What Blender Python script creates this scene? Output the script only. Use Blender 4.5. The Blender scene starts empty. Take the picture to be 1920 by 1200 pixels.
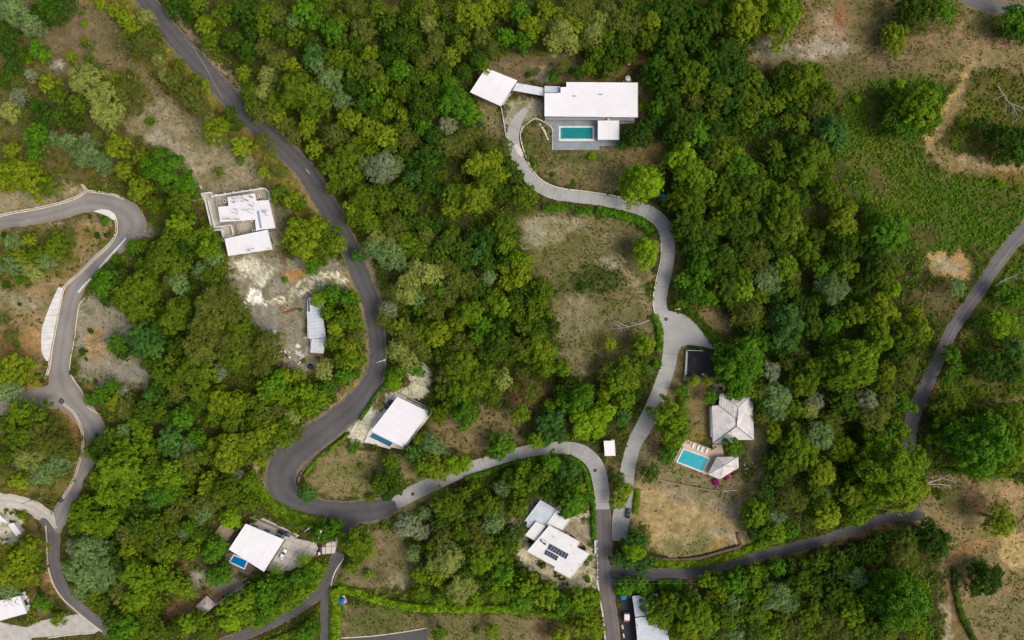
import bpy, math, random
import numpy as np
from mathutils import Vector, Matrix

# ------------------------------------------------------------------ camera, light, exposure
SC = bpy.context.scene
COL = SC.collection
S = 0.22            # metres of ground for one pixel of the 1920 x 1200 photograph
HC = 300.0          # height of the drone above the ground
cam_d = bpy.data.cameras.new('camera')
cam = bpy.data.objects.new('camera', cam_d)
COL.objects.link(cam)
cam.location = (0, 0, HC)
cam.rotation_euler = (0, 0, 0)
cam_d.sensor_width = 36
cam_d.lens = 36 * HC / (1920 * S)
cam_d.clip_start = 1
cam_d.clip_end = 6000
SC.camera = cam

SUN_EL, SUN_AZ = 51.0, 112.0       # degrees; azimuth clockwise from the top of the picture
world = bpy.data.worlds.new('World')
SC.world = world
world.use_nodes = True
wn = world.node_tree
wn.nodes.clear()
sky = wn.nodes.new('ShaderNodeTexSky')
sky.sky_type = 'NISHITA'
sky.sun_disc = False
sky.sun_elevation = math.radians(SUN_EL)
sky.sun_rotation = math.radians(SUN_AZ)
sky.dust_density = 6.0
sky.ozone_density = 0.6
bg = wn.nodes.new('ShaderNodeBackground')
bg.inputs['Strength'].default_value = 0.15
wo = wn.nodes.new('ShaderNodeOutputWorld')
wn.links.new(sky.outputs[0], bg.inputs[0])
wn.links.new(bg.outputs[0], wo.inputs[0])
sun_d = bpy.data.lights.new('sun', 'SUN')
sun_d.energy = 1.1
sun_d.angle = math.radians(30)
sun_d.color = (1.0, 0.985, 0.89)
sun = bpy.data.objects.new('sun', sun_d)
COL.objects.link(sun)
_e, _a = math.radians(SUN_EL), math.radians(SUN_AZ)
_dir = Vector((math.sin(_a) * math.cos(_e), math.cos(_a) * math.cos(_e), math.sin(_e)))
sun.rotation_euler = _dir.to_track_quat('Z', 'Y').to_euler()
sun.location = _dir * 400
vs = SC.view_settings
vs.view_transform = 'Standard'
vs.look = 'None'
vs.gamma = 1
vs.use_curve_mapping = False
vs.exposure = 0.0
SC.cycles.max_bounces = 5
SC.cycles.diffuse_bounces = 3
SC.cycles.transparent_max_bounces = 6
SC.cycles.use_denoising = True
SC.cycles.denoising_prefilter = 'NONE'
SC.cycles.use_adaptive_sampling = False

rng = random.Random(7)
nr = np.random.default_rng(7)

# ------------------------------------------------------------------ helpers
def lin(c, k=1.0):
    o = []
    for v in c:
        v = v / 255.0
        o.append(k * (v / 12.92 if v <= 0.04045 else ((v + 0.055) / 1.055) ** 2.4))
    return tuple(o)

def XY(px, py, z=0.0):
    f = S * (HC - z) / HC
    return ((px - 960) * f, (600 - py) * f)

def P(px, py, z=0.0):
    x, y = XY(px, py, z)
    return Vector((x, y, z))

def tag(o, label=None, cat=None, group=None, kind=None):
    if label: o['label'] = label
    if cat: o['category'] = cat
    if group: o['group'] = group
    if kind: o['kind'] = kind
    return o

def empty(name, loc=(0, 0, 0), rz=0.0):
    o = bpy.data.objects.new(name, None)
    o.empty_display_size = 0.5
    o.location = loc
    o.rotation_euler = (0, 0, rz)
    COL.objects.link(o)
    return o

class MB:
    """collects shapes; build() links them as ONE mesh object"""
    def __init__(self):
        self.v = []; self.f = []
    def add(self, vs_, fs_):
        n = len(self.v)
        self.v += [tuple(p) for p in vs_]
        self.f += [tuple(i + n for i in f) for f in fs_]
        return self
    def prism(self, poly, z0, z1, top_poly=None):
        n = len(poly)
        a = sum(poly[i][0] * poly[(i + 1) % n][1] - poly[(i + 1) % n][0] * poly[i][1] for i in range(n))
        tp = top_poly or poly
        if a < 0:
            poly = poly[::-1]; tp = tp[::-1]
        zz0 = z0 if hasattr(z0, '__len__') else [z0] * n
        zz1 = z1 if hasattr(z1, '__len__') else [z1] * n
        vs_ = [(p[0], p[1], zz0[i]) for i, p in enumerate(poly)] + [(p[0], p[1], zz1[i]) for i, p in enumerate(tp)]
        fs_ = [tuple(range(n - 1, -1, -1)), tuple(range(n, 2 * n))]
        fs_ += [(i, (i + 1) % n, n + (i + 1) % n, n + i) for i in range(n)]
        return self.add(vs_, fs_)
    def box(self, c, size, rz=0.0):
        cx, cy, cz = c; sx, sy, sz = [t / 2 for t in size]
        co, si = math.cos(rz), math.sin(rz)
        poly = [(cx + x * co - y * si, cy + x * si + y * co) for x, y in ((-sx, -sy), (sx, -sy), (sx, sy), (-sx, sy))]
        return self.prism(poly, cz - sz, cz + sz)
    def tube(self, pts, rad, n=6, cap=True):
        pts = [Vector(p) for p in pts]
        if not hasattr(rad, '__len__'): rad = [rad] * len(pts)
        vs_ = []
        for i, p in enumerate(pts):
            d = (pts[min(i + 1, len(pts) - 1)] - pts[max(i - 1, 0)])
            if d.length < 1e-6: d = Vector((0, 0, 1))
            d.normalize()
            u = d.cross(Vector((0, 0, 1)) if abs(d.z) < 0.9 else Vector((1, 0, 0))).normalized()
            w = d.cross(u)
            for k in range(n):
                a = 2 * math.pi * k / n
                vs_.append(p + (u * math.cos(a) + w * math.sin(a)) * rad[i])
        fs_ = []
        for i in range(len(pts) - 1):
            for k in range(n):
                fs_.append((i * n + k, i * n + (k + 1) % n, (i + 1) * n + (k + 1) % n, (i + 1) * n + k))
        if cap:
            fs_.append(tuple(range(n - 1, -1, -1)))
            fs_.append(tuple((len(pts) - 1) * n + k for k in range(n)))
        return self.add(vs_, fs_)
    def lathe(self, prof, n=16, c=(0, 0, 0)):
        vs_ = []
        for r, z in prof:
            for k in range(n):
                a = 2 * math.pi * k / n
                vs_.append((c[0] + r * math.cos(a), c[1] + r * math.sin(a), c[2] + z))
        fs_ = []
        for i in range(len(prof) - 1):
            for k in range(n):
                fs_.append((i * n + k, i * n + (k + 1) % n, (i + 1) * n + (k + 1) % n, (i + 1) * n + k))
        fs_.append(tuple(range(n - 1, -1, -1)))
        fs_.append(tuple((len(prof) - 1) * n + k for k in range(n)))
        return self.add(vs_, fs_)
    def mesh(self, name, mat=None, smooth=False):
        me = bpy.data.meshes.new(name)
        me.from_pydata(self.v, [], self.f)
        if mat: me.materials.append(mat)
        if smooth:
            for p in me.polygons: p.use_smooth = True
        me.update()
        return me
    def build(self, name, mat, parent=None, smooth=False, kind=None):
        o = bpy.data.objects.new(name, self.mesh(name, mat, smooth))
        COL.objects.link(o)
        if parent:
            o.parent = parent
            # coordinates are given in world space when the parent sits at the origin
        if kind: o['kind'] = kind
        return o

def soup(name, verts, k, mat, tone=None, tint=None):
    """mesh of N separate k-gons from an (N*k,3) array"""
    verts = np.asarray(verts, dtype=np.float32).reshape(-1, 3)
    n = len(verts) // k
    me = bpy.data.meshes.new(name)
    me.vertices.add(n * k)
    me.vertices.foreach_set('co', verts.ravel())
    me.loops.add(n * k)
    me.loops.foreach_set('vertex_index', np.arange(n * k, dtype=np.int32))
    me.polygons.add(n)
    me.polygons.foreach_set('loop_start', np.arange(0, n * k, k, dtype=np.int32))
    if tone is not None:
        at = me.attributes.new('tone', 'FLOAT', 'FACE')
        at.data.foreach_set('value', np.asarray(tone, dtype=np.float32))
    if tint is not None:
        at = me.attributes.new('tint', 'FLOAT_COLOR', 'FACE')
        c4 = np.ones((n, 4), dtype=np.float32); c4[:, :3] = tint
        at.data.foreach_set('color', c4.ravel())
    me.materials.append(mat)
    me.update(calc_edges=True)
    return me

def obj(name, me, parent=None, loc=None, rz=None, sc=None):
    o = bpy.data.objects.new(name, me)
    COL.objects.link(o)
    if parent: o.parent = parent
    if loc is not None: o.location = loc
    if rz is not None: o.rotation_euler = (0, 0, rz)
    if sc is not None: o.scale = sc
    return o

def area2(poly):
    n = len(poly)
    return sum(poly[i][0] * poly[(i + 1) % n][1] - poly[(i + 1) % n][0] * poly[i][1] for i in range(n))

def offset(poly, d):
    """mitred inward offset of a polygon by d"""
    if area2(poly) < 0: poly = poly[::-1]
    n = len(poly); out = []
    for i in range(n):
        a, b, c = Vector(poly[i - 1][:2]), Vector(poly[i][:2]), Vector(poly[(i + 1) % n][:2])
        e1 = (b - a).normalized(); e2 = (c - b).normalized()
        n1 = Vector((-e1.y, e1.x)); n2 = Vector((-e2.y, e2.x))
        k = 1 + n1.dot(n2)
        m = (n1 + n2) / max(k, 0.25)
        out.append((b.x + m.x * d, b.y + m.y * d))
    return out

def clip(poly, nx, ny, c):
    """keep the part of a 3D polygon with x*nx + y*ny >= c"""
    out = []
    n = len(poly)
    for i in range(n):
        a, b = poly[i], poly[(i + 1) % n]
        da, db = a[0] * nx + a[1] * ny - c, b[0] * nx + b[1] * ny - c
        if da >= 0: out.append(a)
        if (da >= 0) != (db >= 0):
            t = da / (da - db)
            out.append(tuple(a[k] + (b[k] - a[k]) * t for k in range(len(a))))
    return out

def catmull(pts, step):
    """pts rows of equal length (x, y, w ...) -> dense rows"""
    pts = [np.array(p, float) for p in pts]
    out = []
    n = len(pts)
    for i in range(n - 1):
        p0, p1, p2, p3 = pts[max(i - 1, 0)], pts[i], pts[i + 1], pts[min(i + 2, n - 1)]
        m = max(1, int(round(np.hypot(*(p2 - p1)[:2]) / step)))
        for k in range(m):
            t = k / m
            out.append(0.5 * ((2 * p1) + (-p0 + p2) * t + (2 * p0 - 5 * p1 + 4 * p2 - p3) * t * t + (-p0 + 3 * p1 - 3 * p2 + p3) * t ** 3))
    out.append(pts[-1])
    return out

_lat = np.random.default_rng(99).random((256, 256))
def vnoise(x, y, sc, seed=0):
    x = np.asarray(x) / sc + seed * 17.3; y = np.asarray(y) / sc + seed * 31.7
    xi = np.floor(x).astype(int); yi = np.floor(y).astype(int)
    fx = x - xi; fy = y - yi
    fx = fx * fx * (3 - 2 * fx); fy = fy * fy * (3 - 2 * fy)
    g = lambda a, b: _lat[a % 256, b % 256]
    return (g(xi, yi) * (1 - fx) + g(xi + 1, yi) * fx) * (1 - fy) + (g(xi, yi + 1) * (1 - fx) + g(xi + 1, yi + 1) * fx) * fy

def fbm(x, y, sc, seed=0, oct=3):
    o = 0; a = 0.5; t = 0
    for k in range(oct):
        o = o + a * vnoise(x, y, sc / 2 ** k, seed + k); t += a; a *= 0.55
    return o / t

# ------------------------------------------------------------------ materials
def new_mat(name):
    m = bpy.data.materials.new(name)
    m.use_nodes = True
    nt = m.node_tree
    b = nt.nodes['Principled BSDF']
    return m, nt, b

def nd(nt, t, **kw):
    n = nt.nodes.new(t)
    for k, v in kw.items():
        if k in n.inputs: n.inputs[k].default_value = v
        else: setattr(n, k, v)
    return n

def ramp(nt, fac, c0, c1, p0=0.3, p1=0.7):
    r = nt.nodes.new('ShaderNodeValToRGB')
    r.color_ramp.elements[0].position = p0; r.color_ramp.elements[1].position = p1
    r.color_ramp.elements[0].color = (*c0, 1); r.color_ramp.elements[1].color = (*c1, 1)
    nt.links.new(fac, r.inputs[0])
    return r.outputs[0]

def noise(nt, vec, scale, detail=3.0, rough=0.55):
    n = nd(nt, 'ShaderNodeTexNoise', Scale=scale, Detail=detail, Roughness=rough)
    nt.links.new(vec, n.inputs['Vector'])
    return n.outputs[0]

def mul(nt, a, b, fac=1.0, mode='MULTIPLY'):
    m = nt.nodes.new('ShaderNodeMix'); m.data_type = 'RGBA'; m.blend_type = mode
    if hasattr(fac, 'links'): nt.links.new(fac, m.inputs[0])
    else: m.inputs[0].default_value = fac
    for s_, i in ((a, 6), (b, 7)):
        if hasattr(s_, 'links'): nt.links.new(s_, m.inputs[i])
        else: m.inputs[i].default_value = (*s_, 1)
    return m.outputs[2]

def weathered(name, c0, c1, scale=0.25, fine=3.0, rough=0.8, spec=0.3, amt=0.35, stain=None, stain_scale=0.12, stain_pos=(0.58, 0.72), bump=0.0, metallic=0.0):
    """two tones by large noise, fine mottling, optional stains with a shape of their own"""
    m, nt, b = new_mat(name)
    g = nt.nodes.new('ShaderNodeNewGeometry')
    v = g.outputs['Position']
    col = ramp(nt, noise(nt, v, scale, 4.0), c0, c1)
    f = ramp(nt, noise(nt, v, fine, 4.0, 0.7), (1 - amt,) * 3, (1 + amt,) * 3, 0.25, 0.75)
    col = mul(nt, col, f)
    if stain:
        sf = ramp(nt, noise(nt, v, stain_scale, 5.0, 0.65), (0, 0, 0), (1, 1, 1), *stain_pos)
        col = mul(nt, col, stain, sf, 'MIX')
    nt.links.new(col, b.inputs['Base Color'])
    b.inputs['Roughness'].default_value = rough
    b.inputs['Specular IOR Level'].default_value = spec
    b.inputs['Metallic'].default_value = metallic
    if bump:
        bp = nd(nt, 'ShaderNodeBump', Strength=bump, Distance=0.05)
        nt.links.new(noise(nt, v, fine * 2, 3.0), bp.inputs['Height'])
        nt.links.new(bp.outputs[0], b.inputs['Normal'])
    return m

def plain(name, c, rough=0.6, spec=0.4, metallic=0.0):
    m, nt, b = new_mat(name)
    g = nt.nodes.new('ShaderNodeNewGeometry')
    f = ramp(nt, noise(nt, g.outputs['Position'], 2.5, 3.0), (0.88,) * 3, (1.08,) * 3)
    nt.links.new(mul(nt, tuple(c), f), b.inputs['Base Color'])
    b.inputs['Roughness'].default_value = rough
    b.inputs['Specular IOR Level'].default_value = spec
    b.inputs['Metallic'].default_value = metallic
    return m

def leafy(name, c0, c1, transl=0.25, var=0.35, use_tint=False):
    """leaf material: tone of the clump, a random shade for each plant"""
    m, nt, b = new_mat(name)
    if use_tint:
        a = nd(nt, 'ShaderNodeAttribute', attribute_name='tint')
        col = a.outputs['Color']
    else:
        a = nd(nt, 'ShaderNodeAttribute', attribute_name='tone')
        col = ramp(nt, a.outputs['Fac'], c0, c1, 0.0, 1.0)
        oi = nt.nodes.new('ShaderNodeObjectInfo')
        sh = ramp(nt, oi.outputs['Random'], (1 - var, 1 - var, 1 - var), (1 + var, 1 + var * 0.8, 1 + var), 0.0, 1.0)
        col = mul(nt, col, sh)
    nt.links.new(col, b.inputs['Base Color'])
    b.inputs['Roughness'].default_value = 0.6
    b.inputs['Specular IOR Level'].default_value = 0.12
    t = nt.nodes.new('ShaderNodeBsdfTranslucent')
    nt.links.new(col, t.inputs[0])
    mx = nt.nodes.new('ShaderNodeMixShader')
    mx.inputs[0].default_value = transl
    nt.links.new(b.outputs[0], mx.inputs[1]); nt.links.new(t.outputs[0], mx.inputs[2])
    nt.links.new(mx.outputs[0], nt.nodes['Material Output'].inputs[0])
    return m

M = {}
def road_mat(name, c0, c1, dust, worn=1.08):
    m, nt, b = new_mat(name)
    g = nt.nodes.new('ShaderNodeNewGeometry'); v = g.outputs['Position']
    at = nd(nt, 'ShaderNodeAttribute', attribute_name='cross')      # 0 in the middle, 1 at the edge
    col = ramp(nt, noise(nt, v, 0.07, 5.0, 0.65), c0, c1)
    col = mul(nt, col, ramp(nt, noise(nt, v, 2.2, 4.0, 0.75), (0.78,) * 3, (1.2,) * 3, 0.25, 0.75))
    wr = nt.nodes.new('ShaderNodeValToRGB')
    el = wr.color_ramp.elements
    el[0].position = 0.0; el[0].color = (0.9, 0.9, 0.9, 1)
    el[1].position = 1.0; el[1].color = (0.92, 0.92, 0.92, 1)
    for p, q in ((0.3, worn), (0.5, worn), (0.72, 0.96)):
        x = el.new(p); x.color = (q, q, q, 1)
    nt.links.new(at.outputs['Fac'], wr.inputs[0])
    col = mul(nt, col, wr.outputs[0])
    ad = nd(nt, 'ShaderNodeMath', operation='ADD')
    n2 = nd(nt, 'ShaderNodeMath', operation='MULTIPLY_ADD'); n2.inputs[1].default_value = 0.9; n2.inputs[2].default_value = -0.45
    nt.links.new(noise(nt, v, 0.35, 6.0, 0.75), n2.inputs[0])
    nt.links.new(at.outputs['Fac'], ad.inputs[0]); nt.links.new(n2.outputs[0], ad.inputs[1])
    col = mul(nt, col, dust, ramp(nt, ad.outputs[0], (0, 0, 0), (0.75, 0.75, 0.75), 0.78, 1.02), 'MIX')
    col = mul(nt, col, (0.62, 0.61, 0.6), ramp(nt, noise(nt, v, 0.11, 7.0, 0.8), (0, 0, 0), (1, 1, 1), 0.64, 0.69))
    b.inputs['Roughness'].default_value = 0.92
    b.inputs['Specular IOR Level'].default_value = 0.15
    nt.links.new(col, b.inputs['Base Color'])
    return m

M['asphalt'] = road_mat('asphalt', lin((82, 81, 82)), lin((99, 97, 97)), lin((140, 124, 102)))
M['asphalt_new'] = road_mat('asphalt_new', lin((98, 93, 92)), lin((120, 113, 110)), lin((136, 122, 104)))
M['asphalt_grey'] = road_mat('asphalt_grey', lin((92, 90, 92)), lin((114, 111, 111)), lin((136, 120, 98)))
M['asphalt_dark'] = weathered('asphalt_dark', lin((48, 47, 50)), lin((66, 65, 68)), 0.12, 2.0, 0.9, 0.2, 0.25, stain=lin((95, 88, 82)), stain_scale=0.15, stain_pos=(0.62, 0.75))
M['concrete_road'] = weathered('concrete_road', lin((150, 150, 147)), lin((174, 173, 168)), 0.09, 1.8, 0.88, 0.25, 0.2, stain=lin((132, 130, 127)), stain_scale=0.07, stain_pos=(0.55, 0.75))
M['gravel_road'] = road_mat('gravel_road', lin((126, 122, 118)), lin((150, 145, 139)), lin((152, 130, 102)))
M['pale_road'] = road_mat('pale_road', lin((160, 155, 148)), lin((204, 197, 184)), lin((196, 184, 164)))
M['cream'] = weathered('cream_concrete', lin((196, 186, 166)), lin((226, 217, 200)), 0.3, 3.0, 0.85, 0.25, 0.15, stain=lin((160, 146, 120)), stain_scale=0.3, stain_pos=(0.6, 0.8))
M['white_conc'] = weathered('white_concrete', lin((205, 205, 200)), lin((228, 227, 222)), 0.3, 2.0, 0.85, 0.25, 0.12, stain=lin((165, 165, 160)), stain_scale=0.35, stain_pos=(0.6, 0.85))
M['white_roof'] = weathered('white_roof', lin((226, 224, 226)), lin((236, 234, 236)), 0.1, 0.9, 0.6, 0.3, 0.035, stain=lin((218, 215, 213)), stain_scale=0.16, stain_pos=(0.6, 0.85))
M['roof_seam'] = plain('roof_seam', lin((220, 219, 219)), 0.6, 0.3)
M['white_roof_stained'] = weathered('white_roof_stained', lin((212, 212, 210)), lin((230, 229, 226)), 0.2, 1.5, 0.7, 0.3, 0.07, stain=lin((160, 146, 128)), stain_scale=0.22, stain_pos=(0.66, 0.74))
M['blue_roof'] = weathered('pale_blue_roof', lin((168, 184, 196)), lin((205, 213, 218)), 0.2, 1.5, 0.6, 0.3, 0.08, stain=lin((140, 122, 100)), stain_scale=0.16, stain_pos=(0.64, 0.70))
M['site_conc'] = weathered('raw_concrete', lin((160, 154, 140)), lin((194, 188, 174)), 0.4, 3.0, 0.9, 0.2, 0.2, stain=lin((140, 132, 116)), stain_scale=0.4, stain_pos=(0.55, 0.8))
M['metal_roof'] = weathered('metal_roof', lin((200, 208, 214)), lin((224, 228, 230)), 0.3, 1.5, 0.4, 0.5, 0.07, stain=lin((150, 160, 170)), stain_scale=0.3, stain_pos=(0.55, 0.8))
M['tile_roof'] = weathered('grey_tile_roof', lin((196, 190, 188)), lin((226, 221, 218)), 0.35, 3.5, 0.8, 0.3, 0.14, stain=lin((166, 158, 156)), stain_scale=0.5, stain_pos=(0.5, 0.8))
M['ridge'] = weathered('ridge_cap', lin((112, 108, 110)), lin((140, 135, 136)), 0.5, 3.0, 0.8, 0.3, 0.12)
M['thatch'] = weathered('thatch', lin((164, 154, 144)), lin((200, 190, 180)), 1.2, 6.0, 0.95, 0.1, 0.3)
M['wall_white'] = plain('white_wall', lin((215, 213, 208)), 0.85, 0.2)
M['wall_grey'] = plain('grey_wall', lin((150, 150, 150)), 0.85, 0.2)
M['wall_beige'] = plain('beige_wall', lin((190, 175, 150)), 0.85, 0.2)
M['frame'] = plain('window_frame_metal', lin((70, 72, 75)), 0.5, 0.4)
M['glass'] = plain('window_glass', lin((40, 55, 65)), 0.08, 0.6)
M['deck_grey'] = weathered('grey_deck', lin((126, 135, 140)), lin((152, 158, 161)), 0.3, 2.0, 0.75, 0.3, 0.15, stain=lin((176, 180, 180)), stain_scale=0.15, stain_pos=(0.66, 0.75))
M['deck_wood'] = weathered('weathered_wood_deck', lin((142, 128, 104)), lin((168, 155, 130)), 0.8, 4.0, 0.85, 0.2, 0.2)
M['deck_dark'] = weathered('dark_wood_deck', lin((88, 76, 70)), lin((112, 98, 90)), 0.8, 4.0, 0.85, 0.2, 0.2)
M['terrace'] = weathered('beige_terrace', lin((196, 172, 148)), lin((214, 192, 168)), 0.4, 3.0, 0.85, 0.2, 0.1)
M['terrace_white'] = weathered('pale_terrace', lin((214, 206, 194)), lin((232, 226, 216)), 0.4, 3.0, 0.85, 0.2, 0.08)
M['paving'] = weathered('driveway_paving', lin((168, 164, 156)), lin((192, 187, 178)), 0.4, 2.5, 0.88, 0.2, 0.15)
M['paving_pale'] = weathered('pale_paving', lin((196, 190, 176)), lin((216, 210, 198)), 0.4, 2.5, 0.88, 0.2, 0.1)
M['joint'] = plain('paving_joint', lin((110, 92, 82)), 0.95, 0.1)
M['bark'] = weathered('bark', lin((92, 80, 66)), lin((128, 116, 100)), 2.0, 8.0, 0.95, 0.1, 0.25)
M['pale_bark'] = weathered('pale_bark', lin((128, 120, 106)), lin((164, 156, 142)), 2.0, 8.0, 0.95, 0.1, 0.2)
M['dead_wood'] = weathered('bleached_wood', lin((150, 144, 134)), lin((186, 180, 170)), 1.0, 5.0, 0.9, 0.1, 0.2)
M['timber'] = weathered('timber', lin((120, 104, 84)), lin((150, 132, 108)), 2.0, 6.0, 0.9, 0.1, 0.25)
M['rust'] = weathered('rusty_steel', lin((110, 66, 48)), lin((150, 80, 56)), 1.5, 6.0, 0.9, 0.2, 0.25)
M['dark_stone'] = weathered('brown_stone_wall', lin((92, 74, 62)), lin((122, 100, 84)), 0.6, 3.0, 0.92, 0.15, 0.25)
M['mud_stone'] = weathered('earth_wall', lin((128, 114, 98)), lin((150, 134, 116)), 0.6, 3.0, 0.92, 0.15, 0.25)
M['black'] = plain('black_grate', lin((34, 34, 36)), 0.7, 0.3)
M['pole'] = weathered('pole_wood', lin((84, 76, 68)), lin((110, 100, 92)), 1.0, 4.0, 0.9, 0.2, 0.15)
M['pole_pale'] = plain('pale_pole', lin((196, 194, 188)), 0.7, 0.3)
M['cable'] = plain('cable', lin((120, 118, 116)), 0.6, 0.3)
M['metal'] = plain('galvanised_metal', lin((200, 203, 205)), 0.45, 0.5)
M['green_metal'] = plain('green_railing', lin((52, 96, 78)), 0.6, 0.3)
M['blue_plastic'] = plain('blue_plastic', lin((20, 92, 168)), 0.45, 0.4)
M['sky_plastic'] = plain('turquoise_canvas', lin((20, 140, 190)), 0.7, 0.3)
M['navy_tarp'] = plain('navy_tarp', lin((44, 52, 84)), 0.7, 0.3)
M['red_paint'] = plain('red_paint', lin((186, 30, 48)), 0.35, 0.5)
M['white_paint'] = plain('white_paint', lin((228, 228, 226)), 0.3, 0.5)
M['white_plastic'] = plain('white_plastic', lin((222, 220, 216)), 0.5, 0.4)
M['navy_paint'] = plain('navy_paint', lin((52, 78, 98)), 0.28, 0.6)
M['pickup_paint'] = plain('blue_grey_paint', lin((50, 72, 100)), 0.28, 0.6)
M['dark_paint'] = plain('dark_paint', lin((44, 52, 58)), 0.25, 0.6)
M['tyre'] = plain('tyre_rubber', lin((28, 28, 28)), 0.9, 0.2)
M['lamp_glass'] = plain('headlight_glass', lin((225, 225, 215)), 0.15, 0.6)
M['panel'] = plain('solar_cells', lin((28, 38, 62)), 0.15, 0.6)
M['lime'] = weathered('limestone', lin((196, 188, 176)), lin((222, 216, 206)), 0.8, 4.0, 0.95, 0.1, 0.2)
M['rock'] = weathered('rock', lin((150, 140, 126)), lin((190, 180, 166)), 1.5, 5.0, 0.95, 0.1, 0.25)
M['brick_red'] = plain('red_brick', lin((176, 110, 84)), 0.9, 0.2)
M['marking'] = weathered('faded_paint', lin((150, 152, 146)), lin((186, 186, 180)), 0.8, 5.0, 0.9, 0.2, 0.3)
M['patch'] = weathered('tar_patch', lin((52, 51, 52)), lin((66, 65, 66)), 0.8, 4.0, 0.9, 0.2, 0.2)

def water_mat(name, c, clear=0.35):
    m, nt, b = new_mat(name)
    g = nt.nodes.new('ShaderNodeNewGeometry')
    f = ramp(nt, noise(nt, g.outputs['Position'], 0.5, 3.0), (0.88,) * 3, (1.1,) * 3)
    nt.links.new(mul(nt, c, f), b.inputs['Base Color'])
    b.inputs['Roughness'].default_value = 0.06
    bp = nd(nt, 'ShaderNodeBump', Strength=0.15, Distance=0.03)
    nt.links.new(noise(nt, g.outputs['Position'], 3.0, 2.0), bp.inputs['Height'])
    nt.links.new(bp.outputs[0], b.inputs['Normal'])
    t = nd(nt, 'ShaderNodeBsdfTransparent')
    t.inputs[0].default_value = (0.75, 0.93, 0.97, 1)
    mx = nt.nodes.new('ShaderNodeMixShader'); mx.inputs[0].default_value = clear
    nt.links.new(b.outputs[0], mx.inputs[1]); nt.links.new(t.outputs[0], mx.inputs[2])
    nt.links.new(mx.outputs[0], nt.nodes['Material Output'].inputs[0])
    return m
# ------------------------------------------------------------------ layout of the roads (photo pixels: x, y, width)
R_MAIN = [(250,-60,38),(262,-25,36),(274,0,36),(312,50,36),(351,97,37),(405,153,38),(450,205,38),(490,243,38),(530,278,38),(570,318,38),(600,365,40),(630,415,38),(655,465,37),(673,510,37),(690,550,36),(700,585,36),(706,625,34),(708,670,34),(700,712,38),(672,752,46),(630,790,52),(580,825,60),(542,858,64),(526,890,62),(532,922,56),(560,943,46),(600,954,40),(650,960,42),(700,956,46),(742,943,30)]
R_CA = [(741,945,24),(775,924,29),(820,904,27),(875,880,24),(930,862,23),(985,847,23),(1030,841,24),(1062,840,25),(1092,848,28),(1115,870,30),(1125,900,30),(1129,930,28),(1130,955,27)]
R_C = [(1130,955,28),(1131,985,30),(1133,1040,31),(1136,1085,31),(1141,1133,28),(1149,1195,29),(1155,1260,29)]
R_D = [(1140,1074,30),(1193,1076,26),(1260,1076,23),(1330,1066,21),(1390,1051,20),(1440,1038,20),(1497,1025,19),(1550,1010,18),(1590,995,18),(1640,977,18),(1683,967,20),(1715,966,22),(1734,968,14)]
R_E = [(1960,385,30),(1935,415,30),(1905,448,28),(1879,480,26),(1835,545,25),(1788,615,24),(1765,660,24),(1748,698,25),(1728,740,26),(1712,780,28),(1703,830,26),(1706,900,24),(1718,955,24)]
R_TOP = [(1770,-40,26),(1805,-10,26),(1840,6,26),(1885,15,26),(1960,22,24)]
R_B = [(988,204,10),(972,224,20),(962,250,23),(965,280,23),(975,305,23),(996,336,24),(1018,353,24),(1045,364,23),(1080,369,22),(1120,374,22),(1160,382,22),(1192,389,24),(1225,403,27),(1245,425,28),(1252,455,26),(1253,485,24),(1246,518,25),(1239,548,25),(1238,575,25),(1246,605,26),(1257,640,28),(1254,680,28),(1245,710,28),(1228,756,30),(1208,798,31),(1188,835,27),(1177,880,28),(1172,915,30),(1168,950,34),(1163,985,32),(1161,1014,26)]
PLAZA = [(1252,582),(1285,590),(1310,610),(1328,636),(1338,655),(1318,650),(1290,646),(1277,650),(1270,664),(1258,640),(1250,605)]
R_F0 = [(668,966,28),(655,988,20),(645,1008,14)]
R_F1 = [(635,1036,22),(626,1060,24),(616,1085,25),(600,1108,25),(575,1128,23),(545,1148,21),(510,1168,20),(470,1185,20),(420,1206,22),(390,1220,22)]
R_F2 = [(610,1094,24),(612,1120,21),(610,1150,19),(610,1230,18)]
R_G = [(-60,420,24),(-20,417,24),(30,412,28),(83,403,31),(125,391,34),(166,379,36),(205,384,42),(238,403,52),(247,428,54),(228,453,34),(200,475,27),(176,497,26),(155,522,28),(139,548,31),(126,598,34),(118,640,37),(114,672,38),(113,705,46),(124,738,56),(148,766,48),(175,800,44),(178,828,36),(167,860,28),(150,892,20),(137,922,26),(122,950,32),(112,972,30),(103,997,18)]
R_G2 = [(-50,747,22),(0,750,26),(50,750,32),(105,742,52)]
R_H1 = [(-60,932,26),(-20,936,26),(30,941,26),(62,952,27),(83,966,27),(97,978,24),(107,990,14)]
R_H2 = [(80,962,24),(93,985,26),(100,1007,25),(99,1040,25),(103,1067,24),(114,1098,23),(128,1121,23),(150,1142,23),(175,1162,23),(203,1184,20)]
DRIVE_SW = [(75,1164),(135,1153),(149,1151),(188,1181),(178,1187),(60,1196),(48,1230),(-40,1230),(-40,1166),(0,1166),(48,1176)]
POLY_S = [(640,1198),(720,1192),(780,1183),(800,1178),(806,1230),(640,1230)]
PAD = [(1287,657),(1337,660),(1332,690),(1346,707),(1285,706)]
PAD_S = [(1163,1115),(1187,1116),(1195,1160),(1197,1230),(1168,1230)]

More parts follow.
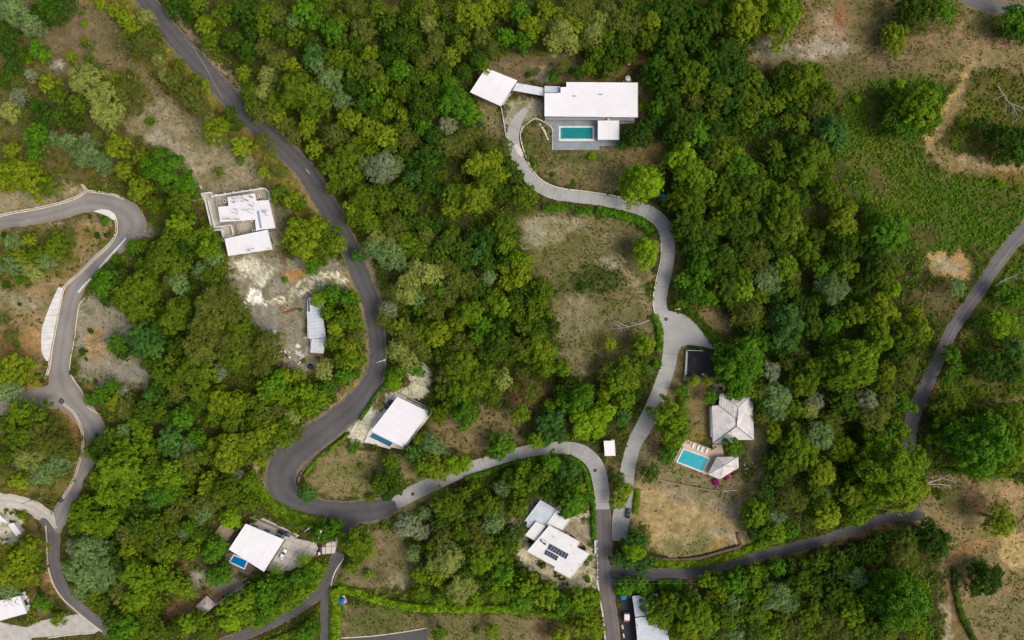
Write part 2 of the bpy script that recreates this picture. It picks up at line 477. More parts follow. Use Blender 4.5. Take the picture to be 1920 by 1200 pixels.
def ribbon_outline(pts, step=6, jit=0.0, seed=1):
    rows = catmull(pts, step)
    L, R = [], []
    n = len(rows)
    for i, r in enumerate(rows):
        d = rows[min(i + 1, n - 1)][:2] - rows[max(i - 1, 0)][:2]
        d = d / (np.hypot(*d) + 1e-9)
        nx, ny = -d[1], d[0]
        j1 = (float(vnoise(r[0], r[1], 9, seed)) - 0.5) * 2 * jit; j2 = (float(vnoise(r[0], r[1], 9, seed + 5)) - 0.5) * 2 * jit
        L.append((r[0] + nx * (r[2] / 2 + j1), r[1] + ny * (r[2] / 2 + j1)))
        R.append((r[0] - nx * (r[2] / 2 + j2), r[1] - ny * (r[2] / 2 + j2)))
    return L, R

# ------------------------------------------------------------------ the ground: one sheet, its soils painted where they lie
GX0, GX1, GY0, GY1, GD = -170, 2090, -170, 1370, 3.4     # photo pixels
gx = np.arange(GX0, GX1 + GD, GD); gy = np.arange(GY0, GY1 + GD, GD)
NX, NY = len(gx), len(gy)
PX, PY = np.meshgrid(gx, gy)
_n1 = np.random.default_rng(41).random((NY, NX)); _n2 = np.random.default_rng(42).random((NY, NX))
WX = PX + (fbm(PX, PY, 38, 1) - 0.5) * 26 + (fbm(PX, PY, 11, 3) - 0.5) * 14 + (_n1 - 0.5) * 9
WY = PY + (fbm(PX, PY, 38, 6) - 0.5) * 26 + (fbm(PX, PY, 11, 8) - 0.5) * 14 + (_n2 - 0.5) * 9
SOIL = np.zeros((NY, NX, 3)); SOIL[:] = lin((62, 56, 34))
VEG = np.ones((NY, NX))
TINT = np.zeros((NY, NX, 3)); TINT[:] = lin((82, 108, 18))
VH = np.full((NY, NX), 1.5)
# broad changes of the undergrowth over the hill
_b = fbm(PX, PY, 260, 21)
TINT *= (0.75 + 0.6 * _b)[..., None]
_w = np.clip((700 - PX) / 900, 0, 1)[..., None]      # the drier west slope
TINT[:] = TINT * (1 - 0.45 * _w) + np.array(lin((114, 118, 34))) * 0.45 * _w
SOIL[:] = SOIL * (1 - 0.5 * _w) + np.array(lin((104, 90, 62))) * 0.5 * _w

def seg_dist(X, Y, pts, closed):
    d = np.full(X.shape, 1e9); n = len(pts)
    for i in range(n if closed else n - 1):
        ax, ay = pts[i][:2]; bx, by = pts[(i + 1) % n][:2]
        vx, vy = bx - ax, by - ay
        t = np.clip(((X - ax) * vx + (Y - ay) * vy) / (vx * vx + vy * vy + 1e-9), 0, 1)
        w = 0
        if not closed and len(pts[0]) > 2: w = (pts[i][2] + (pts[i + 1][2] - pts[i][2]) * t) / 2
        d = np.minimum(d, np.hypot(X - ax - vx * t, Y - ay - vy * t) - w)
    return d

def inside(X, Y, poly):
    r = np.zeros(X.shape, bool); n = len(poly)
    for i in range(n):
        ax, ay = poly[i]; bx, by = poly[(i + 1) % n]
        c = ((ay > Y) != (by > Y)) & (X < (bx - ax) * (Y - ay) / (by - ay + 1e-12) + ax)
        r ^= c
    return r

def window_of(pts, pad):
    xs = [p[0] for p in pts]; ys = [p[1] for p in pts]
    i0 = max(0, int((min(xs) - pad - GX0) / GD)); i1 = min(NX, int((max(xs) + pad - GX0) / GD) + 2)
    j0 = max(0, int((min(ys) - pad - GY0) / GD)); j1 = min(NY, int((max(ys) + pad - GY0) / GD) + 2)
    return slice(j0, j1), slice(i0, i1)

def paint(shape, soil, veg=0.1, tint=(120, 112, 60), h=0.25, soft=8, k=1.0, stroke=False):
    pad = soft + 40 + (max(p[2] for p in shape if len(p) > 2) if stroke else 0)
    w = window_of(shape, pad)
    X, Y = WX[w], WY[w]
    if stroke: sd = seg_dist(X, Y, shape, False)
    else:
        sd = seg_dist(X, Y, shape, True); sd = np.where(inside(X, Y, shape), -sd, sd)
    a = np.clip(0.5 - sd / (2 * soft), 0, 1); a = (a * a * (3 - 2 * a)) * k
    SOIL[w] = SOIL[w] * (1 - a[..., None]) + np.array(lin(soil)) * a[..., None]
    TINT[w] = TINT[w] * (1 - a[..., None]) + np.array(lin(tint)) * a[..., None]
    VEG[w] = VEG[w] * (1 - a) + veg * a
    VH[w] = VH[w] * (1 - a) + h * a

def spot(cx, cy, rx, ry=None, ang=0, **kw):
    ry = ry or rx; a = math.radians(ang)
    pts = []
    for k in range(12):
        t = 2 * math.pi * k / 12
        x, y = rx * math.cos(t), ry * math.sin(t)
        pts.append((cx + x * math.cos(a) - y * math.sin(a), cy + x * math.sin(a) + y * math.cos(a)))
    paint(pts, **kw)

DRY = dict(veg=0.22, tint=(128, 116, 70), h=0.22)
# top left hill
paint([(-100,-60),(260,-60),(300,60),(480,260),(560,330),(600,400),(560,450),(520,370),(380,380),(330,320),(200,330),(150,340),(-100,350)], (100,92,56), 0.55, (108,108,40), 0.7, 30)
paint([(55,60),(110,25),(150,-20),(250,-20),(280,60),(230,115),(180,135),(90,130)], (136,114,94), 0.14, (122,112,70), 0.25, 12)
paint([(150,-20),(250,-20),(330,90),(420,190),(500,260),(560,345),(590,410),(550,420),(520,350),(470,280),(400,215),(330,140),(250,70),(180,20)], (124,112,62), 0.6, (128,122,36), 0.7, 12)
paint([(232,232),(262,192),(310,182),(350,212),(400,240),(460,285),(492,330),(480,350),(380,362),(335,310),(300,280),(255,262)], (150,134,114), 0.1, (124,116,72), 0.2, 9)
spot(300,262,26,10,20,soil=(182,172,156),veg=0.02,h=0.1,soft=6,k=0.7)
spot(345,300,40,26,30,soil=(160,146,128),veg=0.06,h=0.15,soft=10,k=0.8)
paint([(180,10,6),(215,55,7),(250,110,8),(300,175,9)], (150,126,108), 0.06, h=0.15, soft=5, stroke=True)
spot(105,115,14,8,0,soil=(180,172,160),veg=0.05,soft=5)
spot(20,20,60,40,0,soil=(120,100,80),veg=0.4,soft=10)
spot(20,335,70,30,0,soil=(120,114,40),veg=0.9,tint=(140,134,28),h=1.1,soft=12)
paint([(0,350),(150,345),(160,362),(80,388),(-60,402),(-60,360)], (152,136,110), 0.06, (110,110,50), 0.2, 6)
# left: spoil banks along the gravel road
paint([(-60,428),(100,418),(180,400),(214,418),(204,450),(125,540),(98,590),(82,680),(62,740),(-60,745)], (148,124,94), 0.16, (108,106,40), 0.4, 9)
paint([(-60,440),(60,425),(130,430),(150,470),(110,525),(30,535),(-60,540)], (116,104,58), 0.75, (104,110,42), 0.9, 12)
spot(160,435,26,12,0,soil=(156,112,76),veg=0.12,soft=7)
spot(40,560,50,16,20,soil=(146,132,112),veg=0.08,soft=9)
spot(25,650,44,26,20,soil=(140,100,66),veg=0.12,soft=9)
spot(55,640,22,30,0,soil=(160,124,86),veg=0.06,soft=8,k=0.8)
spot(25,700,60,24,10,soil=(120,112,34),veg=0.95,tint=(132,132,28),h=0.9,soft=8)
paint([(150,556),(172,540),(215,560),(246,602),(285,690),(280,728),(190,728),(148,705),(135,640)], (144,134,120), 0.06, (96,104,44), 0.25, 8)
spot(245,700,30,16,0,soil=(142,136,130),veg=0.02,soft=7)
spot(165,728,12,8,0,soil=(178,124,76),veg=0.02,soft=4)
spot(180,640,20,30,0,soil=(162,132,100),veg=0.04,soft=8)
paint([(-60,760),(100,755),(125,765),(152,800),(158,838),(148,890),(118,930),(60,925),(-60,925)], (112,102,56), 0.8, (112,114,38), 0.9, 8)
paint([(112,768,8),(140,795,14),(151,835,12),(140,880,9),(122,922,8)], (142,100,68), 0.06, h=0.15, soft=4, stroke=True)
spot(262,432,34,20,30,soil=(128,120,114),veg=0.02,h=0.1,soft=6)
spot(0,780,30,24,0,soil=(186,172,150),veg=0.1,soft=8)
paint([(-60,960),(50,965),(80,995),(82,1070),(110,1120),(60,1100),(-60,1110)], (116,100,58), 0.75, (112,112,36), 1.0, 8)
paint([(70,985,16),(77,1015,20),(80,1055,16),(92,1090,12),(112,1122,8)], (150,116,92), 0.06, h=0.15, soft=5, stroke=True)
paint([(-60,945),(20,948),(46,980),(40,1006),(20,1014),(-60,1016)], (206,196,178), 0.12, (90,96,44), 0.4, 5)
paint([(58,1110),(80,1098),(98,1130),(95,1160),(68,1160)], (112,96,62), 0.5, (92,100,34), 0.6, 7)
spot(78,1112,10,14,0,soil=(160,116,84),veg=0.05,soft=4)
# building site and shed yard
paint([(366,356),(520,344),(545,410),(536,470),(530,500),(430,492),(416,440)], (134,124,104), 0.2, (108,110,46), 0.3, 8)
paint([(428,490),(520,478),(640,486),(668,530),(590,562),(575,600),(600,690),(560,705),(505,665),(470,600),(440,545)], (140,130,118), 0.05, (120,112,62), 0.15, 8)
spot(500,600,26,40,-20,soil=(146,140,134),veg=0.0,soft=12)
paint([(440,502),(465,490),(494,496),(516,512),(512,522),(488,534),(470,522),(446,516)], (238,230,220), 0.0, h=0.1, soft=2)
paint([(479,540),(492,545),(484,566),(474,576),(463,574),(470,556)], (252,248,242), 0.0, h=0.1, soft=2)
spot(470,505,50,26,0,soil=(176,164,150),veg=0.04,soft=10,k=0.5)
paint([(488,571,5),(530,552,5),(560,532,6),(600,519,6),(655,514,8)], (236,224,202), 0.0, h=0.1, soft=2, stroke=True)
paint([(512,570,3),(560,548,4),(610,528,5),(655,520,6)], (230,216,192), 0.0, h=0.1, soft=2, stroke=True)
spot(552,512,18,10,0,soil=(168,128,82),veg=0.02,soft=5)
spot(555,665,44,24,10,soil=(154,144,134),veg=0.06,soft=8)
paint([(648,512,20),(676,560,18),(687,620,16),(688,680,18),(668,725,18),(630,760,20),(592,788,20)], (160,138,104), 0.2, (128,118,60), 0.25, 5, stroke=True)
# verges of the main road
paint([(305,-20,10),(345,45,10),(385,95,10),(425,135,12),(462,178,12),(510,228,10)], (152,130,108), 0.06, (118,110,66), 0.2, 4, stroke=True)
paint([(545,275,12),(590,325,12),(622,372,14),(642,400,10)], (146,126,104), 0.08, h=0.2, soft=4, stroke=True)
paint([(664,440,10),(690,490,18),(716,545,16),(722,590,10)], (142,122,100), 0.1, h=0.2, soft=5, stroke=True)
paint([(540,310,14),(580,370,16),(606,420,12)], (156,130,92), 0.1, h=0.2, soft=5, stroke=True)
paint([(492,850,16),(486,890,12),(500,930,10),(540,962,8),(610,978,10),(650,984,10)], (160,138,112), 0.08, h=0.2, soft=4, stroke=True)
paint([(700,725),(742,698),(800,688),(806,712),(802,738),(764,750),(700,806),(668,838),(652,806),(664,790)], (206,195,178), 0.0, h=0.1, soft=3)
spot(712,752,10,26,35,soil=(120,98,70),veg=0.4,tint=(104,96,44),soft=4)
spot(795,694,10,14,0,soil=(206,195,178),veg=0,soft=4)
paint([(566,900),(588,862),(640,832),(700,848),(780,858),(840,850),(850,880),(800,905),(720,928),(620,934),(582,924)], (142,126,92), 0.22, (116,116,52), 0.25, 6)
spot(640,880,30,18,0,soil=(120,116,64),veg=0.4,tint=(96,112,36),soft=10,k=0.7)
paint([(795,800),(880,755),(1000,760),(1015,820),(960,832),(880,858),(820,845)], (124,106,80), 0.3, (104,100,50), 0.4, 10)
paint([(680,690),(760,650),(770,720),(720,735)], (60,60,30), 0.9, (84,96,26), 1.0, 6)
# the clearing inside the drive
paint([(968,412),(1000,398),(1080,394),(1180,416),(1228,470),(1222,545),(1228,640),(1180,690),(1090,700),(1030,625),(1046,545),(1000,505),(985,450)], (122,110,80), 0.28, (106,104,54), 0.3, 10)
paint([(974,414),(1080,402),(1108,420),(1070,440),(1020,462),(985,452)], (152,140,114), 0.12, (132,124,82), 0.15, 9)
spot(1000,430,22,16,0,soil=(146,140,122),veg=0.02,soft=8)
spot(1115,455,40,22,0,soil=(140,126,98),veg=0.2,soft=12,k=0.8)
spot(1085,455,28,8,-15,soil=(104,84,50),veg=0.4,soft=7,k=0.8)
spot(1165,480,26,30,0,soil=(88,84,52),veg=0.5,tint=(88,96,42),soft=10,k=0.8)
spot(1120,525,54,30,0,soil=(66,72,32),veg=1.0,tint=(72,90,32),h=0.5,soft=12)
spot(1060,535,30,20,0,soil=(76,80,42),veg=0.7,tint=(78,92,38),h=0.4,soft=12,k=0.8)
paint([(1150,480,10),(1180,515,12),(1205,550,9),(1222,575,6)], (160,140,112), 0.1, h=0.2, soft=6, stroke=True)
spot(1140,495,26,8,10,soil=(156,146,130),veg=0.08,soft=7)
spot(1080,600,36,44,20,soil=(142,130,106),veg=0.2,tint=(118,112,66),soft=14)
spot(1075,680,26,26,0,soil=(142,130,104),veg=0.15,soft=10)
paint([(1228,460,10),(1222,500,10),(1212,550,8)], (164,142,98), 0.1, h=0.2, soft=4, stroke=True, k=0.8)
spot(1150,630,50,20,0,soil=(104,84,62),veg=0.3,soft=10,k=0.8)
# top villa
paint([(985,228),(1036,240),(1040,285),(1240,268),(1256,300),(1190,368),(1060,352),(1000,318)], (126,110,80), 0.28, (98,102,46), 0.25, 6)
spot(1010,270,28,30,0,soil=(92,86,50),veg=0.5,tint=(84,94,36),soft=9,k=0.8)
spot(1085,292,50,9,0,soil=(84,86,38),veg=0.7,tint=(84,102,30),soft=6,k=0.9)
spot(1215,290,36,20,0,soil=(130,104,74),veg=0.15,soft=8)
paint([(895,118),(955,100),(1090,112),(1120,150),(1010,152),(960,182),(905,150)], (124,102,82), 0.15, (96,96,46), 0.3, 8)
spot(1010,142,24,14,0,soil=(152,138,122),veg=0.08,soft=6)
paint([(1115,150,10),(1150,140,12),(1190,125,12),(1215,108,12)], (144,104,70), 0.05, h=0.15, soft=5, stroke=True)
paint([(1200,150,14),(1212,190,18),(1206,240,14),(1180,248,14)], (142,116,86), 0.12, h=0.2, soft=6, stroke=True)
paint([(944,198),(980,180),(1020,186),(1020,225),(995,214),(972,240),(948,250)], (156,146,126), 0.06, (116,112,66), 0.15, 4)
paint([(890,190),(935,200),(945,260),(940,290),(905,240)], (142,122,98), 0.25, (100,104,48), 0.3, 8)
spot(840,240,60,30,30,soil=(104,92,68),veg=0.5,soft=14,k=0.6)
# between drive and villa with the tile roof
paint([(1275,470,14),(1268,510,16),(1262,555,14)], (132,104,76), 0.12, h=0.2, soft=5, stroke=True)
spot(1340,600,40,22,20,soil=(132,112,84),veg=0.15,soft=9)
paint([(1272,652,16),(1268,700,20),(1258,750,24),(1235,800,26),(1212,850,30),(1202,890,26)], (122,102,82), 0.12, (104,98,56), 0.2, 6, stroke=True)
paint([(1276,708),(1340,708),(1342,735),(1334,830),(1275,828),(1268,780)], (134,112,82), 0.18, (118,104,54), 0.2, 6)
spot(1310,815,22,12,0,soil=(140,120,60),veg=0.2,soft=7)
paint([(1336,708),(1362,708),(1372,738),(1344,740),(1346,722)], (166,152,136), 0.0, h=0.1, soft=3)
paint([(1195,830),(1265,850),(1320,890),(1400,890),(1408,800),(1440,790),(1440,920),(1400,942),(1290,910),(1196,900)], (136,122,92), 0.22, (112,110,56), 0.25, 7)
paint([(1186,905),(1230,898),(1300,915),(1400,935),(1428,965),(1412,1012),(1384,1046),(1240,1054),(1205,1010),(1174,985)], (164,140,104), 0.04, (128,118,60), 0.15, 8)
paint([(1222,902),(1300,914),(1400,935),(1426,968),(1392,985),(1330,952),(1262,942)], (142,126,106), 0.06, h=0.15, soft=10)
paint([(1225,1018),(1300,1002),(1360,990),(1376,1024),(1330,1042),(1240,1048)], (146,134,98), 0.14, (112,116,76), 0.2, 10)
spot(1360,1005,22,12,0,soil=(158,146,130),veg=0.05,soft=7)
spot(1345,1015,26,8,-20,soil=(176,130,70),veg=0.05,soft=5,k=0.7)
paint([(1400,930,26),(1412,970,34),(1404,1010,24)], (116,100,78), 0.15, h=0.2, soft=8, stroke=True)
# right
paint([(1470,40),(1560,-40),(1700,-40),(1960,-40),(1960,130),(1800,140),(1760,160),(1580,160),(1400,120),(1420,90)], (128,110,78), 0.35, (112,106,46), 0.35, 14)
spot(1560,45,40,40,0,soil=(156,130,110),veg=0.08,tint=(130,116,72),soft=12)
spot(1545,92,60,20,0,soil=(160,144,132),veg=0.08,soft=10)
spot(1450,95,46,16,0,soil=(140,130,120),veg=0.15,soft=10)
spot(1580,28,18,20,0,soil=(138,98,72),veg=0.1,soft=8)
spot(1600,150,60,40,0,soil=(106,96,66),veg=0.4,soft=14)
spot(1760,90,60,22,10,soil=(138,112,88),veg=0.18,soft=10)
spot(1860,105,70,18,-8,soil=(156,134,106),veg=0.12,soft=8)
spot(1880,65,60,24,0,soil=(122,100,70),veg=0.3,soft=10)
paint([(1575,165),(1650,140),(1780,150),(1745,210),(1720,260),(1740,310),(1850,330),(1960,330),(1960,420),(1870,470),(1800,470),(1740,480),(1680,460),(1590,350)], (62,80,20), 1.0, (90,126,20), 0.5, 14)
paint([(1590,260),(1660,200),(1720,330),(1700,400),(1640,380)], (74,84,28), 0.95, (102,128,24), 0.5, 20)
spot(1650,345,22,14,0,soil=(104,84,60),veg=0.3,soft=8,k=0.7)
spot(1720,440,40,20,0,soil=(92,76,50),veg=0.5,soft=10,k=0.7)
paint([(1785,180),(1840,150),(1960,140),(1960,310),(1880,300),(1820,290),(1790,250)], (88,82,36), 0.85, (96,112,30), 0.5, 14)
paint([(1738,70,5),(1772,96,8),(1800,118,10),(1806,150,18),(1792,190,22),(1770,225,24),(1742,258,28),(1750,290,30),(1790,305,30),(1850,315,26),(1960,316,26)], (150,124,92), 0.12, (124,112,56), 0.2, 7, stroke=True)
paint([(1822,14,6),(1806,45,8),(1797,70,8),(1800,110,8)], (150,128,98), 0.1, h=0.15, soft=5, stroke=True)
spot(1850,85,50,20,-12,soil=(150,122,96),veg=0.12,soft=9)
spot(1690,120,60,18,5,soil=(132,108,88),veg=0.2,soft=10)
paint([(1803,135,4),(1797,165,5),(1770,205,7),(1748,240,7),(1730,262,6)], (186,152,98), 0.02, h=0.1, soft=4, stroke=True)
paint([(1800,300,8),(1850,312,8),(1960,318,7)], (166,146,116), 0.05, h=0.1, soft=4, stroke=True)
spot(1900,330,50,10,5,soil=(124,102,50),veg=0.4,soft=8)
paint([(1728,482),(1760,472),(1800,474),(1822,500),(1808,524),(1780,528),(1742,512)], (168,136,94), 0.05, h=0.15, soft=6)
spot(1776,504,26,12,15,soil=(164,150,126),veg=0.02,soft=6)
spot(1755,560,40,30,0,soil=(96,82,60),veg=0.6,soft=14)
paint([(1925,470,12),(1880,525,14),(1840,585,14),(1808,640,14),(1782,690,14),(1760,730,12),(1742,770,12)], (132,106,78), 0.12, (104,98,46), 0.2, 5, stroke=True)
paint([(1850,500),(1960,420),(1960,900),(1760,890),(1745,800),(1790,690)], (70,78,28), 1.0, (94,122,22), 1.2, 12)
spot(1870,690,40,40,0,soil=(90,74,50),veg=0.5,tint=(80,80,30),soft=14)
paint([(1815,765,10),(1870,755,10),(1960,745,10)], (128,104,82), 0.08, h=0.15, soft=4, stroke=True)
paint([(1745,890),(1780,896),(1960,894),(1960,1260),(1790,1260),(1765,1130),(1745,1010),(1715,965)], (146,124,92), 0.22, (118,110,54), 0.25, 10)
spot(1895,925,34,24,20,soil=(156,128,98),veg=0.06,soft=10)
spot(1905,1030,30,40,0,soil=(176,148,104),veg=0.06,soft=12)
spot(1800,935,34,34,0,soil=(104,92,62),veg=0.5,tint=(84,98,38),soft=12)
spot(1880,1160,60,40,0,soil=(128,116,86),veg=0.35,tint=(100,106,54),soft=14)
spot(1830,940,20,30,0,soil=(122,96,76),veg=0.15,soft=8)
paint([(1874,1006,10),(1830,1026,14),(1795,1046,16),(1772,1062,14)], (154,112,80), 0.02, h=0.1, soft=5, stroke=True)
paint([(1772,1062,16),(1776,1100,20),(1785,1150,20),(1810,1230,20)], (126,98,74), 0.06, h=0.15, soft=6, stroke=True)
paint([(1762,1130,8),(1775,1170,12),(1790,1230,12)], (162,146,122), 0.03, h=0.1, soft=4, stroke=True)
# south
paint([(640,1128),(700,1140),(800,1152),(1000,1156),(1070,1170),(1075,1260),(640,1260)], (128,114,84), 0.22, (112,110,56), 0.22, 6)
spot(700,1160,60,22,0,soil=(94,94,56),veg=0.6,tint=(86,100,44),soft=12)
spot(1040,1180,40,18,0,soil=(100,76,60),veg=0.3,soft=8)
paint([(690,995),(730,990),(770,1020),(800,1060),(780,1105),(650,1105),(640,1080),(680,1050)], (132,116,90), 0.22, (108,108,54), 0.25, 8)
spot(745,1090,30,14,10,soil=(150,138,116),veg=0.1,soft=8)
spot(700,1080,30,14,0,soil=(104,94,72),veg=0.4,soft=8)
paint([(690,985,10),(740,962,14),(790,940,12),(850,912,10)], (146,128,92), 0.2, h=0.2, soft=5, stroke=True)
paint([(955,985),(990,930),(1030,935),(1065,950),(1100,958),(1112,1030),(1116,1096),(1095,1105),(1062,1108),(1020,1080),(985,1060),(958,1035)], (196,182,158), 0.04, (86,92,40), 0.25, 5)
paint([(1052,990),(1072,968),(1094,966),(1106,1000),(1111,1036),(1100,1036)], (150,136,120), 0.0, h=0.1, soft=3)
paint([(300,1140),(340,1118),(372,1120),(400,1090),(432,1055),(450,1062),(408,1128),(370,1160),(310,1165)], (134,102,78), 0.1, (94,98,40), 0.3, 7)
spot(375,1085,22,16,-20,soil=(146,140,134),veg=0.05,soft=6)
spot(420,1090,16,30,55,soil=(136,130,124),veg=0.02,soft=5)
spot(440,1105,14,26,55,soil=(132,126,122),veg=0.02,soft=5)
paint([(520,1095,10),(555,1085,12),(590,1062,8)], (120,114,112), 0.05, h=0.1, soft=4, stroke=True)
paint([(545,1155,8),(575,1140,8),(592,1122,6)], (146,124,100), 0.05, h=0.1, soft=3, stroke=True)
spot(350,1058,10,10,0,soil=(140,104,84),veg=0.1,soft=5)
spot(1310,1105,24,18,0,soil=(108,88,72),veg=0.25,soft=7)
spot(1290,1115,30,8,0,soil=(96,80,66),veg=0.2,soft=6)
paint([(1130,900,10),(1140,860,10),(1150,880,16),(1150,930,12)], (112,96,66), 0.4, (96,104,38), 0.3, 6, stroke=True)
paint([(1720,966,14),(1738,985,20)], (146,128,100), 0.1, h=0.2, soft=6, stroke=True)
paint([(1440,1052,10),(1500,1038,10),(1570,1018,12),(1640,992,14),(1690,985,18),(1715,985,16)], (146,118,88), 0.08, h=0.2, soft=4, stroke=True)
paint([(960,815),(1000,770),(1010,830)], (70,70,34), 0.8, (84,96,26), 0.8, 8)
paint([(970,700),(1040,720),(1020,770),(950,760)], (118,84,62), 0.3, (90,92,34), 0.5, 10)

# ------------------------------------------------------------------ where nothing grows: roads, houses, pools
BUILT = np.full((NY, NX), 1e3)
def built(shape, stroke=False):
    w = window_of(shape, 60)
    if stroke: d = seg_dist(PX[w], PY[w], shape, False)
    else:
        d = seg_dist(PX[w], PY[w], shape, True); d = np.where(inside(PX[w], PY[w], shape), -d, d)
    BUILT[w] = np.minimum(BUILT[w], d)
for r in (R_MAIN, R_CA, R_C, R_D, R_E, R_TOP, R_B, R_F0, R_F1, R_F2, R_G, R_G2, R_H1, R_H2):
    built([tuple(q) for q in catmull(r, 20)], True)
for p_ in (PLAZA, DRIVE_SW, POLY_S, PAD, PAD_S): built(p_)
HOUSES_PX = {
 'top': [(1019,150),(1197,150),(1197,230),(1162,232),(1162,274),(1126,284),(1035,284),(1035,240),(1019,232)],
 'carport': [(911,127),(970,151),(939,199),(881,173)], 'walk': [(965,153),(1022,163),(1022,182),(960,170)],
 'site': [(376,360),(395,358),(503,351),(518,428),(512,469),(426,482),(415,448),(396,434)],
 'shed': [(576,556),(606,556),(614,610),(608,664),(580,662)],
 'centre': [(740,738),(812,772),(758,845),(680,830),(692,806)],
 'sw': [(458,980),(536,1012),(592,1016),(634,1010),(636,1040),(600,1040),(575,1052),(545,1070),(495,1074),(460,1076),(424,1058),(428,1030)],
 'deck': [(400,1000),(414,983),(442,992),(427,1015)],
 'solar': [(1013,936),(1073,970),(1058,995),(1109,1037),(1070,1087),(986,1036),(984,1004),(978,983)],
 'tile': [(1335,736),(1413,736),(1416,827),(1376,834),(1335,834)], 'pav': [(1343,855),(1386,855),(1387,878),(1349,900),(1325,889)],
 'terr': [(1284,822),(1335,842),(1354,832),(1358,856),(1326,889),(1316,889),(1263,865)],
 'hut': [(1131,825),(1154,825),(1156,856),(1132,857)], 'metal': [(1184,1116),(1232,1113),(1244,1155),(1255,1230),(1194,1230)],
 'gaz': [(387,1117),(406,1133),(385,1152),(366,1137)], 'west': [(0,965),(42,1000),(30,1006),(0,985)], 'sw2': [(-40,1130),(37,1117),(52,1150),(-40,1172)],
}
for p_ in HOUSES_PX.values(): built(p_)
built([(110,538),(120,540),(113,575),(100,640),(92,678),(82,670),(77,640),(79,610),(92,575)])
built([(176,395),(190,391),(206,393),(220,408),(219,418),(203,406),(188,400)])
built([(484,975),(494,971),(562,1004),(548,1013),(533,1011),(470,985)])
VEG = VEG * np.clip((BUILT - 1.0) / 3.0, 0, 1)

SOIL *= np.where((VH <= 0.36) & (VEG > 0.13), 0.86, 1.0)[..., None]
SOIL *= np.array([0.94, 1.0, 0.95])
# scattered green growth in the open ground
_open_ = VH <= 0.36
_g = np.clip((fbm(PX, PY, 46, 51) - 0.37) * 3.4, 0, 1) * _open_
VEG = np.where(_open_ & (VEG > 0.09), np.clip(VEG * (0.9 + 1.1 * _g), 0, 1), VEG)
TINT = TINT * (1 - 0.6 * _g[..., None]) + np.array(lin((92, 110, 36))) * 0.6 * _g[..., None]
SOIL = SOIL * (1 - 0.35 * (_g * (VEG > 0.09))[..., None]) + np.array(lin((92, 94, 48))) * 0.35 * (_g * (VEG > 0.09))[..., None]
# the rough meadow: thin and thick growth
_m = np.clip((PX - 1500) / 60, 0, 1) * np.clip((560 - PY) / 60, 0, 1) * ((VH > 0.36) & (VH < 0.7))
_t = fbm(PX, PY, 50, 71)
VEG = VEG * (1 - _m * np.clip(0.6 - _t, 0, 0.4) * 1.2)
TINT = TINT * (1 - 0.5 * _m[..., None]) + TINT * (0.5 + 1.0 * _t[..., None]) * 0.5 * _m[..., None]
SOIL = SOIL * (1 - (_m * np.clip(0.47 - _t, 0, 0.3) * 1.7)[..., None]) + np.array(lin((110, 92, 62))) * (_m * np.clip(0.47 - _t, 0, 0.3) * 1.7)[..., None]
# relief: gentle humps, flat beside anything built and at the rim
_rim = np.clip(np.minimum.reduce([PX - GX0, GX1 - PX, PY - GY0, GY1 - PY]) / 40, 0, 1)
_open = np.clip((BUILT - 3) / 18, 0, 1) * _rim
RELIEF = _open * ((fbm(PX, PY, 60, 11) - 0.5) * 1.1 + (fbm(PX, PY, 14, 12) - 0.5) * 0.45)
def gz(px, py):
    i = min(max(int((px - GX0) / GD), 0), NX - 1); j = min(max(int((py - GY0) / GD), 0), NY - 1)
    return float(RELIEF[j, i])

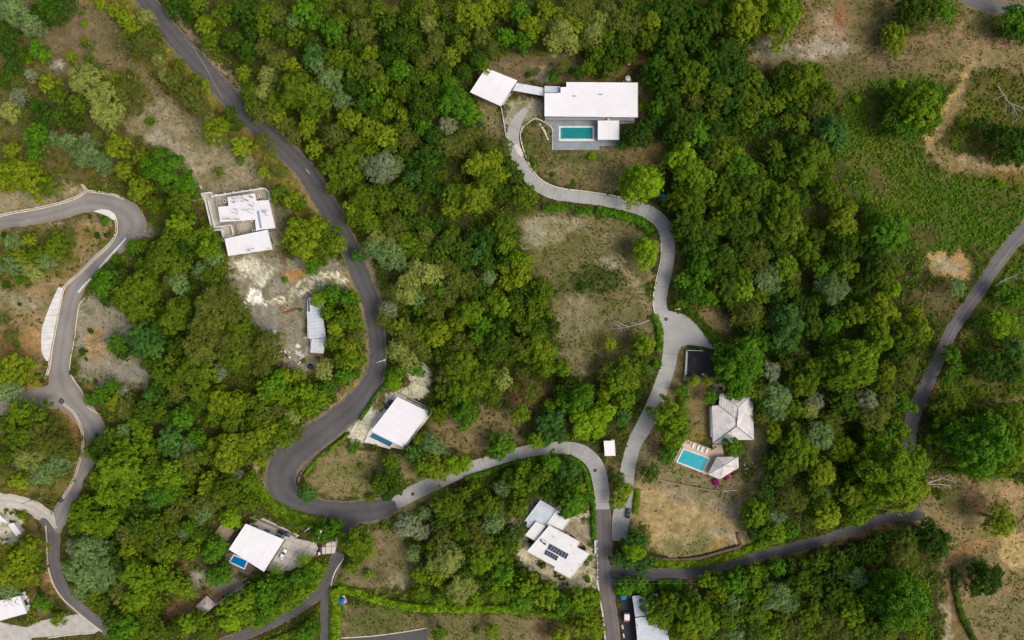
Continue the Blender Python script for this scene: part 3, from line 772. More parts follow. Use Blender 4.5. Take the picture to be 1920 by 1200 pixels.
def build_ground():
    m, nt, b = new_mat('soil_and_litter')
    a = nd(nt, 'ShaderNodeAttribute', attribute_name='soil')
    g = nt.nodes.new('ShaderNodeNewGeometry'); v = g.outputs['Position']
    f1 = ramp(nt, noise(nt, v, 0.3, 6.0, 0.75), (0.58, 0.58, 0.56), (1.5, 1.48, 1.44), 0.3, 0.7)
    f2 = ramp(nt, noise(nt, v, 1.3, 5.0, 0.85), (0.6, 0.6, 0.58), (1.5, 1.48, 1.45), 0.3, 0.7)
    col = mul(nt, mul(nt, a.outputs['Color'], f1), f2)
    gr = ramp(nt, noise(nt, v, 0.16, 6.0, 0.75), (0, 0, 0), (0.62, 0.62, 0.62), 0.47, 0.64)
    col = mul(nt, col, lin((96, 102, 48)), gr, 'MIX')
    pl = ramp(nt, noise(nt, v, 0.55, 6.0, 0.8), (0, 0, 0), (0.55, 0.55, 0.55), 0.6, 0.74)
    col = mul(nt, col, lin((176, 164, 142)), mul(nt, pl, ramp(nt, a.outputs['Fac'], (0, 0, 0), (1, 1, 1), 0.08, 0.2)), 'MIX')
    nt.links.new(col, b.inputs['Base Color'])
    b.inputs['Roughness'].default_value = 0.95
    b.inputs['Specular IOR Level'].default_value = 0.1
    bp = nd(nt, 'ShaderNodeBump', Strength=0.9, Distance=0.3)
    nt.links.new(noise(nt, v, 1.2, 5.0, 0.7), bp.inputs['Height'])
    nt.links.new(bp.outputs[0], b.inputs['Normal'])
    co = np.zeros((NY, NX, 3), dtype=np.float32)
    co[..., 0] = (PX - 960) * S; co[..., 1] = (600 - PY) * S; co[..., 2] = RELIEF
    far = 2600.0
    ring = np.array([(-far, far, 0), (far, far, 0), (far, -far, 0), (-far, -far, 0)], dtype=np.float32)
    allv = np.vstack([co.reshape(-1, 3), ring])
    j, i = np.meshgrid(np.arange(NY - 1), np.arange(NX - 1), indexing='ij')
    a0 = (j * NX + i).ravel()
    q = np.stack([a0, a0 + NX, a0 + NX + 1, a0 + 1], 1)
    c = [0, NX - 1, NY * NX - 1, (NY - 1) * NX]; rr = NX * NY
    # the far country as big quads from the rim corners outward (rim points lie on straight lines at z = 0)
    rim = np.array([[rr + 0, c[0], c[1], rr + 1], [rr + 1, c[1], c[2], rr + 2], [rr + 2, c[2], c[3], rr + 3], [rr + 3, c[3], c[0], rr + 0]])
    q = np.vstack([q, rim]).astype(np.int32)
    me = bpy.data.meshes.new('ground')
    me.vertices.add(len(allv)); me.vertices.foreach_set('co', allv.ravel())
    me.loops.add(len(q) * 4); me.loops.foreach_set('vertex_index', q.ravel())
    me.polygons.add(len(q)); me.polygons.foreach_set('loop_start', np.arange(0, len(q) * 4, 4, dtype=np.int32))
    at = me.attributes.new('soil', 'FLOAT_COLOR', 'POINT')
    c4 = np.ones((len(allv), 4), dtype=np.float32)
    c4[:NX * NY, :3] = SOIL.reshape(-1, 3); c4[NX * NY:, :3] = lin((72, 84, 32))
    at.data.foreach_set('color', c4.ravel())
    me.materials.append(m)
    me.polygons.foreach_set('use_smooth', np.ones(len(q), dtype=bool))
    me.update(calc_edges=True)
    tag(obj('ground', me), kind='structure')
build_ground()

# ------------------------------------------------------------------ roads
TT = (0, 0.06, 0.2, 0.35, 0.5, 0.65, 0.8, 0.94, 1)
def road(name, pts, mat, z=0.06, jit=0.8, seed=1):
    L, R = ribbon_outline(pts, 5, jit, seed)
    mb = MB(); n = len(L); vs_ = []
    for k in range(n):
        for t in TT:
            p = P(L[k][0] + (R[k][0] - L[k][0]) * t, L[k][1] + (R[k][1] - L[k][1]) * t)
            vs_.append((p.x, p.y, z + 0.05 * (1 - (2 * t - 1) ** 2)))
    for k in range(n):
        for e in (L[k], R[k]):
            p = P(*e); vs_.append((p.x, p.y, -0.3))
    fs_ = []
    for k in range(n - 1):
        for t in range(8): fs_.append((k * 9 + t, k * 9 + t + 1, (k + 1) * 9 + t + 1, (k + 1) * 9 + t))
        o = n * 9
        fs_.append((k * 9, (k + 1) * 9, o + (k + 1) * 2, o + k * 2))
        fs_.append((k * 9 + 8, o + k * 2 + 1, o + (k + 1) * 2 + 1, (k + 1) * 9 + 8))
    mb.add(vs_, fs_)
    o = mb.build(name, mat, smooth=False)
    at = o.data.attributes.new('cross', 'FLOAT', 'POINT')
    at.data.foreach_set('value', np.array([abs(2 * t - 1) for t in TT] * n + [1.0] * (2 * n), dtype=np.float32))
    return tag(o, kind='structure')

def slab_road(name, pts, mat, every=22, z=0.1, seed=1, jit=0.5):
    """a concrete road cast in bays: each bay a slab with an open joint before the next"""
    L, R = ribbon_outline(pts, 5.5, jit, seed)
    per = max(1, int(round(every / 5.5)))
    root = None; n = len(L); k = 0; i = 0
    bed = MB()
    base = road(name, pts, M['patch'], z - 0.09, 0.0, seed)
    while k < n - 1:
        e = min(k + per, n - 1)
        l = L[k:e + 1]; r = R[k:e + 1]
        poly = [XY(*q) for q in l] + [XY(*q) for q in r[::-1]]
        poly = offset(poly, 0.035)
        dz = rng.uniform(-0.012, 0.012)
        MB().prism(poly, -0.2, z + dz).build('concrete_slab', mat, base)
        k = e; i += 1
    return base

road('asphalt_road', R_MAIN, M['asphalt'], 0.06, 1.2, 2)
road('asphalt_road', R_C, M['asphalt_new'], 0.066, 0.8, 3)
road('asphalt_road', R_D, M['asphalt'], 0.058, 1.0, 4)
road('asphalt_road', R_E, M['asphalt_grey'], 0.062, 1.4, 5)
road('asphalt_road', R_TOP, M['asphalt_grey'], 0.06, 1.0, 6)
road('asphalt_road', R_F0, M['asphalt'], 0.07, 0.5, 7)
road('asphalt_road', R_F1, M['asphalt'], 0.064, 0.8, 8)
road('asphalt_road', R_F2, M['asphalt'], 0.056, 0.8, 9)
road('gravel_road', R_G, M['gravel_road'], 0.05, 2.0, 10)
road('dirt_track', R_G2, M['gravel_road'], 0.042, 3.0, 11)
road('pale_gravel_road', R_H1, M['pale_road'], 0.056, 2.0, 12)
road('asphalt_road', R_H2, M['asphalt_grey'], 0.052, 1.2, 13)
slab_road('concrete_road', R_CA, M['concrete_road'], 24, 0.11, 14)
slab_road('concrete_driveway', R_B, M['concrete_road'], 24, 0.105, 15)
def pad(name, poly, mat, z=0.09, kind='structure', parent=None):
    o = MB().prism([XY(*q) for q in poly], -0.2, z).build(name, mat, parent)
    if kind and not parent: o['kind'] = kind
    return o
pad('turning_area', PLAZA, M['concrete_road'], 0.125)
pad('concrete_forecourt', DRIVE_SW, M['paving'], 0.09)
pad('asphalt_forecourt', POLY_S, M['asphalt'], 0.08)
pad('parking_area', PAD, M['asphalt_dark'], 0.13)
pad('asphalt_yard', PAD_S, M['asphalt_dark'], 0.07)
# gravel hard shoulder at the hairpin, worn markings and patches
def strip(name, pts, w, mat, z=0.118, par=None):
    L, R = ribbon_outline([(x, y, w) for x, y in pts], 5, 0.0)
    return MB().prism([XY(*q) for q in L] + [XY(*q) for q in R[::-1]], z - 0.02, z).build(name, mat, par)
for pts, w in (([(574,317),(581,326)], 2.0), ([(641,405),(644,412)], 1.6), ([(347,72),(364,92),(385,125),(404,160),(418,185)], 0.55), ([(1210,395),(1228,410)], 2.0), ([(1895,466),(1868,505)], 0.5), ([(1845,535),(1800,598),(1770,655),(1745,705)], 0.5)):
    o = strip('road_marking', pts, w, M['marking'], 0.145 if pts[0][0] != 1210 else 0.13); o['kind'] = 'structure'
def polyline_band(pts, w):
    rows = catmull([(x, y, w) for x, y in pts], 6) if len(pts) > 2 else [np.array((x, y, w), float) for x, y in pts]
    L, R = ribbon_outline([tuple(r) for r in rows], 400, 0.0)
    return L, R
def kerb(name, pts, w, mat, z0=-0.3, z1=0.22, label=None, cat='kerb', group=None, parent=None):
    """a raised band along a line, cut into cast lengths of its own"""
    L, R = polyline_band(pts, w)
    mb = MB()
    mb.prism([XY(*q) for q in L] + [XY(*q) for q in R[::-1]], z0, z1)
    o = mb.build(name, mat, parent)
    if label: tag(o, label, cat, group)
    return o
# ------------------------------------------------------------------ plants
def unit(v): return v / (np.linalg.norm(v, axis=-1, keepdims=True) + 1e-9)

def leaf_quads(p, nrm, size, r, aspect=0.62):
    """quads at p facing nrm, turned at random; p (N,3)"""
    n = len(p)
    a = unit(np.cross(nrm, r.normal(size=(n, 3))))
    b = np.cross(nrm, a)
    s = (size * r.uniform(0.65, 1.3, n))[:, None]
    a = a * s; b = b * s * aspect
    return np.stack([p - a, p - b * 0.9 + a * 0.1, p + a, p + b * 0.9 + a * 0.1], 1).reshape(-1, 3)

def crown_soup(seed, n_lobes, n_leaf, leaf, style):
    """leaf quads of a crown of radius 1 round (0,0,0); 'dense' or 'airy' or 'round'"""
    r = np.random.default_rng(seed)
    # an uneven outline: radius by direction
    ph = r.uniform(0, 6.28, 4); am = r.uniform(0.04, 0.13, 4)
    def reach(t): return 1.0 + sum(am[k] * np.sin((k + 2) * t + ph[k]) for k in range(4))
    flat = {'dense': 0.72, 'airy': 0.6, 'round': 0.85}[style]
    V, T = [], []
    golden = 2.399963
    w_tot = 0; lobes = []
    nb = max(4, int(round(n_lobes ** 0.5)))
    boughs = []
    for k in range(nb):
        u = (k + 0.5) / nb; t = k * golden + r.uniform(-0.6, 0.6); q = math.sqrt(u) * 0.78
        boughs.append((q * math.cos(t), q * math.sin(t), r.uniform(-0.13, 0.13), r.uniform(0.25, 0.75)))
    for k in range(n_lobes):
        u = (k + 0.5) / n_lobes
        rad = math.sqrt(u) * 0.9 * r.uniform(0.9, 1.08)
        t = k * golden * 1.0 + r.uniform(-0.3, 0.3)
        rad *= reach(t)
        x, y = rad * math.cos(t), rad * math.sin(t)
        bd, bz, bt = min((math.hypot(x - q[0], y - q[1]), q[2], q[3]) for q in boughs)
        br = 1.0 / math.sqrt(nb)
        z = flat * math.sqrt(max(0.02, 1 - min(rad, 1) ** 2)) * r.uniform(0.9, 1.06) + bz - 0.34 * min(1.3, bd / br) ** 2 * (0.6 + 0.4 * (style != 'airy'))
        lr = r.uniform(0.65, 1.15) * (1.05 / math.sqrt(n_lobes)) * (1.45 if style == 'round' else 1.34 if n_lobes > 100 else 1.22)
        lobes.append((x, y, z - lr * 0.5, lr, bt))
        w_tot += lr * lr
    for (x, y, z, lr, bt) in lobes:
        m = max(8, int(n_leaf * 0.86 * lr * lr / w_tot))
        d = unit(r.normal(size=(m, 3)))
        d[:, 2] = np.where(d[:, 2] < -0.35, -d[:, 2], d[:, 2])
        sh = r.uniform(0.7, 1.05, m) if style != 'airy' else r.uniform(0.35, 1.2, m)
        squash = np.array([1, 1, 0.8])
        p = np.array([x, y, z]) + d * squash * (lr * sh)[:, None]
        nrm = unit(d * 0.75 + np.array([0, 0, 0.55]) + r.normal(size=(m, 3)) * (0.42 if style != 'airy' else 0.6))
        V.append(leaf_quads(p, nrm, leaf, r, 0.62 if style != 'airy' else 0.42))
        T.append(np.clip(bt + r.uniform(-0.18, 0.18) + r.normal(size=m) * 0.24, 0, 1))
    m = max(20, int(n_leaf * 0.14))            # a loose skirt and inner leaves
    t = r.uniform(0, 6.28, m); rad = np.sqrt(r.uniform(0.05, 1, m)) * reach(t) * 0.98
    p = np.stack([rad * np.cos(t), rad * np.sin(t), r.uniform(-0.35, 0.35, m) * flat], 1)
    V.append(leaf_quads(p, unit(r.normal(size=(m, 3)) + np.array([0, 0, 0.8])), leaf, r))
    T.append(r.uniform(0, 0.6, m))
    return np.vstack(V), np.concatenate(T), lobes

SPECIES = {   # letter: (name, colours of two clumps, style, words)
    'D': ('broadleaf_tree', (32, 54, 8), (72, 102, 20), 'dense', 'dark green'),  # in the eastern woods this darker leaf colour also stands in for cloud shade
    'F': ('broadleaf_tree', (42, 60, 8), (86, 106, 22), 'dense', 'deep olive green'),
    'M': ('olive_green_tree', (60, 76, 8), (108, 124, 24), 'dense', 'olive green'),
    'E': ('leafy_tree', (66, 88, 8), (124, 144, 26), 'dense', 'fresh green'),
    'G': ('leafy_tree', (48, 84, 8), (98, 134, 26), 'dense', 'rich green'),
    'L': ('bright_tree', (80, 108, 6), (142, 164, 28), 'round', 'bright lime green'),
    'Y': ('bright_tree', (84, 96, 8), (140, 149, 32), 'dense', 'yellow green'),
    'O': ('scrub_tree', (72, 78, 20), (116, 120, 44), 'airy', 'brownish olive'),
    'P': ('pale_tree', (106, 112, 46), (166, 166, 82), 'airy', 'pale straw green'),
    'S': ('silvery_tree', (74, 96, 42), (134, 152, 92), 'airy', 'silvery grey green'),
    'B': ('blue_green_tree', (40, 70, 24), (88, 122, 48), 'dense', 'blue green'),
    'W': ('dry_tree', (104, 106, 76), (150, 152, 116), 'airy', 'dry grey'),
    'K': ('flowering_shrub', (120, 26, 84), (186, 44, 130), 'dense', 'magenta flowering'),
}
LEAF_K = (1.34, 1.53, 1.5)
for k_, s_ in SPECIES.items():
    M['leaf' + k_] = leafy('leaves_' + s_[4].replace(' ', '_'), tuple(v * f for v, f in zip(lin(s_[1]), LEAF_K)), tuple(v * f for v, f in zip(lin(s_[2]), LEAF_K)), 0.36 if s_[3] != 'airy' else 0.3, 0.13)

PROTO = {}
def crown_proto(style, size, var):
    key = (style, size, var)
    if key not in PROTO:
        nl, nf, lf = {'xs': (10, 360, 0.15), 's': (26, 1200, 0.092), 'm': (60, 3600, 0.061), 'l': (130, 9500, 0.042)}[size]
        if style == 'airy': nf = int(nf * 0.9); lf *= 0.92
        if style == 'round': nl = int(nl * 0.8)
        V, T, lobes = crown_soup(hash_of(key), nl, nf, lf, style)
        me = soup('crown', V, 4, M['leafM'], tone=T)
        tr = MB()
        h0 = -2.1 if size != 'xs' else -0.75
        tr.tube([(0, 0, h0), (0.03, 0.02, -0.6), (0.0, 0.03, -0.1), (0, 0, 0.35)], [0.085, 0.06, 0.045, 0.015], 6)
        r = random.Random(hash_of(key))
        for (x, y, z, lr, bt) in lobes[::max(1, len(lobes) // (9 if size != 'xs' else 4))]:
            k = r.uniform(-0.55, -0.15)
            tr.tube([(0, 0, k), (x * 0.5, y * 0.5, k * 0.4 + z * 0.5), (x * 1.02, y * 1.02, z + lr * (1.15 if style == 'airy' else 0.3))], [0.035, 0.022, 0.012 if style == 'airy' else 0.008], 4, False)
        PROTO[key] = (me, tr.mesh('trunk', M['pale_bark' if style == 'airy' else 'bark']))
    return PROTO[key]
def hash_of(key):
    h = 7
    for c in repr(key): h = (h * 131 + ord(c)) % 1000003
    return h

PALM = {}
def palm_proto():
    if not PALM:
        r = np.random.default_rng(3); V = []; T = []
        for k in range(12):
            t = k * 0.5236 + r.uniform(-0.2, 0.2); L = r.uniform(0.8, 1.05); rise = r.uniform(0.1, 0.5)
            for s in np.linspace(0.08, 1, 22):
                c = np.array([math.cos(t) * s * L, math.sin(t) * s * L, rise * s - 0.75 * s * s])
                side = np.array([-math.sin(t), math.cos(t), 0]); fwd = np.array([math.cos(t), math.sin(t), -0.4])
                w = 0.13 * math.sin(min(1, s * 1.15) * 2.9 + 0.15) + 0.03
                for sg in (1, -1):
                    tip = c + side * sg * w + fwd * 0.12 + np.array([0, 0, -0.06])
                    V += [c, c + fwd * 0.035, tip, tip - fwd * 0.02]; T.append(r.uniform(0.1, 0.9))
        PALM['crown'] = soup('fronds', np.array(V), 4, M['leafE'], tone=np.array(T))
        PALM['trunk'] = MB().tube([(0, 0, -1.4), (0.05, 0, -0.7), (0, 0, 0.02)], [0.07, 0.05, 0.045], 7).mesh('trunk', M['bark'])
    return PALM

# every tree that can be made out: tile origin, then x, y (in thirds of a pixel from the origin), radius, species
TREES = [
((0,0), "60,50,90S 180,130,80S 300,30,110D 230,60,70D 30,20,45S 475,130,22L 200,275,60G 150,330,30L 60,370,60D 480,440,110P 580,560,120P 700,520,110O 650,470,60Y 600,640,90P 270,470,60Y 330,540,60M 440,580,70M 700,100,60Y 740,160,60Y 780,240,90O 640,60,50Y 820,100,60P 880,330,40P 920,420,40P 980,450,70O 1060,510,85O 1120,600,60O 1210,730,80Y 1240,700,50Y 1350,820,70Y 190,760,80G 190,860,50G 60,850,60Y 380,800,70S 470,860,90S 570,910,70S 650,820,80Y 620,740,40O 690,950,60Y 910,940,130G 800,880,60Y 780,1060,80Y 1040,1040,80G 1010,1130,90M 870,1150,58M 60,980,110Y 150,1000,100Y 260,1040,70M 40,620,70P 100,540,60W 200,600,50D 240,640,70D 30,260,60D 60,200,50D 480,240,35M 980,40,60D 1160,140,70Y 1250,80,80M 1370,60,80D 1180,230,60M 1300,220,70F 1380,280,70D 1360,410,50Y 1420,180,60D 1400,520,60M 1430,600,60M 560,20,40Y 950,20,40M 1060,60,60D 1100,30,60M 130,640,45O 90,460,50O 170,420,40W 330,650,60F 420,690,55F 540,760,50O 480,780,45W 300,780,45S 120,300,40F 240,310,35L 500,330,30G 400,320,40Y 560,380,35O 30,450,50F 20,150,40F 900,270,40O 1000,370,45M 1090,440,40M 1150,480,40Y 1170,660,35P 1290,640,50F 1330,700,40F 700,210,60O 850,180,55M 540,900,40O 1230,960,30M 1350,900,30G 840,680,30G 780,790,30O"),
((480,0), "40,60,70M 110,80,60O 210,110,50S 270,50,80G 330,110,60G 40,150,60M 130,190,60F 220,210,60M 300,230,60F 370,30,60M 430,170,80G 470,110,60M 560,40,70O 600,160,80O 690,50,60M 740,130,60F 760,60,50O 850,110,60F 900,50,60M 970,130,60P 1020,70,35Y 1090,60,60O 1010,220,60O 1180,60,80Y 1240,90,80Y 1180,150,50M 1290,40,70Y 1270,200,60O 1390,40,60Y 1400,200,60G 1330,260,50O 1150,250,60M 330,310,80B 440,340,80M 500,330,60M 200,360,50Y 110,340,70O 40,260,60O 60,420,60P 220,500,120M 120,550,80M 330,560,100M 410,440,90S 360,350,70S 480,570,65S 560,390,70M 640,300,60Y 650,390,70O 730,330,60D 780,230,70D 860,240,70F 900,320,50F 800,400,80G 880,430,60F 820,520,70M 700,470,80M 620,470,60D 670,560,50G 740,610,60E 600,580,60D 940,350,60O 1000,300,60O 1090,310,60Y 1050,390,60F 980,440,60M 1000,500,60F 1080,470,60G 1170,400,50D 1240,330,60D 1280,370,50M 1100,560,100G 1190,630,80G 1160,660,40B 920,560,80F 900,640,60D 1000,600,70F 830,650,50Y 810,720,60M 720,760,80Y 630,720,70Y 760,820,60M 850,790,70O 560,680,60Y 500,660,60Y 300,640,60E 110,640,60Y 160,700,60O 40,630,80O 40,510,60P 280,720,60Y 330,830,60Y 210,760,55O 440,760,80O 500,880,90M 420,930,80M 560,800,60M 640,860,60M 950,720,60G 1000,760,70D 1080,700,60W 1090,820,80O 1180,760,60O 700,940,100W 620,920,60S 780,920,60S 880,1000,60B 960,880,80D 1030,860,60D 950,1040,60D 700,1040,60F 520,1000,80M 440,1040,60M 600,1110,90M 540,1170,60Y 720,1130,80M 800,1080,70F 850,1160,60M 1250,930,90Y 1330,900,70Y 1300,1010,90M 1380,980,60Y 1230,1110,100Y 1120,1100,80M 1090,1170,60Y 1040,1080,50D 1240,740,40O 1400,820,55O 1320,830,60O 1390,1080,60F 1420,940,60F 40,780,50O 130,960,50O 40,970,40Y 90,850,40O 120,1090,60M 200,1120,60Y 240,1150,45M 520,470,50D 560,240,60F 480,220,60F 640,90,50F 820,180,50D 900,190,45D 1120,160,50F 1060,150,50F 960,30,50O 820,320,50D 700,610,50D 880,890,60D 840,860,50F 660,640,50F 560,500,50D 920,260,45F"),
((960,0), "40,60,70G 100,150,80Y 60,220,60G 190,60,70Y 270,80,60Y 170,140,60O 280,170,80P 240,230,70P 350,60,80O 350,140,70Y 430,100,60O 500,110,70P 460,190,70P 540,60,70O 420,230,60O 340,240,60P 540,200,60M 600,110,80O 660,40,60M 690,140,80O 620,220,70F 560,280,60D 470,300,60M 650,290,60F 780,120,70Y 760,220,70M 730,60,50D 810,190,50D 830,50,60D 880,140,70D 920,60,70F 900,230,80F 850,290,50D 960,120,60D 1000,40,60D 1050,90,70D 1130,120,80F 1080,180,60D 1050,250,60D 1000,210,60F 1150,30,60D 1200,90,60D 1240,40,70D 1320,90,120Y 1400,60,90Y 1380,160,60O 1280,160,60D 820,370,85D 780,430,60D 860,440,80D 880,540,80D 800,520,40M 955,540,30E 960,360,70F 930,300,60F 1000,400,80M 1050,430,80M 1010,480,80M 1030,560,60O 920,440,60F 1100,330,70D 1120,380,60D 1210,270,90D 1290,300,50F 1190,340,60D 1180,440,90D 1160,530,90M 1140,590,60M 1270,400,80D 1350,440,80M 1270,520,70F 1240,580,80D 1330,560,80M 1410,500,70D 1390,600,80M 1320,660,80M 1250,690,70D 1400,700,70D 740,600,32L 830,600,65G 840,660,60D 720,760,80D 780,700,50D 620,810,35D 880,620,50M 960,690,100F 1050,650,60D 900,740,70D 1050,740,80G 1130,650,60M 1150,720,70D 1100,780,70D 1180,800,60M 1010,790,50D 960,880,90L 890,900,50L 1000,960,105E 1080,1000,80E 1040,1060,70M 940,1050,60F 930,1130,70M 1010,1150,90M 1120,860,60D 1200,880,80M 1150,910,60O 1260,870,60E 1300,940,90G 1380,960,60F 1240,980,80M 1310,1050,100F 1200,1060,80M 1390,1060,80M 1150,1120,70M 1230,1150,90M 1340,1170,80M 1420,1150,70D 730,1030,130L 450,880,25L 230,985,18G 350,1025,18G 90,420,20D 235,425,42D 370,400,45D 430,380,55M 540,370,70F 500,410,35D 60,1100,85M 30,1000,50F 130,400,30O 290,370,40O 560,130,40O 420,30,60O"),
((1440,0), "80,80,130E 40,20,60Y 150,50,60Y 760,160,50Y 720,240,70Y 700,170,60M 800,60,90F 900,40,80F 1000,60,80G 860,130,70O 960,20,50S 1400,100,90G 1370,170,60D 1430,180,60D 200,430,105M 270,420,80M 100,400,70F 60,470,60D 120,520,70M 50,580,60M 330,520,70M 290,600,70O 200,580,60M 370,730,95B 340,680,60B 400,800,60B 190,700,60M 100,680,50M 250,880,115M 200,970,90M 330,930,60M 40,850,70M 60,950,60D 20,1060,60G 100,1130,110M 190,1100,60D 330,1060,70M 380,1120,60M 470,1170,50Y 590,1180,50M 850,600,140E 750,560,80F 720,640,85F 780,700,100G 900,660,90E 940,520,60G 740,470,30L 500,555,25L 650,520,40D 1400,800,105D 1420,850,80D 1310,1030,26L 1090,690,26L 1200,700,50D 1280,740,50D 150,790,60D 110,930,50D 270,1010,50F 30,700,50D 140,600,50D 240,520,50F"),
((0,400), "60,160,60S 160,150,45Y 100,250,60Y 60,290,70S 40,240,60O 200,230,60M 300,200,70M 250,260,60S 330,150,65M 380,120,50O 150,310,50P 190,340,50P 110,370,35G 30,400,28D 20,120,20D 505,20,14D 590,45,28G 545,125,22D 600,125,16D 490,95,14G 155,410,16M 110,510,12D 510,660,18D 460,780,26D 485,822,12D 405,895,20D 535,938,12D 205,910,14D 60,880,100Y 120,870,60Y 40,1000,80S 60,690,45O 90,740,22G 20,600,40O 740,190,45G 650,255,30G 800,180,50M 790,290,45G 885,150,26D 965,130,80M 1010,60,80E 1060,130,70M 900,230,105M 860,290,70M 1000,280,80M 1040,200,70D 1150,120,60E 1170,200,80E 1200,240,60S 1130,320,60S 1180,360,60M 1230,310,40M 580,390,95G 680,360,75F 640,450,60D 600,480,55D 780,400,100M 850,440,70M 700,480,95M 770,530,95M 830,520,60M 960,370,60O 1000,390,70S 980,560,90M 950,620,80M 1030,520,60M 1200,520,120O 1250,470,80O 1300,560,90O 1160,640,115O 1120,750,110O 1240,720,110O 1340,660,90M 1380,760,90O 1310,820,90M 1410,820,60M 650,740,65G 690,780,55D 790,690,90B 870,680,60B 860,760,75B 780,770,55B 840,840,60F 900,900,80F 960,830,60M 1000,740,70F 980,950,70M 880,980,60D 1060,880,90M 1150,900,80M 1230,890,50W 1000,1010,70O 1110,1000,80M 840,1030,60B 620,980,50G 560,1020,55G 500,1050,40G 640,1060,55Y 690,1000,40W 700,1090,70O 800,1110,80F 760,1180,60E 880,1120,70M 1030,1140,80G 1080,1080,70F 1240,1060,90Y 1320,1080,80Y 1300,1160,80M 1200,1150,60M 1390,1060,60M 1420,1150,50E 100,1130,90E 200,1130,80M 240,1180,60O 30,1180,60M 900,640,60D 1080,620,60D 1050,420,50D 940,1050,60F 960,1160,60F 1150,1050,60F"),
((480,400), "230,90,80Y 330,80,90Y 410,130,80M 270,190,90Y 360,210,80M 320,290,55G 180,140,50Y 450,170,60Y 190,40,35O 550,30,70M 640,60,60M 690,60,50E 620,20,60Y 780,70,80O 860,40,60D 740,230,85S 660,200,70S 570,240,45B 800,270,60S 680,140,60P 740,170,60P 850,160,70M 900,200,70M 960,120,60O 1060,180,70F 1100,120,60M 1150,180,60F 1210,130,60D 1300,120,70D 1280,200,60B 1390,80,80M 1400,180,60E 1230,240,60B 1150,250,60F 980,340,80P 900,310,60P 1060,290,60O 1100,320,60O 1130,390,70O 1190,400,80O 850,420,90P 900,470,60S 780,450,70O 960,440,60O 1040,440,45G 1080,480,60O 920,540,40G 1000,540,70O 740,540,65W 720,590,60O 820,650,70Y 760,640,50O 860,700,80O 1010,680,90Y 940,680,60Y 800,770,75P 860,820,70P 930,770,70O 1130,610,60Y 1200,560,90E 1290,640,75G 1250,700,60G 1380,520,70E 1330,470,60M 1310,360,50S 1420,390,60Y 1400,310,50Y 1380,640,60D 1360,740,90F 1290,770,60F 1050,800,70F 1130,740,70O 1180,760,60O 1150,860,105M 1080,920,80O 1200,860,60Y 1230,950,95M 1300,900,60M 1150,1010,90E 1100,1080,60E 1180,1120,90G 1050,1000,55M 1020,1130,60M 1390,940,60P 1330,1010,60M 900,880,50G 800,890,45G 770,950,55L 760,910,40G 350,480,50L 430,450,60G 520,480,60G 540,560,60M 400,560,50E 480,600,60M 530,560,40W 440,640,50Y 460,690,40Y 560,620,50E 560,700,60O 520,760,70Y 430,730,55M 540,830,60E 480,820,60M 380,880,65P 500,910,60G 560,890,40M 160,930,60Y 230,920,50Y 60,760,110O 30,830,90O 20,700,60O 100,960,80G 60,1000,80E 150,1020,70E 280,1010,70E 210,1010,60E 350,1030,65E 400,980,55G 300,1080,75E 230,1090,60E 120,1110,60O 200,1140,60P 50,1150,60O 170,1180,55M 20,1090,60M 0,1160,60M 250,545,12G 270,830,15G 165,375,20G 1240,430,60D 1300,280,60D 1330,590,50D 1420,260,60D 960,260,50F 1010,210,50F 940,620,50F 1280,520,50F 1010,60,60D 930,50,60F"),
((960,400), "40,340,80Y 30,260,60E 80,270,50Y 90,410,60F 160,440,80M 130,500,70M 180,480,40M 120,580,60M 70,640,60M 150,640,60F 210,570,22L 20,480,60F 30,560,60M 230,640,50F 130,720,80M 170,770,80Y 190,850,70E 140,830,60M 230,790,40G 60,790,60M 40,740,60O 290,870,55E 340,970,70F 290,1000,60F 380,1040,95G 310,1070,70G 210,1090,50E 110,1010,70O 240,1150,70B 180,1180,60B 50,1130,60E 400,1170,80L 470,1150,80L 530,1120,60L 555,735,40Y 610,745,18Y 740,740,70E 700,760,50M 640,880,90M 550,900,70O 590,950,80E 540,1000,55Y 660,960,60Y 640,1040,70E 720,850,60F 765,890,36B 700,1020,45D 625,1140,55B 810,850,25G 760,220,80L 730,180,50L 400,410,30D 770,410,20M 990,70,105F 1080,100,95F 1160,60,80M 1240,60,90F 1330,60,90F 1420,90,80M 1030,180,80D 1100,230,80G 1180,260,100F 1060,300,90G 1130,350,60G 970,380,60G 1000,460,60D 1040,420,60G 1290,200,80F 1380,240,90O 1300,330,60M 1210,430,85F 1310,430,75E 1250,500,50M 1110,470,60G 1420,380,70S 1400,470,60M 1350,560,90O 1420,600,60F 1280,580,60O 1340,660,70D 1420,720,60G 960,490,45E 1258,860,128G 1325,800,108G 1205,800,72B 1222,890,74G 1350,870,80G 1280,970,90G 1330,990,60E 1025,940,38Y 1105,940,35Y 960,1000,40G 990,970,22S 990,1040,20S 955,1060,30G 1120,1040,42G 960,1090,25Y 890,1140,105E 930,1180,80M 1175,985,12D 1400,1010,60O 1400,1080,50D 1410,1150,50O 1240,330,60D 1170,420,50D 950,60,50F 60,900,40O 20,980,40O"),
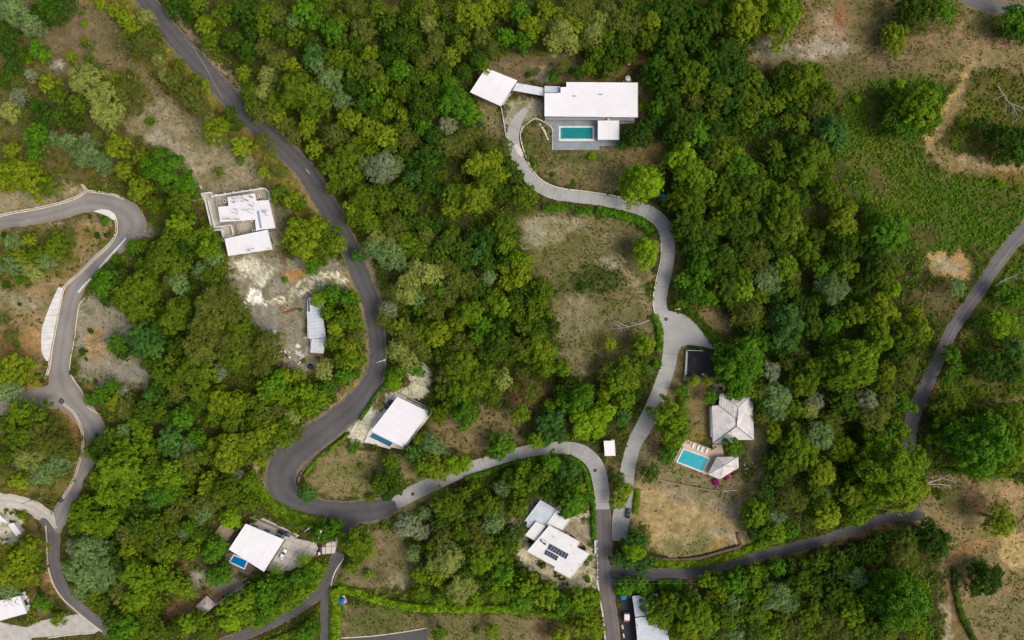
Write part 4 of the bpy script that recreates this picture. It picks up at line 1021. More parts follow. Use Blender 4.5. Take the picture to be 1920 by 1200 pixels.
((1440,400), "90,60,130M 190,100,50M 20,150,60M 430,60,90Y 380,90,60Y 590,20,60E 480,120,60M 540,130,40P 690,90,125G 620,170,80D 760,150,60G 280,130,60F 230,210,80M 300,310,60G 430,200,90F 440,310,80M 370,260,60M 100,300,80E 60,220,60D 40,340,60S 30,430,50S 150,350,50O 390,420,90S 320,400,60S 600,330,90F 700,310,70M 660,380,50M 710,430,50L 60,500,60D 120,600,105B 100,700,100B 80,770,60D 230,540,70F 250,640,70F 370,620,60G 400,560,60F 490,570,80M 640,540,95Y 590,580,60Y 700,580,60Y 640,690,90E 800,680,105M 850,640,70Y 840,560,40Y 880,680,55E 480,850,150E 420,900,100E 560,820,90E 370,830,70E 500,780,70E 540,920,60L 680,890,60Y 640,950,70M 800,830,70O 780,900,60O 320,780,50E 180,800,60O 120,850,50O 30,890,60W 270,870,90M 210,960,90M 160,930,60M 430,1040,85F 560,1060,75W 270,1060,60W 240,1110,60P 60,1040,90S 60,1120,60S 150,1100,60M 600,1150,95O 680,1050,70O 760,1060,60G 820,1090,40G 480,1120,70F 380,1150,60O 330,1180,60M 700,1160,60M 1330,630,85L 1070,420,55S 1010,930,50G 1040,800,60G 1080,860,60G 1380,760,80B 1330,440,60G 1400,480,60G 1190,620,40D 1250,860,110D 1350,880,90D 1420,900,60M 1050,1060,70M 980,1100,70M 1020,1170,60F 1250,1150,80M 1340,1150,90M 1150,1160,60F 1420,1130,60E 830,760,60F 740,780,60D 580,720,60D 700,720,50F 330,700,50D 290,460,50D 520,420,50D 500,220,50D 560,270,50F 130,430,60F 170,500,50D"),
((0,800), "100,60,100M 210,60,110O 150,180,90P 210,150,60P 300,110,90O 220,270,80S 100,310,60Y 310,220,80S 360,270,55O 30,160,60M 40,250,60O 90,220,40W 370,150,60O 360,60,40O 100,760,90Y 60,700,60Y 170,690,80Y 40,850,70Y 130,840,80Y 200,770,60F 170,630,40O 30,930,60S 260,1025,25L 320,1090,45Y 230,990,50G 60,490,12G 95,490,12G 30,470,12G 120,500,30E 560,120,80F 520,140,60M 620,60,60M 690,30,50S 800,40,60E 780,90,60F 700,130,80E 640,230,120E 560,300,80E 600,370,90E 720,250,100E 740,330,100E 700,400,70E 830,130,60E 850,220,70M 950,60,80B 930,120,60B 1000,170,60S 1060,100,60S 1100,60,60G 1060,200,70O 1200,110,50Y 1150,170,60M 1290,90,80Y 1280,180,95Y 1390,80,80Y 1370,160,60M 1320,280,50W 1170,330,80Y 1260,360,100M 1180,420,70O 1310,400,70M 1400,330,60E 1400,430,60M 870,330,60G 940,270,100E 920,370,90G 980,390,60B 870,400,70B 950,320,80E 1050,280,60E 1080,450,70O 1130,500,60S 970,490,60O 1030,400,60M 1030,600,45S 450,480,80E 520,530,95E 600,540,90E 430,560,70M 640,490,60E 560,600,60M 480,440,60E 760,560,80F 720,600,80O 830,600,80M 780,650,60M 880,540,80M 900,630,70O 930,700,80M 1000,680,60M 1060,700,60E 720,700,60Y 850,700,60F 480,700,100S 440,820,100S 560,700,60S 590,820,90S 540,880,80S 410,680,60W 450,930,70S 640,760,60D 510,800,80S 740,830,90E 810,850,80E 900,820,60E 770,790,50M 880,880,60M 960,880,70E 1010,910,65E 680,930,80O 770,960,95E 720,1030,60Y 860,1000,60M 820,1060,70M 520,960,60M 560,1010,60M 640,1090,70F 720,1120,80G 820,1130,70M 650,1160,60G 760,1170,60M 1200,670,60G 1240,690,40G 1180,720,60G 1200,850,60G 1260,830,60G 1300,520,62L 1270,505,45L 1060,1110,70E 1130,1090,60M 1180,1150,60M 1270,1030,65E 1350,1000,75E 1300,1090,70L 1380,1060,70E 1420,950,60E 900,1150,60M 980,1130,55F 660,400,50F 820,300,40D 700,480,50D 1120,600,50F 1100,430,50F 620,680,50D 780,450,60F 850,480,60F 700,540,50D 1060,560,50G 960,590,50M"),
((480,800), "60,30,80Y 160,60,75M 40,120,60M 220,30,55O 20,200,40Y 280,380,60B 700,320,70F 760,260,60F 790,330,60F 740,380,45D 760,210,60M 640,400,30M 880,150,60B 1000,100,75S 920,70,40Y 1000,190,50Y 940,230,70M 1010,250,70Y 1110,220,60L 1170,210,50L 1080,230,50E 1380,120,80G 1340,80,50G 540,130,30G 590,220,20M 670,110,16M 850,560,80W 950,490,40S 930,600,50W 560,660,95M 500,660,50Y 620,700,50Y 560,750,45M 540,800,40E 720,560,22E 630,830,30E 880,720,50S 1060,440,90M 1130,500,70O 1040,530,60F 1120,440,60M 1180,380,55M 1290,440,80M 1370,460,60O 1230,340,36E 1390,350,60S 1420,290,50M 1340,540,80S 1230,570,70O 1150,590,70M 1060,620,70O 1000,700,70M 1080,750,100P 1010,770,70P 1020,850,60Y 920,840,55E 930,930,60E 1150,920,90P 1200,900,60P 1130,960,55E 1260,650,80O 1260,760,90E 1340,720,80E 1400,650,70F 1300,860,70F 1390,830,80G 1350,930,75E 1420,950,60M 1240,970,50E 1030,980,45E 1330,1160,50Y 1240,1150,22M 1030,1170,50E 380,600,65G 440,570,50G 350,630,40G 300,830,55G 230,870,55G 330,790,40E 130,900,65G 50,930,75G 60,1010,65G 170,930,60F 240,930,50E 150,1000,50E 20,1070,45G 320,1130,55G 280,1180,60G 1180,660,60F 1180,830,60F 1220,480,60F 1320,620,50F 1060,900,40M 970,800,40E"),
((960,800), "150,80,60E 190,60,60B 260,30,60B 400,20,60L 480,20,50L 40,330,80M 150,280,80M 70,240,60E 220,200,60G 270,230,50L 320,260,80B 330,310,70F 290,340,60F 240,310,50D 200,370,60D 340,430,85G 310,480,50B 390,410,50G 400,460,35M 30,460,70M 60,400,50F 30,600,60F 20,680,40E 170,780,24F 85,905,82E 200,960,88E 60,985,80G 285,1005,72G 380,985,82E 445,965,58E 330,1030,60F 420,1060,65E 450,1130,75Y 380,1130,60Y 280,1180,60Y 470,1180,40E 105,645,16D 420,770,20G 425,860,22G 400,690,18D 440,740,22M 600,300,45F 620,370,55Y 600,430,50Y 650,350,36L 780,260,55F 880,150,55G 870,190,36G 920,40,90E 1250,120,60G 1150,315,23K 1210,288,17K 1248,268,12K 700,640,75B 740,620,60O 690,700,65L 650,760,55B 740,780,60B 590,750,45B 1380,490,80E 1350,530,60E 1380,600,60D 1420,620,60G 640,910,60G 720,890,55G 760,930,45G 880,1010,90M 800,1040,80E 850,1090,70E 920,1100,60S 1010,1050,105E 1080,1100,105E 980,1160,90Y 1100,1010,70M 1170,1070,80M 1250,1020,80S 1240,1100,80M 1330,1050,80M 1400,950,80M 1390,1050,80M 1270,1170,80S 1350,1160,80F 1100,870,55E 1160,880,60E 1180,950,60E 1260,880,80G 1360,850,70E 1310,940,70G 1400,830,50G 1120,950,45O 120,350,50D 260,400,50D 1430,380,60D 1430,480,50D 1210,1000,50F 1290,980,50D"),
((1440,800), "40,40,60Y 160,120,100E 100,220,80M 230,160,80E 300,60,90S 380,40,60O 420,130,90Y 310,260,90Y 190,200,60M 60,280,70F 20,200,60F 120,400,80O 180,430,60O 60,380,50D 340,370,36S 280,350,60F 30,520,55W 70,520,50S 40,600,75E 130,580,60G 340,508,88Y 300,492,58Y 470,380,80Y 500,400,60Y 700,250,190E 600,200,100E 830,200,100E 780,380,120Y 620,380,90E 860,350,70Y 500,500,70E 560,480,60M 690,60,60G 620,40,60M 560,60,60F 760,30,60E 1230,100,180G 1100,80,115G 1350,180,105E 1200,220,100E 1400,60,100E 960,380,42F 1320,540,95Y 1240,870,95D 1200,800,50D 1290,830,50D 1170,920,50D 950,640,95D 900,600,70D 980,700,60D 800,620,70F 700,640,60D 620,720,70F 760,730,105O 820,790,80O 680,760,70F 560,675,48F 470,708,48F 400,745,62F 330,722,46F 500,850,75S 280,770,70F 400,800,60F 60,795,58G 130,785,50F 40,960,95S 120,1010,70S 180,870,80M 150,900,60E 260,900,70F 290,940,50S 380,930,70F 440,960,70M 350,1000,60F 470,1050,90E 440,1090,60S 560,1000,60D 600,900,80F 750,980,170G 680,930,90G 840,1000,100G 700,1060,90E 860,920,65E 820,1100,80E 240,1060,90M 160,1110,70O 80,1090,60M 320,1110,80O 400,1150,90O 500,1150,80M 600,1150,80F 680,1160,70M 840,1170,55Y 900,1150,40G 20,1160,60E 240,1160,60M 480,240,60F 400,330,50D 260,460,50D 620,660,60D 540,740,60D 460,780,60D 330,850,50D 220,780,60F 620,1060,50D 520,960,50D"),
]
import re as _re
def parse(s):
    for w in s.split():
        m = _re.match(r'([\d.-]+),([\d.-]+),([\d.]+)([A-Z])', w)
        yield float(m[1]), float(m[2]), float(m[3]), m[4]
ALLTREES = []
for (ox, oy), s in TREES:
    for x, y, r, sp in parse(s):
        ALLTREES.append((ox + x / 3, oy + y / 3, r / 3, sp))

# the places a tree is described by
MARKS = [
 ('the hairpin of the gravel road', 225, 420), ('the white concrete apron', 95, 610), ('the black drain grates', 98, 735), ('the pale gravel road end', 60, 945),
 ('the unfinished white house', 455, 415), ('the metal shed', 592, 610), ('the debris heap', 540, 665), ('the white limestone spill', 475, 530),
 ('the narrow pool villa', 750, 790), ('the wide main bend', 535, 890), ('the street lamp', 722, 679), ('the small pool villa', 480, 1028),
 ('the thatched gazebo', 385, 1134), ('the flat white carport', 925, 163), ('the teal pool villa', 1110, 188), ('the teal pool deck', 1085, 265),
 ('the driveway blue tank', 1243, 369), ('the dry clearing', 1110, 560), ('the fallen bleached tree', 1180, 610), ('the concrete turning area', 1285, 620),
 ('the black parking area', 1312, 683), ('the tiled hip roof', 1375, 785), ('the turquoise pool', 1300, 862), ('the five-sided pavilion', 1358, 877), ('the square white hut', 1143, 840),
 ('the bare tan field', 1300, 980), ('the solar panel house', 1045, 1012), ('the concrete road curve', 1100, 850), ('the field road junction', 1140, 1075), ('the metal roofed house', 1212, 1160),
 ('the bright clipped hedge', 800, 1140), ('the asphalt fork', 605, 1110), ('the gate paving', 615, 1028), ('the straight main road', 400, 150), ('the shed road bend', 700, 600),
 ('the bare hilltop patch', 390, 280), ('the brown corner slope', 170, 90), ('the east road', 1790, 615), ('the orange scar', 1775, 502), ('the dirt track loop', 1770, 230),
 ('the green meadow', 1680, 360), ('the pale dry meadow', 1560, 70), ('the forked dead tree', 1775, 900), ('the sandy lot', 1870, 1020), ('the long field road', 1600, 990),
 ('the steep corner road', 110, 1090), ('the corner house', 25, 1140), ('the upper driveway bend', 1030, 355), ('the dark forest hollow', 860, 330), ('the valley forest', 700, 260),
 ('the mid east forest', 1400, 480), ('the upper roadside forest', 1520, 850), ('the lower roadside forest', 1560, 1110), ('the western wood', 300, 900), ('the villa slope', 680, 880),
]
def direction(dx, dy):
    a = math.degrees(math.atan2(-dy, dx)) % 360
    return ['right of', 'upper-right of', 'above', 'upper-left of', 'left of', 'lower-left of', 'below', 'lower-right of'][int((a + 22.5) // 45) % 8]
SIZE = lambda r: 'tiny' if r < 7.5 else 'small' if r < 14 else 'medium' if r < 22 else 'large' if r < 34 else 'huge'
ORD = ['', 'second', 'third', 'fourth', 'fifth', 'sixth', 'seventh', 'eighth', 'ninth', 'tenth', 'eleventh', 'twelfth']
def tree_labels():
    rows = []
    for i, (x, y, r, sp) in enumerate(ALLTREES):
        d, nm, mx, my = min((math.hypot(x - mx, y - my), nm, mx, my) for nm, mx, my in MARKS)
        kind = 'shrub' if (r < 11 or sp == 'K') else 'tree'
        near = 'beside' if d < 24 else direction(x - mx, y - my)
        rows.append((f"{SIZE(r)} {SPECIES[sp][4]} {kind} {near} {nm}", d, nm, kind))
    by = {}
    for i, r in enumerate(rows): by.setdefault(r[0], []).append((r[1], i))
    out = [None] * len(rows)
    for lab, v in by.items():
        v.sort()
        for k, (_, i) in enumerate(v):
            out[i] = (lab if len(v) == 1 else (lab + ', nearest' if k == 0 else f"{lab}, {ORD[min(k, 11)]} nearest"), rows[i][2], rows[i][3])
    return out
LABELS = tree_labels()

def plant(x, y, r, sp, label, group, cat, seed):
    rr = random.Random(seed)
    name, _, _, style, _ = SPECIES[sp]
    R = r * S
    small = cat == 'shrub'
    size = 'xs' if R < 1.5 else 's' if R < 3.2 else 'm' if R < 6.6 else 'l'
    crown, trunk = crown_proto(style, size, rr.randrange(4 if size != 'l' else 3))
    zc = R * 0.55 if small else (1.6 + R * rr.uniform(0.85, 1.15))
    base = gz(x, y)
    px, py = XY(x, y, zc + R * 0.3)
    root = empty('flowering_shrub' if sp == 'K' else ('leafy_shrub' if small else name), (px, py, base))
    tag(root, label, cat, group)
    rz = rr.uniform(0, 6.28)
    sq = rr.uniform(0.9, 1.12)
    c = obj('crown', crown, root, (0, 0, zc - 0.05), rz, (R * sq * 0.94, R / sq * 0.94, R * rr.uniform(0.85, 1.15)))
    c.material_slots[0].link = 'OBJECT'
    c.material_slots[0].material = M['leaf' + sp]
    t = obj('trunk', trunk, root, (0, 0, zc), rz, (R * sq, R / sq, R))
    return root

def build_trees():
    for i, ((x, y, r, sp), (lab, mark, cat)) in enumerate(zip(ALLTREES, LABELS)):
        plant(x, y, r, sp, lab, f"{cat}s around {mark}", cat, 1000 + i)

# ------------------------------------------------------------------ hedges, undergrowth, grass
def hedge(pts, w, h, label, sp='E', seed=1, dens=1.0):
    r = np.random.default_rng(seed)
    rows = catmull([(x, y) for x, y in pts], 3)
    V = []; T = []
    root = empty('hedge', P(*rows[len(rows) // 2]))
    off = np.array(root.location)
    for i in range(len(rows) - 1):
        a, b = rows[i], rows[i + 1]
        d = (b - a); L = np.hypot(*d); d = d / (L + 1e-9)
        n = int(max(3, 30 * dens * L / 3 * (w / 8) ** 0.8))
        t = r.uniform(0, L, n); u = np.clip(r.uniform(-1.08, 1.08, n), -1.08, 1.08)
        u += (vnoise(a[0] + 0 * u, a[1] + 0 * u, 6, seed) - 0.5) * 0.35
        bx = a[0] + d[0] * t - d[1] * u * w / 2; by = a[1] + d[1] * t + d[0] * u * w / 2
        bump = vnoise(bx, by, 5.5, seed + 3)
        z = h * (np.sqrt(np.clip(1 - np.abs(u) ** 3.0, 0.02, 1)) * (0.72 + 0.5 * bump)) * np.where(r.random(n) < 0.15, r.uniform(0.3, 0.9, n), 1)
        f = S * (HC - z) / HC
        p = np.stack([(bx - 960) * f, (600 - by) * f, z], 1) - off
        nrm = unit(np.stack([-d[1] * u * 0.6, -d[0] * u * 0.6, np.ones(n)], 1) + r.normal(size=(n, 3)) * 0.45)
        V.append(leaf_quads(p, nrm, 0.36, r)); T.append(np.clip(bump * 0.9 + r.normal(size=n) * 0.18, 0, 1))
    me = soup('foliage', np.vstack(V), 4, M['leaf' + sp], tone=np.concatenate(T))
    obj('foliage', me, root)
    st = MB()
    for k in range(0, len(rows), max(1, len(rows) // 14)):
        q = P(*rows[k]) - Vector(off); st.tube([(q.x, q.y, -0.2), (q.x + 0.1, q.y, h * 0.6)], [0.06, 0.03], 4)
    o = st.build('stems', M['bark'], root)
    return tag(root, label, 'hedge', 'clipped and grown hedges')

def build_hedges():
    hedge([(721,722),(700,750),(674,788)], 7, 1.4, 'narrow dark hedge between the main road and the narrow pool villa drive', 'G', 1)
    hedge([(655,812),(625,838),(594,862),(570,892)], 6, 1.4, 'thin hedge along the green railing inside the wide bend', 'E', 2)
    hedge([(466,885),(484,918),(505,945),(545,966),(590,980),(640,986)], 24, 1.8, 'broad yellow green hedge round the outside of the wide bend', 'E', 3)
    hedge([(627,1104),(628,1140),(627,1210)], 20, 2.2, 'tall bright hedge beside the asphalt fork running downhill', 'L', 4)
    hedge([(634,1104),(665,1110),(707,1125),(773,1139),(847,1142),(920,1142),(970,1144)], 15, 2.0, 'long bright lime hedge above the dry grass plot', 'L', 5)
    hedge([(970,1144),(1010,1149),(1045,1156),(1072,1164)], 12, 1.8, 'shaded green hedge continuing the lime hedge into the trees', 'E', 6)
    hedge([(872,899),(930,880),(985,864),(1040,857),(1074,860),(1094,880),(1105,912),(1112,950),(1113,1010)], 9, 1.6, 'long curved hedge inside the bend of the concrete road', 'G', 7)
    hedge([(1222,1056),(1290,1058),(1340,1051),(1390,1035),(1442,1018)], 15, 1.6, 'green hedge between the brown retaining wall and the asphalt road', 'E', 8)
    hedge([(1118,394),(1160,402),(1202,416),(1222,436)], 17, 1.8, 'thick green hedge on the inside of the driveway bend', 'G', 9)
    hedge([(1018,391),(1040,390),(1062,390)], 12, 1.2, 'short hedge piece above the pale corner of the clearing', 'G', 10)
    hedge([(1080,396),(1095,395),(1110,396)], 13, 1.2, 'stubby hedge clump between two hedge pieces above the clearing', 'G', 11)
    hedge([(1227,592),(1237,620),(1236,660)], 13, 1.7, 'hedge between the fallen bleached tree and the driveway', 'G', 12)
    hedge([(1196,918),(1194,940),(1190,964)], 10, 1.5, 'short hedge beside the parked dark car', 'E', 13)
    hedge([(1288,578),(1316,606),(1340,640)], 16, 1.5, 'loose hedge on the upper edge of the concrete turning area', 'F', 14)
    hedge([(1152,1102),(1190,1103),(1226,1108)], 26, 2.2, 'wide hedge above the metal roofed house', 'G', 15)
    hedge([(1234,1098),(1258,1096),(1278,1098)], 20, 2.0, 'detached green hedge block right of the wide hedge', 'G', 16)
    hedge([(470,1172),(505,1152),(545,1130),(575,1106),(600,1066),(604,1056)], 26, 2.2, 'massed green hedge between the lower villa and the asphalt road', 'E', 17)
    hedge([(498,1206),(540,1190),(575,1170),(594,1152)], 10, 1.6, 'hedge in the wedge of the asphalt fork', 'E', 18)
    hedge([(1790,1066),(1791,1100),(1803,1150),(1830,1206)], 11, 1.6, 'thin hedge beside the red dirt track', 'F', 19)
    hedge([(1762,880),(1830,886),(1930,894)], 9, 1.5, 'dark hedge along the top of the sandy lot', 'F', 20)
    hedge([(66,1092),(78,1118),(98,1144),(126,1150)], 7, 1.2, 'thin dark hedge beside the kerb of the steep road', 'F', 21)

def mound_soup(n, test, size, leaves, seed, hk=1.0, spread=(1.0, 2.3), flat=False):
    """leaf triangles in low mounds over the sheet, kept where test(prob) allows"""
    r = np.random.default_rng(seed)
    x = r.uniform(-50, 1970, n); y = r.uniform(-50, 1250, n)
    i = ((x - GX0) / GD).astype(int); j = ((y - GY0) / GD).astype(int)
    keep = r.random(n) < test(i, j, x, y)
    x, y, i, j = x[keep], y[keep], i[keep], j[keep]
    m = len(x)
    rad = r.uniform(*spread, m) * np.clip(0.5 + 0.35 * VH[j, i], 0.5, 1.1)
    hh = VH[j, i] * r.uniform(0.5, 1.25, m) * hk
    tint = TINT[j, i] * (0.6 + 1.0 * r.random(m))[:, None]
    hue = r.normal(size=(m, 1)) * 0.14
    tint = np.clip(tint * (1 + hue * np.array([[1.0, 0.1, -0.5]])), 0.002, 1)
    t = r.uniform(0, 6.28, (m, leaves)); q = np.sqrt(r.random((m, leaves)))
    lx = (x[:, None] - 960) * S + rad[:, None] * q * np.cos(t)
    ly = (600 - y[:, None]) * S + rad[:, None] * q * np.sin(t)
    px = lx / S + 960; py = 600 - ly / S
    ii = np.clip(((px - GX0) / GD).astype(int), 0, NX - 1); jj = np.clip(((py - GY0) / GD).astype(int), 0, NY - 1)
    ok = (BUILT[jj, ii] > 0.6).ravel()
    lz = RELIEF[jj, ii] + 0.04 + hh[:, None] * (1 - q ** 2) * r.uniform(0.6, 1.05, (m, leaves)) + 0.05
    p = np.stack([lx.ravel(), ly.ravel(), lz.ravel()], 1)[ok]
    nrm = unit(np.stack([(q * np.cos(t)).ravel(), (q * np.sin(t)).ravel(), np.ones(m * leaves)], 1)[ok] + r.normal(size=(ok.sum(), 3)) * (0.5 if not flat else 0.9))
    k = len(p)
    a = unit(np.cross(nrm, r.normal(size=(k, 3)))); b = np.cross(nrm, a)
    s = (size * r.uniform(0.6, 1.4, k))[:, None]
    V = np.stack([p - a * s, p + a * s * 0.7 + b * s * 0.75, p + a * s * 0.7 - b * s * 0.6], 1).reshape(-1, 3)
    c = np.repeat(tint, leaves, 0)[ok] * r.uniform(0.8, 1.25, (k, 1))
    return V, c

def build_undergrowth():
    m = leafy('undergrowth_leaves', None, None, 0.22, 0.2, use_tint=True)
    V, c = mound_soup(26000, lambda i, j, x, y: np.where(VH[j, i] > 0.62, np.clip(VEG[j, i] * 1.1, 0, 1), 0), 0.42, 22, 5)
    tag(obj('undergrowth', soup('undergrowth', V, 3, m, tint=c)), kind='stuff')
    V, c = mound_soup(95000, lambda i, j, x, y: np.where((VH[j, i] > 0.36) & (VH[j, i] <= 0.62), np.clip(VEG[j, i] * 1.2, 0, 1), 0), 0.32, 12, 6, 1.6, (0.4, 1.3))
    tag(obj('ground_cover_foliage', soup('ground_cover_foliage', V, 3, m, tint=c)), kind='stuff')
    clump = lambda x, y: np.clip((fbm(x, y, 16, 31) - 0.36) * 4, 0.12, 1)
    V, c = mound_soup(150000, lambda i, j, x, y: np.where(VH[j, i] <= 0.36, np.clip(VEG[j, i] * 2.2, 0, 1) * clump(x, y), 0), 0.23, 8, 7, 1.0, (0.25, 0.75), True)
    tag(obj('dry_grass', soup('dry_grass', V, 3, m, tint=c)), kind='stuff')
# ------------------------------------------------------------------ houses
def W(poly_px, z):            # roof outline in photo pixels, seen at height z -> world
    return [XY(x, y, z) for x, y in poly_px]

def child(mb, name, mat, root):
    """mesh given in world coordinates, parented to an Empty that may stand anywhere"""
    o = mb.build(name, mat)
    o.parent = root
    o.matrix_parent_inverse = Matrix.Translation(-root.location)
    return o

def sub(o, mb, name, mat, root):
    """sub-part of a part made by child()"""
    c = mb.build(name, mat)
    c.parent = o
    c.matrix_parent_inverse = (Matrix.Translation(-root.location)).inverted() @ Matrix.Translation(-root.location)
    return c

def house(name, label, cat, px, py, group=None):
    r = empty(name, P(px, py))
    return tag(r, label, cat, group)

def flat_roof(root, poly, z, mat, thick=0.35, rim=0.12, name='roof', rim_mat=None):
    """slab with a low upstand round its edge"""
    w = W(poly, z)
    o = child(MB().prism(w, z - thick, z), name, mat, root)
    if len(poly) == 4 and mat is M['white_roof']:
        A, B, C_, D = [Vector(q) for q in offset(w, 0.3)]
        if (B - A).length < (C_ - B).length: A, B, C_, D = B, C_, D, A
        k = int((B - A).length / 3.4)
        for i in range(1, k):
            t = i / k; p, q = A.lerp(B, t), D.lerp(C_, t); s = (B - A).normalized() * 0.09
            child(MB().prism([tuple(p - s), tuple(p + s), tuple(q + s), tuple(q - s)], z - 0.02, z + 0.015), 'roof_seam', M['roof_seam'], root)
    if rim:
        a = offset(w, 0.003); b = offset(w, 0.22); n = len(a)
        mb = MB()
        vs_ = [(p[0], p[1], z - 0.05) for p in a] + [(p[0], p[1], z + rim) for p in a] + [(p[0], p[1], z + rim) for p in b] + [(p[0], p[1], z - 0.05) for p in b]
        fs_ = []
        for i in range(n):
            j = (i + 1) % n
            for k in range(3): fs_.append((k * n + i, k * n + j, (k + 1) * n + j, (k + 1) * n + i))
        mb.add(vs_, fs_)
        c = mb.build('roof_edge', rim_mat or mat); c.parent = o
    return o, w

def walls(root, w, z, mat, inset=0.8, openings=True, thick=0.25, name='wall'):
    """walls under a roof outline w (world), with framed windows on the long sides"""
    a = offset(w, inset)
    n = len(a)
    for i in range(n):
        p, q = Vector(a[i]), Vector(a[(i + 1) % n])
        L = (q - p).length
        if L < 0.6: continue
        d = (q - p) / L; nrm = Vector((d.y, -d.x))
        e = -thick if True else 0
        mb = MB().prism([tuple(p), tuple(q - d * 0.0), tuple(q - nrm * thick - d * thick), tuple(p - nrm * thick + d * thick)], -0.2, z)
        o = child(mb, name, mat, root)
        if openings and L > 4:
            k = min(3, int(L / 4))
            for t in range(k):
                c = p + d * L * (t + 0.5) / k
                wd = min(2.4, L / k * 0.55); h0, h1 = 0.9, min(z - 0.5, 2.3)
                if (i + t) % 3 == 0: h0 = 0.15
                ang = math.atan2(d.y, d.x)
                f = MB()
                cc = c + nrm * 0.03
                for (sx, sz, ox, oz) in ((wd, 0.1, 0, h0), (wd, 0.1, 0, h1), (0.1, h1 - h0 - 0.1, -wd / 2 + 0.05, (h0 + h1) / 2), (0.1, h1 - h0 - 0.1, wd / 2 - 0.05, (h0 + h1) / 2)):
                    f.box((cc.x + d.x * ox, cc.y + d.y * ox, oz), (sx, 0.1, sz), ang)
                fo = child(f, 'window', M['frame'], root)
                g = MB().box((cc.x - nrm.x * 0.01, cc.y - nrm.y * 0.01, (h0 + h1) / 2), (wd - 0.21, 0.04, h1 - h0 - 0.11), ang).build('pane', M['glass'])
                g.parent = fo
    return a

def pool(name, label, poly, z, wcol, tile, rim_w, rim_mat, root_px, rim_sides=None, depth=1.4, group='swimming pools'):
    root = tag(empty(name, P(*root_px)), label, 'swimming pool', group)
    w = W(poly, z)
    out = offset(w, -rim_w)
    w_ = offset(w, 0)
    n = len(w_)
    bas = MB()
    a = [(p[0], p[1], z - 0.02) for p in w_]; b = [(p[0], p[1], z - 0.33) for p in offset(w, 0.02)]
    bas.add(a + b, [(i, (i + 1) % n, n + (i + 1) % n, n + i) for i in range(n)] + [tuple(range(n, 2 * n))])
    child(bas, 'basin', tile, root)
    # coping in stones laid round the edge
    for i in range(n):
        p, q, po, qo = Vector(w_[i]), Vector(w_[(i + 1) % n]), Vector(out[i]), Vector(out[(i + 1) % n])
        L = (q - p).length; m = max(1, int(L / 1.6))
        for k in range(m):
            g = 0.012
            t0, t1 = k / m, (k + 1) / m
            quad = [p.lerp(q, t0), p.lerp(q, t1), po.lerp(qo, t1), po.lerp(qo, t0)]
            quad = [(v.x, v.y) for v in quad]
            try: quad = offset(quad, g)
            except Exception: pass
            child(MB().prism(quad, z - 0.25, z + 0.04), 'coping_stone', rim_mat, root)
    P0, P1, P2, P3 = [Vector(q) for q in w_]
    if (P1 - P0).length < (P2 - P1).length: P0, P1, P2, P3 = P1, P2, P3, P0
    sh = [P0, P0.lerp(P1, 0.45), P3.lerp(P2, 0.45), P3]
    child(MB().prism(offset([tuple(q) for q in sh], 0.03), z - 0.32, z - 0.22), 'shallow_floor', tile, root)
    st = [P0, P0.lerp(P1, 0.07), P3.lerp(P2, 0.07), P3]
    child(MB().prism(offset([tuple(q) for q in st], 0.04), z - 0.22, z - 0.14), 'pool_step', rim_mat, root)
    wt = MB(); i2 = offset(w, 0.01)
    wt.add([(p[0], p[1], z - 0.1) for p in i2], [tuple(range(n))])
    child(wt, 'water', wcol, root)
    return root

def planks(name, poly, z, mat, dirv, width, root=None, gap=0.012, thick=0.1, z0=None):
    """a deck cut into boards parallel to dirv (world)"""
    w = [(x, y, z) for x, y in poly]
    nx, ny = -dirv[1], dirv[0]
    ds = [p[0] * nx + p[1] * ny for p in w]
    d = min(ds); out = []
    while d < max(ds):
        c = clip(clip(w, nx, ny, d + gap), -nx, -ny, -(d + width - gap))
        if len(c) >= 3 and abs(area2(c)) > 0.05:
            c2 = [(p[0], p[1]) for p in c]
            out.append(child(MB().prism(c2, z - thick, z + rng.uniform(-0.006, 0.006)), name, mat, root))
        d += width
    return out

def tiles_on(root, faces, eave_dirs, mat, course=0.62, lift=0.05):
    """courses of tiles on sloping roof faces: every course a lapped strip"""
    mb = MB()
    for f in faces:
        # gradient of the plane
        a, b, c = Vector(f[0]), Vector(f[1]), Vector(f[2])
        nrm = (b - a).cross(c - a)
        k = 2
        while nrm.length < 1e-4 and k + 1 < len(f):
            k += 1; nrm = (b - a).cross(Vector(f[k]) - a)
        nrm.normalize()
        if nrm.z < 0: nrm = -nrm
        g = Vector((-nrm.x, -nrm.y)); 
        if g.length < 1e-4: continue
        slope = g.length / nrm.z; g.normalize()       # uphill direction
        ds = [p[0] * g.x + p[1] * g.y for p in f]
        d = min(ds); dm = max(ds)
        while d < dm:
            s = clip(clip(f, g.x, g.y, d), -g.x, -g.y, -(d + course))
            if len(s) >= 3 and abs(area2(s)) > 0.02:
                top = []
                for p in s:
                    t = (p[0] * g.x + p[1] * g.y - d) / course
                    top.append((p[0], p[1], p[2] + lift * (1 - t) + 0.012))
                n = len(s)
                low = [(p[0], p[1], p[2] - 0.03) for p in s]
                fs_ = [tuple(range(n))] + [(i, n + i, n + (i + 1) % n, (i + 1) % n) for i in range(n)]
                if area2([(p[0], p[1]) for p in s]) < 0: fs_ = [t[::-1] for t in fs_]
                mb.add(top + low, fs_)
            d += course
    o = child(mb, 'roof_tiles', mat, root)
    o['kind'] = 'stuff'
    return o

def ridge(root, a, b, r=0.14, mat=None):
    n = max(2, int((Vector(b) - Vector(a)).length / 0.9))
    mb = MB()
    A, B = Vector(a), Vector(b)
    for k in range(n):
        mb.tube([A.lerp(B, k / n), A.lerp(B, (k + 0.97) / n)], [r * 1.08, r * 0.95], 7)
    return child(mb, 'ridge_cap', mat or M['ridge'], root)

